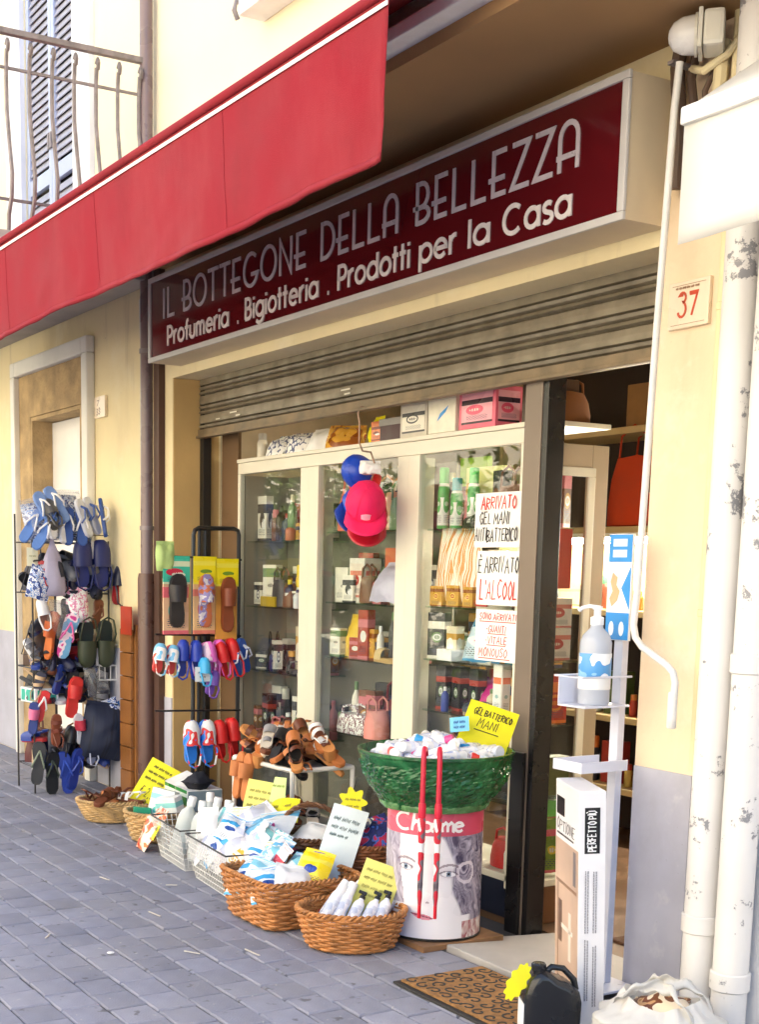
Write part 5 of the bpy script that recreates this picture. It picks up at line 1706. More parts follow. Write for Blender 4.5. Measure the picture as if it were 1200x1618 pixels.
clearw = pack('napkin_bag', S(244, 244, 250), S(222, 226, 242), S(206, 212, 236), S(246, 236, 244), ink=S(150, 150, 190), seed=25, tilt=.2, trans=.2)
tul = pack('sky_blue_bag', S(238, 244, 250), S(110, 190, 236), S(130, 200, 240), S(232, 242, 250), seed=26, tilt=-.3, trans=.15)
ylw = pack('yellow_pack', S(248, 240, 222), S(240, 190, 60), S(240, 180, 50), seed=27)
for i, (x, y_, z, rx, ry, rz, s_, m, lab) in enumerate((
        (-2.08, -.57, .17, 48, 8, -24, (.14, .22, .07), clearw, 'white and lilac napkin bag slanting at the left of the wire basket'), (-1.97, -.58, .175, 50, 6, -18, (.14, .21, .07), wip, 'white and blue diaper bag beside the slanting napkin bag'),
        (-1.86, -.585, .165, 46, 4, -12, (.13, .2, .07), clearw, 'translucent napkin bag in the middle front of the wire basket'), (-1.75, -.59, .16, 48, 4, -8, (.13, .19, .07), ylw, 'yellow and white pack at the right front of the wire basket'),
        (-1.84, -.42, .25, 35, -14, 24, (.3, .24, .1), tul, 'sky blue bag with a pink motif on top of the wire basket'), (-2.04, -.40, .24, 40, 10, -10, (.2, .26, .1), clearw, 'puffy white bag at the back of the wire basket'),
        (-1.70, -.40, .17, 30, -20, 40, (.18, .2, .08), pmat('plum_print', [S(120, 30, 80), S(200, 80, 90), S(90, 30, 60)], 10), 'plum coloured pouch at the right of the wire basket'))):
    p_ = packet(lab, (x, y_, z), s_, m, (R(rx), R(ry), R(rz)), group='bags in the wire basket', seed=130 + i)
    if m is tul:
        MB().prism([(.035 * math.cos(a) * (1 + .35 * math.cos(3 * a)), .04 * math.sin(a)) for a in [2 * math.pi * j / 18 for j in range(18)]], .046, .05, M=Matrix.Translation((.05, -.02, 0))).build('pink_motif', C3(214, 40, 140), p_)
card('pale yellow price card standing behind the napkin bags', (-2.16, -.30, .22), (R(72), R(5), R(36)), .17, .21, LYEL, [('~', -.38, .72, .7, .07), ('~', -.38, .55, .76, .07), ('~', -.38, .38, .6, .07)], pl((150, 140, 60), .7), bend=.003, sw=.0025)
card('bright yellow folded price card beside the pale one', (-1.98, -.26, .25), (R(60), R(-12), R(20)), .2, .12, YEL, [('~', -.38, .6, .7, .13), ('~', -.38, .3, .6, .13)], pl((120, 110, 20), .7), bend=.03, sw=.0025, cut=.15)
card('light green rounded card behind the yellow price cards', (-2.10, -.22, .33), (R(72), 0, R(30)), .09, .12, mat('light_green_card', (0.62, 0.80, 0.30), rough=.6, var=.03), [('~', -.38, .6, .7, .1)], pl((150, 160, 60), .7), bend=.003, sw=.002, cut=.3)

# two smaller wicker baskets further left
wicker('straw wicker basket of brown sandals, leftmost on the pavement', (-3.62, -.44, 0), R(50), .19, .15, .115, wick2, rows=9, slant=True, taper=.7)
brn = mat('brown_leather', S(110, 58, 34), rough=.5, var=.25)
tanl = mat('tan_leather', S(196, 120, 66), rough=.55, var=.2)
for i, (x, y_, rz) in enumerate(((-3.70, -.52, 20), (-3.62, -.43, 70), (-3.54, -.36, 110), (-3.66, -.38, 150), (-3.55, -.50, 40))):
    shoe('brown leather sandal lying %s in the straw basket' % ('at the street side', 'in the middle', 'at the wall side', 'at the back', 'at the right')[i], (x, y_, .085 + .012 * i), (R(8 * (i - 2)), R(10), R(rz)), 'sandal', tanl if i % 2 else brn, brn if i != 2 else WHITE, L=.2, W=.085, group='sandals in the straw basket', flip=bool(i % 2))
card('bright yellow price card reading 2,50 standing in the leftmost baskets', (-3.50, -.30, .09), (R(66), R(24), R(42)), .19, .27, YEL, [('~', -.3, .82, .6, .06), ('~', -.38, .68, .7, .06), ('~', -.38, .54, .66, .06), ('€ 2,50', -.32, .20, .62, .20)], INK, bend=.003, sw=.0032)
wicker('rope rimmed wicker basket of detergent cartons, second from the left', (-3.02, -.42, 0), R(55), .17, .16, .15, wick2, rows=11, taper=.74)
tealp = pack('teal_detergent_carton', S(240, 246, 246), S(150, 220, 220), S(110, 206, 206), axis='xz', seed=28)
orp = pmat('orange_mesh_print', [S(226, 76, 40), S(240, 130, 70), S(250, 230, 210)], 26)
for i, (x, y_, z, m, s_, rz, tl_) in enumerate(((-3.06, -.40, .06, tealp, (.13, .07, .2), 40, 10), (-2.94, -.36, .06, tealp, (.13, .07, .18), 30, -8), (-3.06, -.50, .06, C3(40, 160, 120), (.09, .05, .11), 70, 6))):
    carton(('tall teal and white detergent carton in the rope rimmed basket', 'shorter teal and white detergent carton in the rope rimmed basket', 'small green carton in the rope rimmed basket')[i], (x, y_, z), s_, m, (R(-tl_), R(tl_), R(rz)))
packet('orange mesh bag of clothes pegs by the rope rimmed basket', (-2.80, -.55, .10), (.18, .22, .07), orp, (R(58), 0, R(-10)), seed=150)

# ------------------------------------------------------------------ green and white boxes, tubular shoe table
crate = tag(MB().box(-3.36, -3.0, -.26, .0, 0, .115).build('dark_crate', pl((34, 28, 26)), bevel=.006), 'dark low crate under the green and white boxes', 'crate')
gp = pack('green_carton', S(18, 130, 56), S(225, 238, 232), S(60, 110, 190), S(230, 240, 250), axis='xz', seed=29)
t = carton('green and white carton with open flaps on the dark crate', (-3.18, -.14, .116), (.34, .2, .13), WHITE, (0, 0, R(-4)))
for x in (-.085, .085):
    MB().box(x - .08, x + .08, -.1025, -.1, .035, .13).build('green_panel', gp, t)
MB().box(.17, .1725, -.095, .095, .005, .125).build('grey_side', C3(130, 150, 160), t)
MB().grid(4, 3, lambda u, v: (-.17 + .3 * u, -.10 + .13 * v, .135 + .05 * v - .02 * u), thick=.002).build('flap', WHITE, t)
packet('dark navy cap lying on the green and white carton', (-3.06, -.17, .285), (.13, .13, .1), mat('dark_navy_cloth', S(26, 28, 40), rough=.8), (0, 0, R(20)), seed=151, name='cap', cat='cap')

tb = thing('shoe_table', 'white tubular table heaped with sandals in front of the window', 'table', (-2.475, .08, 0))
wt = mat('white_tube_enamel', (0.78, 0.77, 0.74), rough=.35, var=.04)
for x, y_ in ((-.275, -.19), (.275, -.16), (-.275, .18), (.275, .18)):
    MB().tube([(x, y_, -.02), (x, y_, .455)], .012, 8).build('leg', wt, tb, smooth=True)
for a, b in (((-.275, -.19), (.275, -.16)), ((.275, -.16), (.275, .18)), ((.275, .18), (-.275, .18)), ((-.275, .18), (-.275, -.19))):
    MB().tube([(*a, .455), (*b, .455)], .012, 8).build('top_tube', wt, tb, smooth=True)
MB().box(-.265, .265, -.175, .17, .448, .454).build('wire_top', mat('grey_mesh_top', (0.4, 0.4, 0.4), rough=.5, metal=.5), tb)
MB().box(-.26, .26, -.17, .165, .16, .166).build('lower_shelf', mat('grey_mesh_top', (0.4, 0.4, 0.4)), tb)
rs_ = random.Random(5)
cols = [(tanl, brn, 'tan'), (brn, brn, 'dark brown'), (tanl, WHITE, 'tan and white'), (BLK, tanl, 'black and tan'), (mat('black_leather', (0.02, 0.018, 0.018), rough=.4), mat('black_leather', (0, 0, 0)), 'black'), (mat('cream_leather', S(226, 214, 196), rough=.5), mat('grey_leather', S(150, 148, 150), rough=.5), 'cream and grey'), (mat('cork_sole', S(206, 140, 80), rough=.8), brn, 'cork soled')]
n = 0
spots = ('at the left end', 'left of the middle', 'in the middle', 'right of the middle', 'at the right end')
for ly, z in enumerate((.475, .515, .55, .585)):
    cnt = (5, 5, 4, 3)[ly]
    for i in range(cnt):
        u = (i + .5) / cnt
        for rowy in ((-.1, .08) if ly < 3 else (0.06,)):
            sm, um, cn = cols[(n * 3 + ly) % 7]
            x = -2.475 - .24 + .5 * u + rs_.uniform(-.02, .02)
            kd = ('sandal', 'slide', 'wedge', 'sandal', 'slide')[n % 5]
            shoe('%s %s %s, %s layer of shoe table, %s row' % (cn, 'mule' if kd == 'slide' else kd, spots[min(4, int(u * 5))], ('lowest', 'second', 'third', 'topmost')[ly], 'street' if rowy < 0 else 'window'), (x, .07 + rowy, z), (R(rs_.uniform(-4, 38)), R(rs_.uniform(-20, 20)), R(rs_.uniform(20, 130))), kd, sm, um, L=.23, W=.085, group='sandals heaped on the shoe table', flip=bool(n % 2))
            n += 1
# tan shoes hanging over the front tube and shoes on the lower shelf
for i, x in enumerate((-2.62, -2.53)):
    shoe('tan sandal hanging down over the front tube of the shoe table, %s' % ('left', 'right')[i], (x, -.14, .38), (R(82), 0, R(6)), 'slide', tanl, tanl, L=.24, W=.085, flip=bool(i))
for i in range(9):
    sm, um, cn = cols[(i * 2 + 3) % 7]
    shoe('%s shoe on the lower shelf of the shoe table, %s from the left' % (cn, SEQ[i]), (-2.70 + .058 * i, -.04 + .05 * (i % 3), .20 + .03 * (i % 2)), (R(12), R(rs_.uniform(-15, 15)), R(60 + 25 * (i % 4))), ('clog', 'slide', 'sandal')[i % 3], sm, um, L=.22, W=.085, group='shoes on the lower shelf of the shoe table', flip=bool(i % 2))
for i in range(6):
    sm, um, cn = cols[(i + 4) % 7]
    shoe('%s shoe on the ground under the shoe table, %s from the left' % (cn, SEQ[i]), (-2.68 + .09 * i, -.02 + .04 * (i % 2), .002), (0, 0, R(70 + 20 * (i % 3))), ('slide', 'clog', 'sandal')[i % 3], sm, um, L=.22, W=.085, group='shoes under the shoe table')

# bagged goods and loose shoes that fill the ground between the baskets and the window
rf = random.Random(71)
fills = [clearw, wip2, PAPER, redp, tul, tealp, ylw, wip]
fnames = ['white napkin', 'pale teal', 'white tissue', 'red and white', 'sky blue', 'teal and white', 'yellow and white', 'blue and white']
for i in range(26):
    k_ = rf.randrange(8)
    x = -2.24 + .03 * i
    packet('%s bag, %s of the heap between the baskets and the shoe table' % (fnames[k_], (SEQ + ['eleventh', 'twelfth', 'thirteenth', 'fourteenth', 'fifteenth', 'sixteenth', 'seventeenth', 'eighteenth', 'nineteenth', 'twentieth', 'twenty-first', 'twenty-second', 'twenty-third', 'twenty-fourth', 'twenty-fifth', 'twenty-sixth'])[i]), (x, rf.uniform(-.55, -.30) if i < 18 else rf.uniform(-.60, -.48), rf.uniform(.18, .27)), (rf.uniform(.09, .14), rf.uniform(.11, .16), .06), fills[k_], (R(rf.uniform(30, 65)), R(rf.uniform(-20, 20)), R(rf.uniform(-20, 50))), group='heap of bags behind the baskets', seed=300 + i)
for i in range(12):
    sm, um, cn = cols[(i * 5 + 1) % 7]
    shoe('%s shoe on the paving before the shoe table, %s in the row' % (cn, (SEQ + ['eleventh', 'twelfth'])[i]), (-2.72 + .09 * i, -.17 + .03 * (i % 3), .004 + .07 * (i % 2)), (R(rf.uniform(0, 20)), R(rf.uniform(-20, 20)), R(rf.uniform(20, 120))), ('slide', 'clog', 'sandal', 'wedge')[i % 4], sm, um, L=.23, W=.09, group='shoes in front of the shoe table', flip=bool(i % 2))

# ------------------------------------------------------------------ poster drum and the green tub
def fbm(x, y_, z):
    return noise.noise(Vector((x, y_, z))) + .5 * noise.noise(Vector((x * 2, y_ * 2, z))) + .25 * noise.noise(Vector((x * 4, y_ * 4, z)))


def poster(a, z):
    """flat print on the drum: pink band above a pale portrait with dark wavy hair; a = angle from the viewer, z = height"""
    x, v = a * .186, z
    mixc = lambda p, q, t: Vector(p).lerp(Vector(q), max(0, min(1, t)))
    if v > .408:
        return tuple(mixc(S(222, 104, 124), S(198, 70, 100), .5 + .5 * math.sin(x * 9)))
    c = Vector(S(240, 238, 244))
    # soft modelling of the cheek and chin in the print itself
    c = mixc(c, S(196, 206, 240), (.13 - v) * 5 * max(0, min(1, (.02 - x) * 8)))
    c = mixc(c, S(214, 206, 220), 1.2 * math.exp(-((x + .03) / .02) ** 2 - ((v - .155) / .02) ** 2) * .5)
    c = mixc(c, S(206, 198, 214), .8 * math.exp(-((x - .02) / .025) ** 2 - ((v - .28) / .05) ** 2) * .4)
    warp = fbm(x * 9, v * 7, 1.0)
    strand = fbm(x * 55 + warp * 5, v * 10 + x * 30, 3.0)
    left = -.128 - .02 * math.sin((v - .2) * 9) + .012 * warp
    if x < left and v > .14:
        c = mixc(S(130, 122, 146), S(214, 208, 224), .5 + .7 * strand)
    edge = .092 - .9 * max(0, v - .30) + .03 * math.sin(v * 17 + .6) + .016 * warp + (.04 if v < .1 else 0)
    if x > edge:
        t = min(1, (x - edge) / .012)
        hc = mixc(S(74, 68, 96), S(206, 200, 220), .38 + .7 * strand)
        c = mixc(c, hc, t)
        curl = abs(((x - .135) ** 2 + (v - .27) ** 2) ** .5 - .036 - .01 * warp)
        if curl < .006:
            c = mixc(c, S(226, 220, 232), .8)
    for ex, ey, sx in ((-.112, .283, .026), (.058, .262, .031)):
        dx, dy = (x - ex) / sx, (v - ey + .06 * (x - ex)) / .011
        al = abs(dx) ** 1.7 + dy * dy
        sh = math.exp(-(dx * .8) ** 2 - ((v - ey - .006) / .02) ** 2)
        c = mixc(c, S(176, 164, 184), .55 * sh)
        if al < 1:
            c = Vector(S(236, 236, 242))
            if ((x - ex) / .0105) ** 2 + ((v - ey - .001) / .0105) ** 2 < 1:
                c = Vector(S(128, 144, 166))
            if ((x - ex) / .0045) ** 2 + ((v - ey - .001) / .0045) ** 2 < 1:
                c = Vector(S(24, 24, 34))
        if .85 < al < 1.5 and dy > 0:
            c = mixc(c, S(96, 84, 104), .8)
        if .85 < al < 1.3 and dy <= 0:
            c = mixc(c, S(130, 110, 130), .5)
        br = v - (ey + .036 - .9 * (x - ex) ** 2 * 8 + .05 * (x - ex) * (1 if ex > 0 else -1))
        if abs(br) < .0045 and abs(x - ex) < .04:
            c = mixc(c, S(120, 98, 112), .7)
    for nx in (-.052, -.02):
        if ((x - nx) / .007) ** 2 + ((v - .152) / .0035) ** 2 < 1:
            c = mixc(c, S(130, 108, 126), .7)
    mx_, my_ = (x + .04) / .046, v - .098 + (x + .04) * .18
    if abs(mx_) < 1:
        up = .0095 * (1 - mx_ * mx_) * (1 - .35 * math.exp(-(mx_ / .18) ** 2))
        lo = -.013 * (1 - mx_ * mx_)
        if lo < my_ < up:
            c = mixc(S(224, 150, 166), S(206, 110, 134), .5 + my_ * 60)
            if abs(my_) < .0018:
                c = Vector(S(120, 50, 78))
    if x > .12 and v < .075:
        c = mixc(S(150, 70, 84), S(230, 226, 224), .5 + strand)
    return tuple(c)


drum = thing('poster_drum', 'white cardboard drum printed with a pale portrait and a pink band', 'drum', (-.858, -.20, .023))
view = math.atan2(-3.209 + .20, 3.3055 + .858)
DR, DH, NA, NZ = .186, .54, 260, 200
vs, fs, cols_ = [], [], []
for j in range(NZ + 1):
    for i in range(NA):
        a = 2 * math.pi * i / NA
        vs.append((DR * math.cos(a), DR * math.sin(a), DH * j / NZ))
for j in range(NZ):
    for i in range(NA):
        i2 = (i + 1) % NA
        fs.append((j * NA + i, j * NA + i2, (j + 1) * NA + i2, (j + 1) * NA + i))
        a = (2 * math.pi * (i + .5) / NA - view + math.pi) % (2 * math.pi) - math.pi
        cols_.append(poster(a, DH * (j + .5) / NZ))
me = bpy.data.meshes.new('printed_shell')
me.from_pydata(vs, [], fs)
ca = me.color_attributes.new('print', 'FLOAT_COLOR', 'CORNER')
buf = []
for c in cols_:
    buf += [c[0], c[1], c[2], 1.0] * 4
ca.data.foreach_set('color', buf)
me.polygons.foreach_set('use_smooth', [True] * len(me.polygons))
me.materials.append(attr_mat('printed_poster', rough=.28))
put('printed_shell', me, drum)
MB().lathe([(DR + .002, 0), (DR + .004, .002), (DR + .004, .008), (DR + .001, .01)], 64, caps=False).build('bottom_rim', BLK, drum, smooth=True)
MB().lathe([(.01, .002), (DR - .001, .002)], 48, caps=False).build('bottom', WHITE, drum)
# the word on the pink band, wrapped round the drum
q = MB()
scr = {'C': [arc(.5, .45, .5, .5, 60, 300, 16)], 'h': [[(.0, .0), (.12, 1.1)], [(.05, .35), (.2, .6), (.34, .5), (.36, 0), (.45, 0)]], 'a': [arc(.25, .28, .24, .28, 30, 380, 14), [(.48, .55), (.46, .1), (.58, 0)]], 'r': [[(0, .55), (.06, 0)], [(.04, .35), (.2, .55), (.34, .52)]],
       'm': [[(0, .55), (.04, 0)], [(.03, .35), (.18, .56), (.28, .45), (.28, 0)], [(.28, .36), (.44, .56), (.54, .45), (.54, .05), (.62, 0)]], 'e': [[(0, .28), (.4, .34)] + arc(.22, .28, .22, .27, 20, 320, 12)]}
x = -.165
for ch, w in (('C', .92), ('h', .46), ('a', .58), ('r', .36), ('m', .62), ('e', .4)):
    for st in scr[ch]:
        pts = [(x + p[0] * .082, .425 + p[1] * .064 + (.004 if ch == 'C' else 0)) for p in st]
        v0 = len(q.v)
        ribbon(q, pts, .0105, .0012, Matrix.Identity(4))
        q.v[v0:] = [((DR + .0004 + c) * math.cos(view + (a_ + .0) / DR), (DR + .0004 + c) * math.sin(view + a_ / DR), b_) for a_, b_, c in q.v[v0:]]
    x += w * .082
q.build('lettering', C3(250, 244, 244), drum)
tag(MB().box(-1.05, -.66, -.38, .0, .0, .022).build('wooden_board', mat('old_board', (0.25, 0.13, 0.06), rough=.8, var=.3, vs=12), loc=(0, 0, 0), bevel=.002), 'thin worn wooden board under the poster drum', 'board')

tub = thing('green_tub', 'wide dark green plastic tub full of small bottles on the poster drum', 'tub', (-.862, -.205, .505))
grn = mat('green_crinkled_plastic', (0.004, 0.085, 0.022), rough=.22, col2=(0.03, 0.22, 0.07), ramp=(.42, .72), vs=16, bump=1.0, bs=26, coat=.3, trans=.18, detail=6)
def wb(a, z):
    p = Vector((math.cos(a) * 9, math.sin(a) * 9, z * 38))
    rid = abs(noise.noise(p)) + .6 * abs(noise.noise(p * 2.3)) + .35 * abs(noise.noise(p * 5))
    return (.05 * (rid - .35)) * (1 if z < .19 else .15)


tprof = [(.190, .012), (.194, .014), (.196, .016), (.198, .018), (.2, .02), (.208, .034), (.218, .048), (.228, .06), (.24, .075), (.252, .09), (.262, .105), (.271, .12), (.279, .14), (.284, .16), (.289, .18), (.293, .2), (.297, .218), (.302, .225), (.302, .235), (.293, .236), (.283, .2), (.26, .15), (.25, .14)]
fine = []
for (r0, z0), (r1, z1) in zip(tprof[:-1], tprof[1:]):
    fine += [(r0 + (r1 - r0) * k / 3, z0 + (z1 - z0) * k / 3) for k in range(3)]
fine.append(tprof[-1])
MB().lathe(fine, 140, wob=wb, caps=False).build('shell', grn, tub)
MB().lathe([(.01, .145), (.25, .145)], 48, caps=False).build('inner_floor', grn, tub)
MB().lathe([(.203, .014), (.208, .022), (.215, .036), (.211, .042)], 96, wob=lambda a, z: .03 * noise.noise(Vector((math.cos(a) * 9, math.sin(a) * 9, z * 60))), caps=False).build('gathered_wrap', mat('pale_green_wrap', (0.10, 0.24, 0.09), rough=.25, var=.5, vs=20, bump=.4, bs=40), tub, smooth='full')
rt = random.Random(9)
capc = [(245, 245, 245), (235, 60, 50), (120, 70, 180), (60, 160, 220), (245, 245, 245), (230, 80, 150)]
capn = ['white', 'red', 'violet', 'blue', 'white', 'pink']
small_b = pack('small_white_bottle', S(246, 246, 250), S(226, 230, 244), S(180, 190, 226), axis='xz', seed=30)
for i in range(64):
    rr_ = .215 * math.sqrt((i + .5) / 64)
    a = i * 2.39996
    ci = rt.choice([0, 0, 4, 4, 1, 2, 3, 5, 0])
    bh, br = rt.uniform(.10, .135), rt.uniform(.02, .026)
    ro = (R(rt.uniform(65, 100)), R(rt.uniform(-15, 15)), R(rt.uniform(0, 360)))
    from mathutils import Euler
    ax = Euler(ro).to_matrix() @ Vector((0, 0, bh / 2))
    z = .712 + (.215 - rr_) * .26 + rt.uniform(-.012, .02)
    bottle('small white bottle with a %s cap lying in the green tub' % capn[ci], (-.862 + rr_ * math.cos(a) - ax.x, -.205 + rr_ * math.sin(a) - ax.y, z - ax.z), bh, br, small_b, C3(*capc[ci]), cap='wide', rot=ro, group='small bottles with %s caps in the green tub' % capn[ci], name='small_bottle', n=12)
card('bright yellow card about hand gel standing in the green tub', (-.83, -.03, .70), (R(64), R(16), R(46)), .2, .22, YEL, [('GEL BATTERICO', -.36, .76, .78, .12), ('MANI', -.22, .54, .42, .16), ('_', -.25, .48, .5, 0)], INK, bend=.004, sw=.0035)
card('small light blue label on the yellow hand gel card', (-.86, -.095, .80), (R(66), R(-8), R(46)), .075, .06, mat('cyan_card', (0.2, 0.6, 0.85), rough=.6), [('~', -.3, .55, .6, .2), ('~', -.3, .2, .6, .2)], C3(30, 80, 160), bend=.001, sw=.0025)

# two folded umbrellas hooked on the tub rim
for i, da in enumerate((-.13, .05)):
    a = view + da
    ex, ey = math.cos(a), math.sin(a)
    um = thing('folded_umbrella', 'slim red patterned folded umbrella hanging on the green tub, %s' % ('left', 'right')[i], 'umbrella', (-.862 + .325 * ex, -.205 + .325 * ey, .17), (0, 0, a), group='umbrellas on the green tub')
    ztop = .60
    MB().tube([(0, 0, .40), (0, 0, ztop - .03), (-.005, 0, ztop - .005), (-.02, 0, ztop + .008), (-.045, 0, ztop + .0), (-.06, 0, ztop - .02)], .0095, 10).build('hook_handle', C3(206, 30, 60), um, smooth=True)
    MB().lathe([(.0125, .355), (.014, .36), (.014, .395), (.0125, .41)], 14).build('collar', C3(214, 36, 64), um, smooth=True)
    MB().lathe([(.006, .03), (.0095, .06), (.0105, .2), (.013, .3), (.0145, .345), (.0125, .354)], 14, wob=lambda q_, z: .1 * math.sin(q_ * 5 + z * 60)).build('rolled_cloth', pmat('red_grey_umbrella_print', [S(96, 90, 100), S(120, 112, 120), S(206, 40, 60), S(240, 235, 235)], 20, stretch=(1, 1, .7)), um, smooth=True)
    MB().lathe([(.0055, -.02), (.0065, -.018), (.0065, .029)], 12).build('tip', C3(214, 30, 50), um, smooth=True)

# ------------------------------------------------------------------ bits of litter on the pavement
for i, (x, y_, rz, L_) in enumerate(((-1.05, -1.15, 30, .07), (-1.62, -1.05, 8, .09), (-1.5, -1.55, -35, .06), (-2.3, -1.0, 12, .08), (-.95, -.95, 5, .1), (-2.05, -.78, 60, .05))):
    tag(MB().box(-L_ / 2, L_ / 2, -.003, .003, .0, .003).build('straw_stalk', pl((206, 200, 190), .8), loc=(x, y_, .0025), rot=(0, 0, R(rz))), ('pale dry stalk on the paving near the ' + ('left picture edge', 'wire basket', 'lower left corner', 'bleach bottles', 'square wicker basket', 'napkin bags')[i]), 'litter', 'stalks on the paving')
tag(MB().lathe([(.012, 0), (.014, .003), (.006, .005)], 10).build('white_pebble', WHITE, loc=(-1.18, -1.42, .002)), 'small white chewing gum spot on the paving', 'litter')

# ------------------------------------------------------------------ shoe rack on the left
FX = (R(90), 0, R(90))            # stands upright and faces along the street towards the viewer
rack = thing('shoe_rack', 'black wire shoe rack hung with clogs and sandals left of the brown pipe', 'rack', (-4.65, -.27, 0))
MX = Matrix.Translation((0, 0, 0))
for x, y_ in ((0, -.26), (0, .235), (-.32, -.26), (-.32, .235)):
    MB().tube([(x, y_, 0), (x, y_, 1.72 if x < 0 else 1.56)], .006, 6).build('upright', dwire, rack, smooth=True)
for z in (1.545, 1.235, .775, .56, .16):
    q = MB()
    q.tube([(0, -.26, z), (0, .235, z), (-.32, .235, z), (-.32, -.26, z)], .0045, 5, closed=True)
    for i in range(9):
        y_ = -.24 + .058 * i
        q.tube([(0, y_, z), (-.32, y_, z)], .002, 4)
    q.tube([(.001, -.26, z + .05), (.001, .235, z + .05)], .003, 5)
    q.build('wire_shelf', dwire, rack)
for z in (1.235, .86):
    MB().tube([(-.02, -.26, z + .21), (.03, -.345, z + .01), (-.1, -.26, z)], .0035, 5).build('bracket', dwire, rack)
MB().tube([(.012, -.12, .02), (.012, -.12, 1.3)], .008, 6).build('front_pole', dwire, rack)
wood = mat('orange_stained_wood', (0.26, 0.105, 0.026), rough=.45, var=.25, vs=5, bump=.1)
wr = thing('wooden_screen', 'orange stained wooden slatted screen behind the shoe rack', 'screen', (-4.33, -.04, 0))
for i in range(7):
    MB().box(-.1, .07, -.012, .012, .02 + .145 * i, .16 + .145 * i).build('slat', wood, wr, bevel=.004)
for x in (-.1, .075):
    MB().box(x - .015, x + .015, .0125, .035, 0, 1.06).build('stile', wood, wr, bevel=.004)
tag(MB().box(-4.36, -4.20, -.075, -.065, 1.0, 1.17).build('red_board', mat('red_orange_board', S(176, 56, 26), rough=.5, var=.25), bevel=.002), 'red orange board leaning on top of the wooden screen', 'board')

rk = 'shoes on the rack'
navy = pl((24, 34, 92), .5)
navyl = pl((34, 48, 120), .5)
dgreen = pl((58, 66, 48), .5)
dteal = pl((30, 46, 48), .5)
bluep = pmat('blue_white_flipflop_print', [S(226, 230, 240), S(110, 150, 214), S(244, 245, 250), S(60, 84, 150)], 42, rough=.2)
for i, (y_, z, s_, m, lab) in enumerate(((-.46, 1.66, (.2, .24, .1), bluep, 'clear bag of blue and white flip flops at the left on top of the rack'), (-.32, 1.70, (.22, .26, .1), bluep, 'clear bag of blue flip flops in the middle on top of the rack'), (-.2, 1.66, (.2, .22, .1), pmat('grey_white_print', [S(225, 225, 230), S(150, 150, 160), S(110, 140, 196)], 42, rough=.2), 'clear bag of grey and white sandals at the right on top of the rack'))):
    packet(lab, (-4.68 - .03 * i, y_, z), s_, m, (R(72), R(12 * (i - 1)), R(80)), group='bagged flip flops on top of the rack', seed=160 + i)
    packet('crumpled clear wrapping around the ' + ('left', 'middle', 'right')[i] + ' bag on top of the rack', (-4.655 - .03 * i, y_, z + .01), (s_[0] * 1.12, s_[1] * 1.15, .14), PLASTIC, (R(72), R(12 * (i - 1)), R(80)), seed=170 + i, name='plastic_wrapping', cat='wrapping')
for i, (y_, z, rz) in enumerate(((-.50, 1.62, 60), (-.38, 1.66, 110), (-.27, 1.64, 80), (-.19, 1.70, 120), (-.42, 1.75, 95))):
    pair('pair of blue and white flip flops, %s in the heap on top of the rack' % SEQ[i], (-4.61, y_, z), (R(75), R(30 - 14 * i), R(rz)), 'flip', C3(*((90, 130, 200), (225, 228, 238), (60, 90, 160), (210, 214, 226), (120, 150, 206))[i]), C3(*((240, 240, 244), (70, 100, 170))[i % 2]), L=.24, W=.09, group='flip flops on top of the rack')
shoe('dark grey clog lying in the left bag on top of the rack', (-4.60, -.43, 1.70), (R(60), 0, R(100)), 'clog', pl((70, 70, 72)), pl((84, 84, 86)), L=.2, W=.09)
shoe('blue and white flip flop standing upright at the right on top of the rack', (-4.60, -.10, 1.70), (R(80), R(15), R(150)), 'flip', pl((50, 80, 150)), WHITE, L=.25, W=.09)
pair('pair of navy clogs tied with a white tag, hanging high on the rack', (-4.615, -.165, 1.42), FX, 'clog', navyl, navy, L=.29, W=.13, group=rk, tie=C3(170, 172, 180))
pair('pair of dark olive green clogs hanging in the middle of the rack', (-4.615, -.14, .93), (R(90), R(180), R(90)), 'clog', dteal, dgreen, L=.29, W=.13, group=rk, tie=C3(170, 172, 180))
pair('pair of dark navy and red clogs at the right of the rack', (-4.60, .05, 1.28), (R(82), R(12), R(100)), 'clog', pl((150, 24, 36)), pl((22, 26, 52)), L=.25, W=.1, group=rk)
lv = thing('pouch', 'lavender plastic pouch hanging by its neck at the left of the rack', 'bag', (-4.60, -.42, 1.22))
MB().lathe([(.02, 0), (.085, .004), (.095, .05), (.08, .14), (.05, .24), (.018, .31), (.012, .34), (.03, .375)], 28, sx=.5, wob=lambda a, z: .12 * math.sin(3 * a + z * 12) + .05 * math.sin(7 * a), caps=False).build('film', mat('lavender_film', S(206, 200, 226), rough=.3, trans=.3), lv, smooth='full')
card('pale cream price tag hanging at the top left of the rack', (-4.61, -.54, 1.40), FX, .07, .11, mat('cream_card', (0.85, 0.83, 0.62), rough=.6), [('~', -.3, .5, .6, .1)], pl((170, 165, 110)), bend=.004, sw=.002)
shoe('pink flower patterned flip flop hanging at the left of the rack', (-4.60, -.33, .98), (R(96), R(14), R(80)), 'flip', pmat('pink_flower_sole', [S(226, 80, 160), S(250, 230, 240), S(120, 180, 220)], 18), pl((235, 120, 180)), L=.29, W=.11)
shoe('orange leather slide hanging beside the pink flip flop', (-4.62, -.42, .98), (R(88), R(10), R(30)), 'slide', pl((206, 106, 40)), pl((190, 90, 40)), L=.3, W=.09)
shoe('bright red slide hanging in the lower half of the rack', (-4.59, -.30, .60), (R(94), R(8), R(95)), 'slide', pl((224, 60, 56)), pl((206, 46, 46)), L=.26, W=.11)
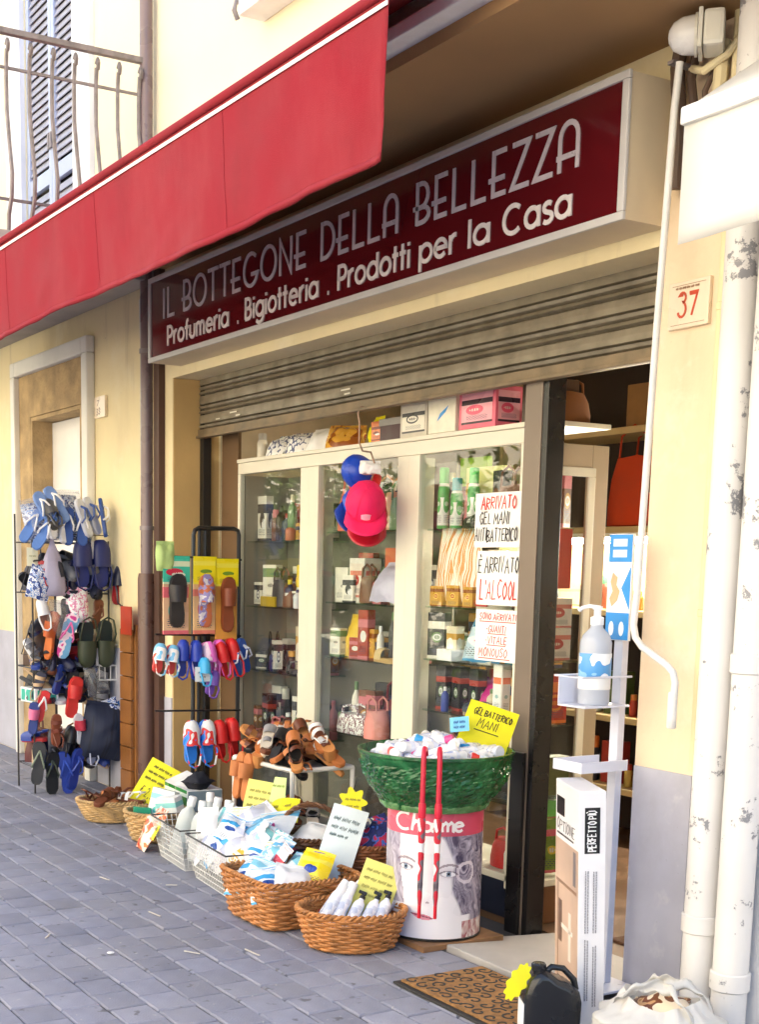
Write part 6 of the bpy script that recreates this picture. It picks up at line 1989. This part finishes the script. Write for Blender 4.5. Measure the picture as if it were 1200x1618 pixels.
carton('white and teal shoe box on the lower left of the rack', (-4.72, -.47, .566), (.2, .16, .09), C3(238, 244, 244), (0, 0, R(8)), panel=pmat('teal_stripe_print', [S(240, 246, 246), S(60, 180, 160)], 12))
rc = random.Random(17)
colset = [('blue', (46, 70, 150)), ('white', (228, 228, 230)), ('red', (176, 44, 48)), ('brown', (120, 70, 46)), ('navy', (26, 32, 66)), ('grey', (96, 98, 106)), ('black', (24, 24, 28)), ('sand', (190, 160, 124)), ('dark navy', (22, 28, 52)), ('charcoal', (46, 46, 52))]
for sh_, (z, nn) in enumerate(((1.24, 6), (.78, 6), (.565, 5), (.165, 6))):
    for i in range(nn):
        cn, c = rc.choice(colset)
        c2n, c2 = rc.choice(colset)
        shoe('%s sandal with %s strap, %s from the left on the %s rack shelf' % (cn, c2n, SEQ[i], ('upper', 'middle', 'lower', 'bottom')[sh_]), (-4.72 + rc.uniform(-.02, .03), -.49 + .078 * i, z + .02), (R(rc.uniform(-30, -8)), R(rc.uniform(-12, 12)), R(-90 + rc.uniform(-25, 25))), rc.choice(['slide', 'sandal', 'clog', 'flip']), C3(*c), C3(*c2), L=.24, W=.09, group='sandals on the rack shelves', flip=bool(i % 2))
for i, (y_, z, rz, k_, s_, u_, lab) in enumerate(((-.50, .55, 80, 'flip', (226, 60, 60), (240, 240, 240), 'red and white child flip flop hanging at the left of the rack'), (-.55, .48, 60, 'slide', (40, 60, 130), (230, 120, 160), 'navy child slide with pink strap hanging at the left edge of the rack'), (-.42, .40, 95, 'sandal', (150, 84, 60), (120, 60, 44), 'brown child sandal hanging below the shoe box'), (-.26, .40, 100, 'slide', (236, 236, 240), (200, 60, 80), 'white child slide with red print hanging below the red slide'),
                                                   (-.17, .27, 90, 'sandal', (120, 130, 160), (200, 205, 225), 'grey blue child sandal hanging in front of the dark bag'), (-.53, .20, 70, 'flip', (60, 60, 62), (140, 150, 130), 'dark grey flip flop hanging at the bottom left of the rack'), (-.44, .13, 85, 'flip', (24, 26, 30), (70, 80, 70), 'black flip flop hanging at the bottom of the rack'), (-.35, .13, 75, 'flip', (40, 66, 160), (60, 90, 190), 'blue flip flop hanging at the bottom of the rack, left one'), (-.30, .15, 105, 'flip', (36, 60, 150), (56, 84, 180), 'blue flip flop hanging at the bottom of the rack, right one'))):
    shoe(lab, (-4.60 + .01 * (i % 3), y_, z), (R(92), R(14 - 7 * (i % 4)), R(rz)), k_, C3(*s_), C3(*u_), L=.27 if i > 4 else .2, W=.105 if i > 4 else .08, group='hanging shoes on the lower rack', flip=bool(i % 2))
for i in range(4):
    handbag('dark %s bag stuffed at the back of the %s rack shelf' % (('navy', 'brown', 'charcoal', 'wine red')[i], ('upper', 'middle', 'lower', 'bottom')[i]), (-4.84, -.29, (1.245, .785, .57, .17)[i]), (.16, .44, .2), C3(*((34, 38, 60), (70, 46, 34), (44, 44, 48), (84, 26, 34))[i]), 0, 'bags on the rack')
rk2 = random.Random(44)
for sh_, (z, top_) in enumerate(((1.26, .26), (.80, .36), (.58, .16), (.18, .33))):
    for i in range(10):
        cn, c = rk2.choice(colset)
        c2n, c2 = rk2.choice(colset)
        kd = rk2.choice(['slide', 'clog', 'sandal', 'clog'])
        shoe('%s shoe with %s upper, %s in the heap on the %s rack shelf' % (cn, c2n, SEQ[i], ('upper', 'middle', 'lower', 'bottom')[sh_]), (-4.70 + rk2.uniform(-.03, .04), -.50 + .048 * i + rk2.uniform(-.01, .01), z + rk2.uniform(.02, top_ * .7)), (R(rk2.uniform(-60, 70)), R(rk2.uniform(-40, 40)), R(rk2.uniform(0, 360))), kd, C3(*c), C3(*c2), L=rk2.uniform(.2, .26), W=.095, group='shoes heaped on the rack', flip=bool(i % 2))
for i in range(5):
    packet('crumpled clear bag with shoes, %s from the left on the rack front' % SEQ[i], (-4.60, -.50 + .12 * i, (1.30, 1.08, 1.16, .70, .47)[i]), (.15, .2, .09), (bluep, PLASTIC, pmat('pink_white_shoe_print', [S(236, 230, 236), S(226, 150, 186), S(250, 250, 250)], 40), PLASTIC, bluep)[i], (R(85), R(15 - 8 * i), R(90)), group='clear bags on the rack front', seed=400 + i)
rq = random.Random(33)
for i in range(16):
    cn, c = rq.choice(colset)
    c2n, c2 = rq.choice(colset)
    col_, row_ = i % 4, i // 4
    z = (1.36, 1.10, .70, .33)[row_] + rq.uniform(-.03, .03)
    shoe('%s child shoe with %s upper, %s hook, %s row of the rack' % (cn, c2n, SEQ[col_], ('top', 'second', 'third', 'lowest')[row_]), (-4.635, -.50 + .11 * col_ + (.05 if row_ % 2 else 0) + rq.uniform(-.02, .02), z), (R(90 + rq.uniform(-8, 8)), R(rq.uniform(-25, 25)), R(90 + rq.uniform(-40, 40))), rq.choice(['clog', 'sandal', 'slide', 'flip']), C3(*c), C3(*c2), L=.19, W=.08, group='child shoes on the rack hooks', flip=bool(i % 2))
packet('dark navy pleated beach bag hanging low on the rack', (-4.57, -.07, .37), (.36, .34, .2), pmat('dark_navy_pleat', [S(22, 28, 46), S(34, 42, 66)], 3, rough=.7, stretch=(14, .6, 1)), (R(86), R(9), R(86)), seed=191, name='beach_bag', cat='bag')
packet('blue plastic strip draped beside the navy beach bag', (-4.55, .1, .42), (.09, .34, .03), mat('blue_film', S(30, 90, 160), rough=.3), (R(90), R(-28), R(90)), seed=191, name='plastic_strip', cat='wrapping')
wt2 = thing('white_wire_tray', 'white wire tray fixed to the right side of the rack', 'tray', (-4.60, .03, .70))
for k, (a, b) in enumerate((((-.15, 0), (.15, 0)), ((-.15, .09), (.15, .09)), ((-.15, .22), (.15, .22)))):
    MB().tube([(0, a[0], a[1]), (0, b[0], b[1])], .006, 6).build('cross_wire', wirem, wt2)
for i in range(9):
    MB().tube([(0, -.15 + .0375 * i, 0), (0, -.15 + .0375 * i, .22)], .0035, 5).build('upright_wire', wirem, wt2)

# ------------------------------------------------------------------ hanging stand in the window corner
hs = thing('display_stand', 'black tubular stand with hanging clogs in the left window corner', 'stand', (-3.4, 0, 0))
blk = mat('black_tube_enamel', (0.015, 0.014, 0.014), rough=.35)
MB().tube([(0, -.04, .12), (0, -.04, 1.585), (0, -.03, 1.61), (0, -.01, 1.622), (0, .205, 1.625), (0, .23, 1.615), (0, .238, 1.59), (0, .238, .12)], .0125, 8).build('frame', blk, hs, smooth=True)
for y_ in (0.0, .035):
    MB().tube([(-.01, y_, .02), (-.01, y_, 1.62)], .01, 8).build('centre_rod', blk, hs, smooth=True)
for z in (1.47, 1.05, .635):
    MB().tube([(.03, -.28, z), (.03, .24, z - .015)], .006, 6).build('hanging_bar', blk, hs, smooth=True)
MB().box(-.16, .14, -.1, .25, 0, .02).build('foot', blk, hs, bevel=.004)
st = 'hanging packs on the black stand'


def blister(label, y_, z, w, h, head, m, sh_m):
    t = thing('hanging_pack', label, 'pack', (-3.35, y_, z), FX, st)
    MB().box(-w / 2, w / 2, -h, -.1, -.012, .0).build('backing', m, t, bevel=.002)
    MB().box(-w / 2 - .004, w / 2 + .004, -.13, .02, .001, .006).build('header_card', head, t)
    o = shoe_parts('slide', h * .72, w * .8, False, t, sh_m, sh_m)
    o.name = 'slipper'
    o.location = (0, -h * .55, .003)
    return t


teal = pack('teal_header', S(60, 194, 166), S(226, 236, 200), S(206, 40, 70), S(240, 240, 220), seed=41)
yh = pack('yellow_header', S(242, 224, 20), S(246, 232, 80), S(110, 150, 40), S(242, 224, 20), seed=42)
pinkp = pack('multicolour_pack', S(236, 190, 150), S(230, 110, 120), S(120, 190, 170), S(240, 180, 80), seed=43)
blister('teal headed pack of black slippers at the left of the top bar', -.165, 1.45, .15, .40, teal, pinkp, pl((40, 36, 38)))
blister('yellow headed pack of white patterned slippers in the middle of the top bar', .005, 1.45, .13, .40, yh, pack('peach_pack', S(240, 196, 140), S(230, 130, 110), S(226, 120, 110), seed=44), pmat('white_slipper_print', [S(236, 230, 236), S(150, 140, 200), S(200, 110, 70)], 25))
blister('yellow headed pack of brown slippers at the right of the top bar', .14, 1.44, .13, .42, yh, C3(226, 160, 70), pl((140, 70, 40)))
packet('pale green paper bag at the left end of the top bar', (-3.35, -.23, 1.46), (.11, .14, .05), mat('pale_green_paper', S(206, 232, 150), rough=.7, trans=.2), FX, seed=200)
tr2 = 'child clogs on the black stand'
for i, (y_, s_, u_, rz, sz, kd, lab) in enumerate(((-.245, (214, 70, 66), pmat('red_white_film', [S(214, 80, 70), S(245, 240, 238), S(120, 190, 230)], 16), 90, .16, 'clog', 'pair of red and white child clogs at the left end of the middle bar'), (-.10, (30, 50, 150), pl((34, 60, 170)), 75, .2, 'clog', 'pair of dark blue child clogs on the middle bar'), (-.03, (236, 130, 200), pmat('pink_white_spot', [S(240, 140, 205), S(250, 220, 240)], 30), 85, .17, 'clog', 'pair of pink child clogs on the middle bar'),
                                                   (.05, (214, 90, 190), pl((226, 110, 200)), 100, .19, 'clog', 'pair of magenta frilled child clogs on the middle bar'), (.13, (200, 30, 36), pl((214, 36, 40)), 95, .2, 'clog', 'pair of red child clogs on the middle bar'), (.205, (60, 100, 190), pmat('denim_white', [S(70, 110, 200), S(220, 228, 245)], 20), 110, .2, 'flip', 'pair of denim blue child sandals at the right end of the middle bar'))):
    pair(lab, (-3.33, y_, .92), (R(90), R(8 - 5 * i), R(rz)), kd, C3(*s_), u_, L=sz, W=.075, group=tr2)
shoe('light blue child clog with a white tag on the middle bar', (-3.27, -.045, .86), (R(95), 0, R(90)), 'clog', C3(60, 170, 230), C3(70, 180, 235), L=.14, W=.07)
card('white price tag on the light blue child clog', (-3.235, -.06, .80), FX, .09, .08, PAPER, [('~', -.3, .55, .6, .14), ('~', -.2, .25, .4, .14)], pl((110, 110, 120)), bend=.001, sw=.002)
shoe('violet child clog behind the white price tag', (-3.30, .02, .79), (R(95), R(10), R(90)), 'clog', C3(120, 80, 180), C3(130, 90, 190), L=.14, W=.07)
pair('pair of bright blue child clogs with red picture on the lowest bar', (-3.33, -.04, .46), (R(90), 0, R(88)), 'clog', C3(40, 130, 230), pmat('blue_clog_print', [S(40, 130, 235), S(50, 140, 240), S(230, 60, 60), S(245, 245, 245)], 13), L=.24, W=.1, group=tr2)
pair('pair of bright red child clogs on the lowest bar', (-3.34, .13, .47), (R(90), R(-6), R(96)), 'clog', C3(206, 32, 34), C3(220, 40, 40), L=.22, W=.085, group=tr2)

# ------------------------------------------------------------------ caps hanging from the raised shutter
def cap(label, loc, rot, m, bm_, r=.088, back=None, group='caps hanging from the shutter'):
    t = thing('baseball_cap', label, 'cap', loc, rot, group)
    def dome(a, z):
        return .03 * math.cos(6 * a) ** 8 * 0 - .02 * math.cos(a * 3 + 1)
    prof = [(r * math.cos(b) ** .8, r * 1.25 * math.sin(b)) for b in [math.pi / 2 * i / 9 for i in range(9)]] + [(.004, r * 1.25)]
    MB().lathe(prof, 30, sx=.95, sy=1.06, wob=dome, caps=False).build('crown', m, t, smooth='full')
    for k in range(3):
        a = math.pi * k / 3
        MB().tube([(r * math.copysign(abs(math.cos(b)) ** .8, math.cos(b)) * math.cos(a) * .965, r * math.copysign(abs(math.cos(b)) ** .8, math.cos(b)) * math.sin(a) * 1.075, r * 1.255 * math.sin(b)) for b in [math.pi * i / 14 for i in range(15)]], .0012, 4).build('seam', m, t)
    MB().lathe([(.003, r * 1.28), (.007, r * 1.265), (.008, r * 1.245)], 10).build('button', m, t)
    MB().grid(15, 6, lambda u, v: (math.sin((u - .5) * 2.5) * (r * .93 + .012 * v), -math.cos((u - .5) * 2.5) * r * 1.0 - v * .1 * math.cos((u - .5) * 2.5) ** .6, .004 + .02 * v * (1 - (2 * u - 1) ** 2) - .028 * (2 * u - 1) ** 2 * v), thick=.003).build('brim', bm_, t, smooth='full')
    return t


pinkc = mat('hot_pink_cotton', S(236, 24, 96), rough=.8, bump=.1, bs=200)
c1 = cap('hot pink cap with a pale patch hanging in front of the middle pane', (-1.90, .11, 1.70), (R(52), R(0), R(60)), pinkc, pinkc, r=.096)
MB().grid(9, 5, lambda u, v: (-.03 + .06 * u, -.104 + .004 * v + .006 * (2 * u - 1) ** 2 * 2, .022 + .034 * v * math.sin(math.pi * (.15 + .7 * u))), thick=.002).build('patch', C3(246, 190, 214), c1)
cap('red cap hanging behind the hot pink cap', (-1.94, .155, 1.655), (R(55), R(6), R(56)), C3(196, 20, 44), C3(180, 24, 46), r=.088)
cap('blue cap hanging highest above the pink cap', (-2.02, .15, 1.85), (R(62), R(-35), R(40)), C3(24, 70, 190), C3(206, 40, 40), r=.078)
cap('blue cap at the left of the pink cap', (-2.07, .17, 1.71), (R(60), R(28), R(70)), C3(30, 74, 190), C3(28, 60, 160), r=.08)
hk = thing('wire_hanger', 'bent wire hanger hooked under the shutter above the caps', 'hanger', (-2.0, .15, 1.95))
MB().tube([(.02, 0, .19), (-.02, 0, .20), (-.045, 0, .17), (-.03, 0, .13), (-.03, .0, .04), (0, 0, .0), (.07, 0, -.01), (.11, .0, -.07), (.08, 0, -.14), (.05, 0, -.16)], .0045, 6).build('wire', mat('coppery_wire', (0.3, 0.2, 0.15), rough=.4, metal=.6), hk, smooth=True)
packet('white crumpled tissue tied above the pink cap', (-1.90, .13, 1.865), (.1, .05, .06), PAPER, (R(60), 0, R(58)), seed=210)

# ------------------------------------------------------------------ hand gel dispenser
ds = thing('gel_dispenser_stand', 'white metal hand gel stand with a blue leaflet at the shop door', 'dispenser', (-.015, -.075, .0))
lil = mat('lilac_white_enamel', (0.66, 0.67, 0.76), rough=.35, var=.04)
MB().box(-.02, .02, -.014, .014, .03, 1.5).build('post', lil, ds, bevel=.003)
MB().box(-.1, .1, -.1, .06, .021, .03).build('base_plate', lil, ds, bevel=.003)
MB().box(-.062, .07, -.21, -.0145, .985, .992).build('bottle_platform', lil, ds, bevel=.002)
MB().box(-.062, -.058, -.21, -.12, .9925, 1.08).build('platform_lip', lil, ds)
MB().tube([(-.06, -.014, 1.085), (-.062, -.225, 1.085), (.07, -.225, 1.085), (.07, -.014, 1.085)], .004, 6).build('retaining_wire', lil, ds)
tr_ = MB()
tr_.box(-.062, .07, -.21, -.0145, .775, .782)
tr_.build('drip_tray', lil, ds, bevel=.002)
for a in ((-.066, -.0625, -.214, -.0145, .775, .81), (.0705, .074, -.214, -.0145, .775, .81), (-.0622, .0702, -.214, -.2105, .775, .81)):
    MB().box(*a).build('tray_lip', lil, ds)
lf = MB().box(-.055, .055, -.024, -.0145, 1.20, 1.545).build('leaflet_board', PAPER, ds)
blu = C3(40, 140, 214)
for nm, m, a in (('blue_header', blu, (-.053, .053, 1.455, 1.543)), ('blue_footer', blu, (-.053, .053, 1.202, 1.29))):
    MB().box(a[0], a[1], -.0262, -.0242, a[2], a[3]).build(nm, m, lf)
for z in (1.47, 1.505):
    MB().box(-.032, .032, -.0275, -.0265, z, z + .024).build('white_text_block', C3(220, 235, 250), lf)
MB().prism([(.052, 1.30), (.052, 1.44), (.012, 1.37)], 0, .0012, M=Matrix(((1, 0, 0, 0), (0, 0, -1, -.0242), (0, 1, 0, 0), (0, 0, 0, 1)))).build('blue_triangle', blu, lf)
MB().prism([(-.03, 1.31), (-.005, 1.33), (.005, 1.36), (-.012, 1.38), (-.008, 1.405), (-.03, 1.42), (-.04, 1.39), (-.028, 1.36), (-.042, 1.335)], 0, .0014, M=Matrix(((1, 0, 0, 0), (0, 0, -1, -.0242), (0, 1, 0, 0), (0, 0, 0, 1)))).build('hands_picture', C3(236, 170, 130), lf)
for x in (-.025, .022):
    MB().prism([(x + .012 * math.cos(b), 1.238 + .024 * math.sin(b)) for b in [2 * math.pi * i / 12 for i in range(12)]], 0, .001, M=Matrix(((1, 0, 0, 0), (0, 0, -1, -.0264), (0, 1, 0, 0), (0, 0, 0, 1)))).build('white_oval', C3(235, 244, 252), lf)
gb = thing('gel_bottle', 'large translucent hand gel pump bottle on the white stand', 'bottle', (-.011, -.19, .993))
MB().lathe([(.05, 0), (.053, .006), (.053, .2), (.045, .225), (.022, .248), (.02, .26)], 28, sx=1.0, sy=.95).build('body', mat('milky_gel_plastic', (0.68, 0.72, 0.80), rough=.2, var=.04, trans=.35), gb, smooth=True)
MB().lathe([(.0535, .09), (.0545, .092), (.0545, .165), (.0535, .167)], 28, sx=1.0, sy=.95, caps=False).build('blue_label', pmat('gel_label_print', [S(150, 200, 236), S(90, 160, 220), S(240, 246, 252)], 14), gb, smooth=True)
MB().lathe([(.0535, .05), (.0543, .052), (.0543, .088), (.0535, .0895)], 28, sx=1.0, sy=.95, caps=False).build('white_label', PAPER, gb, smooth=True)
q = MB()
q.lathe([(.022, .258), (.022, .282), (.012, .286), (.012, .305), (.016, .308), (.016, .318)], 18)
q.tube([(.012, 0, .314), (-.02, -.018, .318), (-.04, -.03, .312), (-.05, -.036, .302)], .0065, 8)
q.build('pump', C3(240, 242, 246), gb, smooth=True)

# ------------------------------------------------------------------ tall cardboard box
bx = thing('tall_carton', 'tall white carton with black label standing by the door', 'box', (.225, -.405, .0), (R(-2.2), 0, R(154)))
wcard = mat('white_carton_card', (0.80, 0.79, 0.81), rough=.45, var=.03)
MB().box(0, .28, -.085, 0, .001, .75).build('body', wcard, bx, bevel=.002)
pp = MB().box(.004, .276, .0003, .0012, .02, .56).build('photo_panel', mat('beige_patio_photo', S(200, 172, 152), rough=.4, var=.25, vs=3), bx)
for nm, c, a in (('lantern_picture', (120, 112, 116), (.03, .06, .44, .55)), ('table_picture', (236, 228, 218), (.06, .2, .27, .285)), ('chair_picture', (110, 84, 66), (.19, .23, .22, .36)), ('chair_picture', (226, 216, 204), (.08, .11, .18, .34)), ('beam_picture', (150, 116, 92), (.02, .26, .415, .425)), ('post_picture', (150, 116, 92), (.235, .245, .06, .415)), ('plant_picture', (86, 96, 70), (.03, .08, .05, .15)), ('rug_picture', (80, 64, 56), (.1, .24, .04, .10))):
    MB().box(a[0], a[1], .0013, .0018, a[2], a[3]).build(nm, C3(*c), pp)
MB().box(.17, .262, .0003, .0014, .64, .70).build('black_badge', BLK, bx)
q = MB()
Mf = Matrix(((-1, 0, 0, 0), (0, 0, 1, .0006), (0, 1, 0, 0), (0, 0, 0, 1)))
hand(q, 'OPTIONE', -.26, .59, .22, .035, .003, Mf, 2)
scribble(q, -.26, .575, .2, .006, .001, Mf, 3)
q.build('lettering', C3(70, 66, 70), bx)
MB().box(-.0016, -.0004, -.066, -.018, .555, .70).build('black_label', BLK, bx)
q = MB()
Ms = Matrix(((0, 0, -1, -.0017), (-0, -1, 0, -.0), (1, 0, 0, 0), (0, 0, 0, 1)))
Ms = Matrix(((0, 0, -1, -.0018), (0, 1, 0, 0), (1, 0, 0, 0), (0, 0, 0, 1)))
hand(q, 'PERFETTO PIÙ', .563, -.054, .13, .026, .0036, Ms, 3, slant=0)
q.build('label_lettering', C3(240, 240, 240), bx)
q = MB()
for y_ in (-.058, -.05, -.032, -.024):
    scribble(q, .06 if y_ < -.04 else .08, y_, .2, .004, .0009, Ms, int(-y_ * 1000))
    scribble(q, .30, y_, .2, .004, .0009, Ms, int(-y_ * 900))
struct(q.build('small_text', C3(120, 116, 130), bx), 'stuff')
MB().box(0.003, .277, -.083, -.002, .7502, .7512).build('top_flap', wcard, bx)

# ------------------------------------------------------------------ doormat
dm = thing('doormat', 'brown coir doormat with black scroll pattern before the door sill', 'mat', (-.1, -.495, .003))
coir = mat('golden_coir', (0.36, 0.18, 0.06), rough=.95, var=.35, vs=40, bump=1.0, bs=220)
rub = mat('black_mat_rubber', (0.03, 0.028, 0.026), rough=.75, var=.2)
MB().box(-.3, .3, -.195, .195, 0, .008).build('rubber_border', rub, dm, bevel=.003)
MB().box(-.28, .28, -.175, .175, .0082, .017).build('coir_field', coir, dm, bevel=.003)
q = MB()
rm = random.Random(4)
for i in range(9):
    for j in range(6):
        cx, cy = -.25 + i * .0625 + (j % 2) * .02, -.145 + j * .058
        s0 = rm.uniform(0, 6.3)
        d_ = rm.choice((-1, 1))
        pts = [(cx + (.006 + .024 * k / 14) * math.cos(s0 + d_ * k * .42), cy + (.006 + .022 * k / 14) * math.sin(s0 + d_ * k * .42)) for k in range(15)]
        pts = [(max(-.277, min(.277, a)), max(-.172, min(.172, b))) for a, b in pts]
        ribbon(q, pts, .0065, .0018, Matrix.Translation((0, 0, .017)))
o = q.build('scroll_pattern', rub, dm)
struct(o, 'stuff')

# ------------------------------------------------------------------ black canister with yellow tag
cn = thing('black_canister', 'black plastic canister with a yellow tag on the doormat corner', 'canister', (.27, -.56, .0), (0, 0, R(62)))
cm = mat('black_canister_plastic', (0.012, 0.013, 0.016), rough=.28, var=.1, bump=.1, bs=40)
prof = [(-.088, 0), (.086, 0), (.094, .02), (.096, .12), (.088, .155), (.05, .185), (.012, .20), (-.012, .222), (-.05, .225), (-.078, .195), (-.094, .15), (-.096, .02)]
q = MB()
q.prism(prof, -.062, .062, M=Matrix(((1, 0, 0, 0), (0, 0, -1, 0), (0, 1, 0, .02), (0, 0, 0, 1))))
q.v = [(x * .92, y_ * .92, z * .9) for x, y_, z in q.v]
me = q.mesh('body')
bm = bmesh.new()
bm.from_mesh(me)
bmesh.ops.bevel(bm, geom=[e for e in bm.edges if abs(e.calc_face_angle(0) - math.pi / 2) < .25], offset=.026, segments=5, affect='EDGES', profile=.5, clamp_overlap=True)
bm.to_mesh(me)
bm.free()
me.polygons.foreach_set('use_smooth', [True] * len(me.polygons))
me.materials.append(cm)
put('body', me, cn)
MB().tube([(-.02, 0, .208), (.0, 0, .226), (.035, 0, .222), (.07, 0, .186), (.077, 0, .155)], .01, 10).build('handle', cm, cn, smooth=True)
MB().lathe([(.02, .214), (.023, .217), (.023, .235), (.019, .239)], 18, cx=-.04).build('cap', cm, cn, smooth=True)
MB().box(-.0905, -.088, -.04, .04, .03, .12).build('white_label', PAPER, cn)
yt = thing('scalloped_tag', 'bright yellow scalloped tag stuck on the black canister', 'card', (.238, -.665, .185), (R(76), R(32), R(58)))
MB().prism([((.028 + .004 * math.cos(11 * a)) * math.cos(a), (.062 + .004 * math.cos(11 * a)) * math.sin(a)) for a in [2 * math.pi * i / 66 for i in range(66)]], 0, .002).build('sheet', YEL, yt)

# ------------------------------------------------------------------ white carrier bag
pb = thing('carrier_bag', 'white plastic carrier bag with an orange motif at the lower right', 'bag', (.58, -.40, .0), (0, 0, R(20)))
film = mat('white_bag_film', (0.80, 0.79, 0.76), rough=.35, var=.04, trans=.35, bump=.2, bs=18)
def bagpt(u, v):
    a = 2 * math.pi * u
    pr = (.12 + .03 * math.sin(v * math.pi * .9)) * (1 - .35 * max(0, v - .62) / .38)
    nz = noise.noise(Vector((math.cos(a) * 2.6, math.sin(a) * 2.6, v * 4)))
    n2 = abs(noise.noise(Vector((math.cos(a) * 6, math.sin(a) * 6, v * 7 + 9))))
    k = pr * (1 + .16 * nz + .10 * n2)
    return (k * math.cos(a) * 1.25, k * math.sin(a), .004 + .19 * v * (1 + .07 * math.cos(2 * a) + .08 * nz * v))
q = MB()
q.grid(90, 40, bagpt)
q.build('body', film, pb, smooth='full')
for s_ in (-1, 1):
    q = MB()
    q.grid(22, 5, lambda u, v: (-.13 + .26 * u, s_ * (.05 + .02 * math.sin(u * 9)) + .012 * math.sin(v * 5 + u * 12), .155 + math.sin(math.pi * u) ** .7 * .10 - .035 * v * math.sin(math.pi * u) + .006 * math.sin(u * 30)), thick=.001)
    q.build('handle', film, pb, smooth='full')
packet('brown paper wrapped food inside the white carrier bag', (.56, -.40, .155), (.18, .12, .06), pmat('brown_food_print', [S(206, 160, 110), S(120, 70, 40), S(240, 220, 190)], 20), (R(10), R(-10), R(30)), seed=220)
q = MB()
Mo = Matrix.Translation((.055, -.165, .10)) @ Matrix.Rotation(R(80), 4, 'X')
for cx, cy, r in ((-.022, .016, .024), (.022, .014, .024), (-.028, -.018, .02), (.03, -.02, .022), (0, -.004, .026)):
    q.lathe([(.002, .004), (r * .7, .003), (r, .0)], 18, cx=cx, cy=cy, M=Mo, caps=False)
q.build('orange_motif', C3(226, 110, 30), pb)
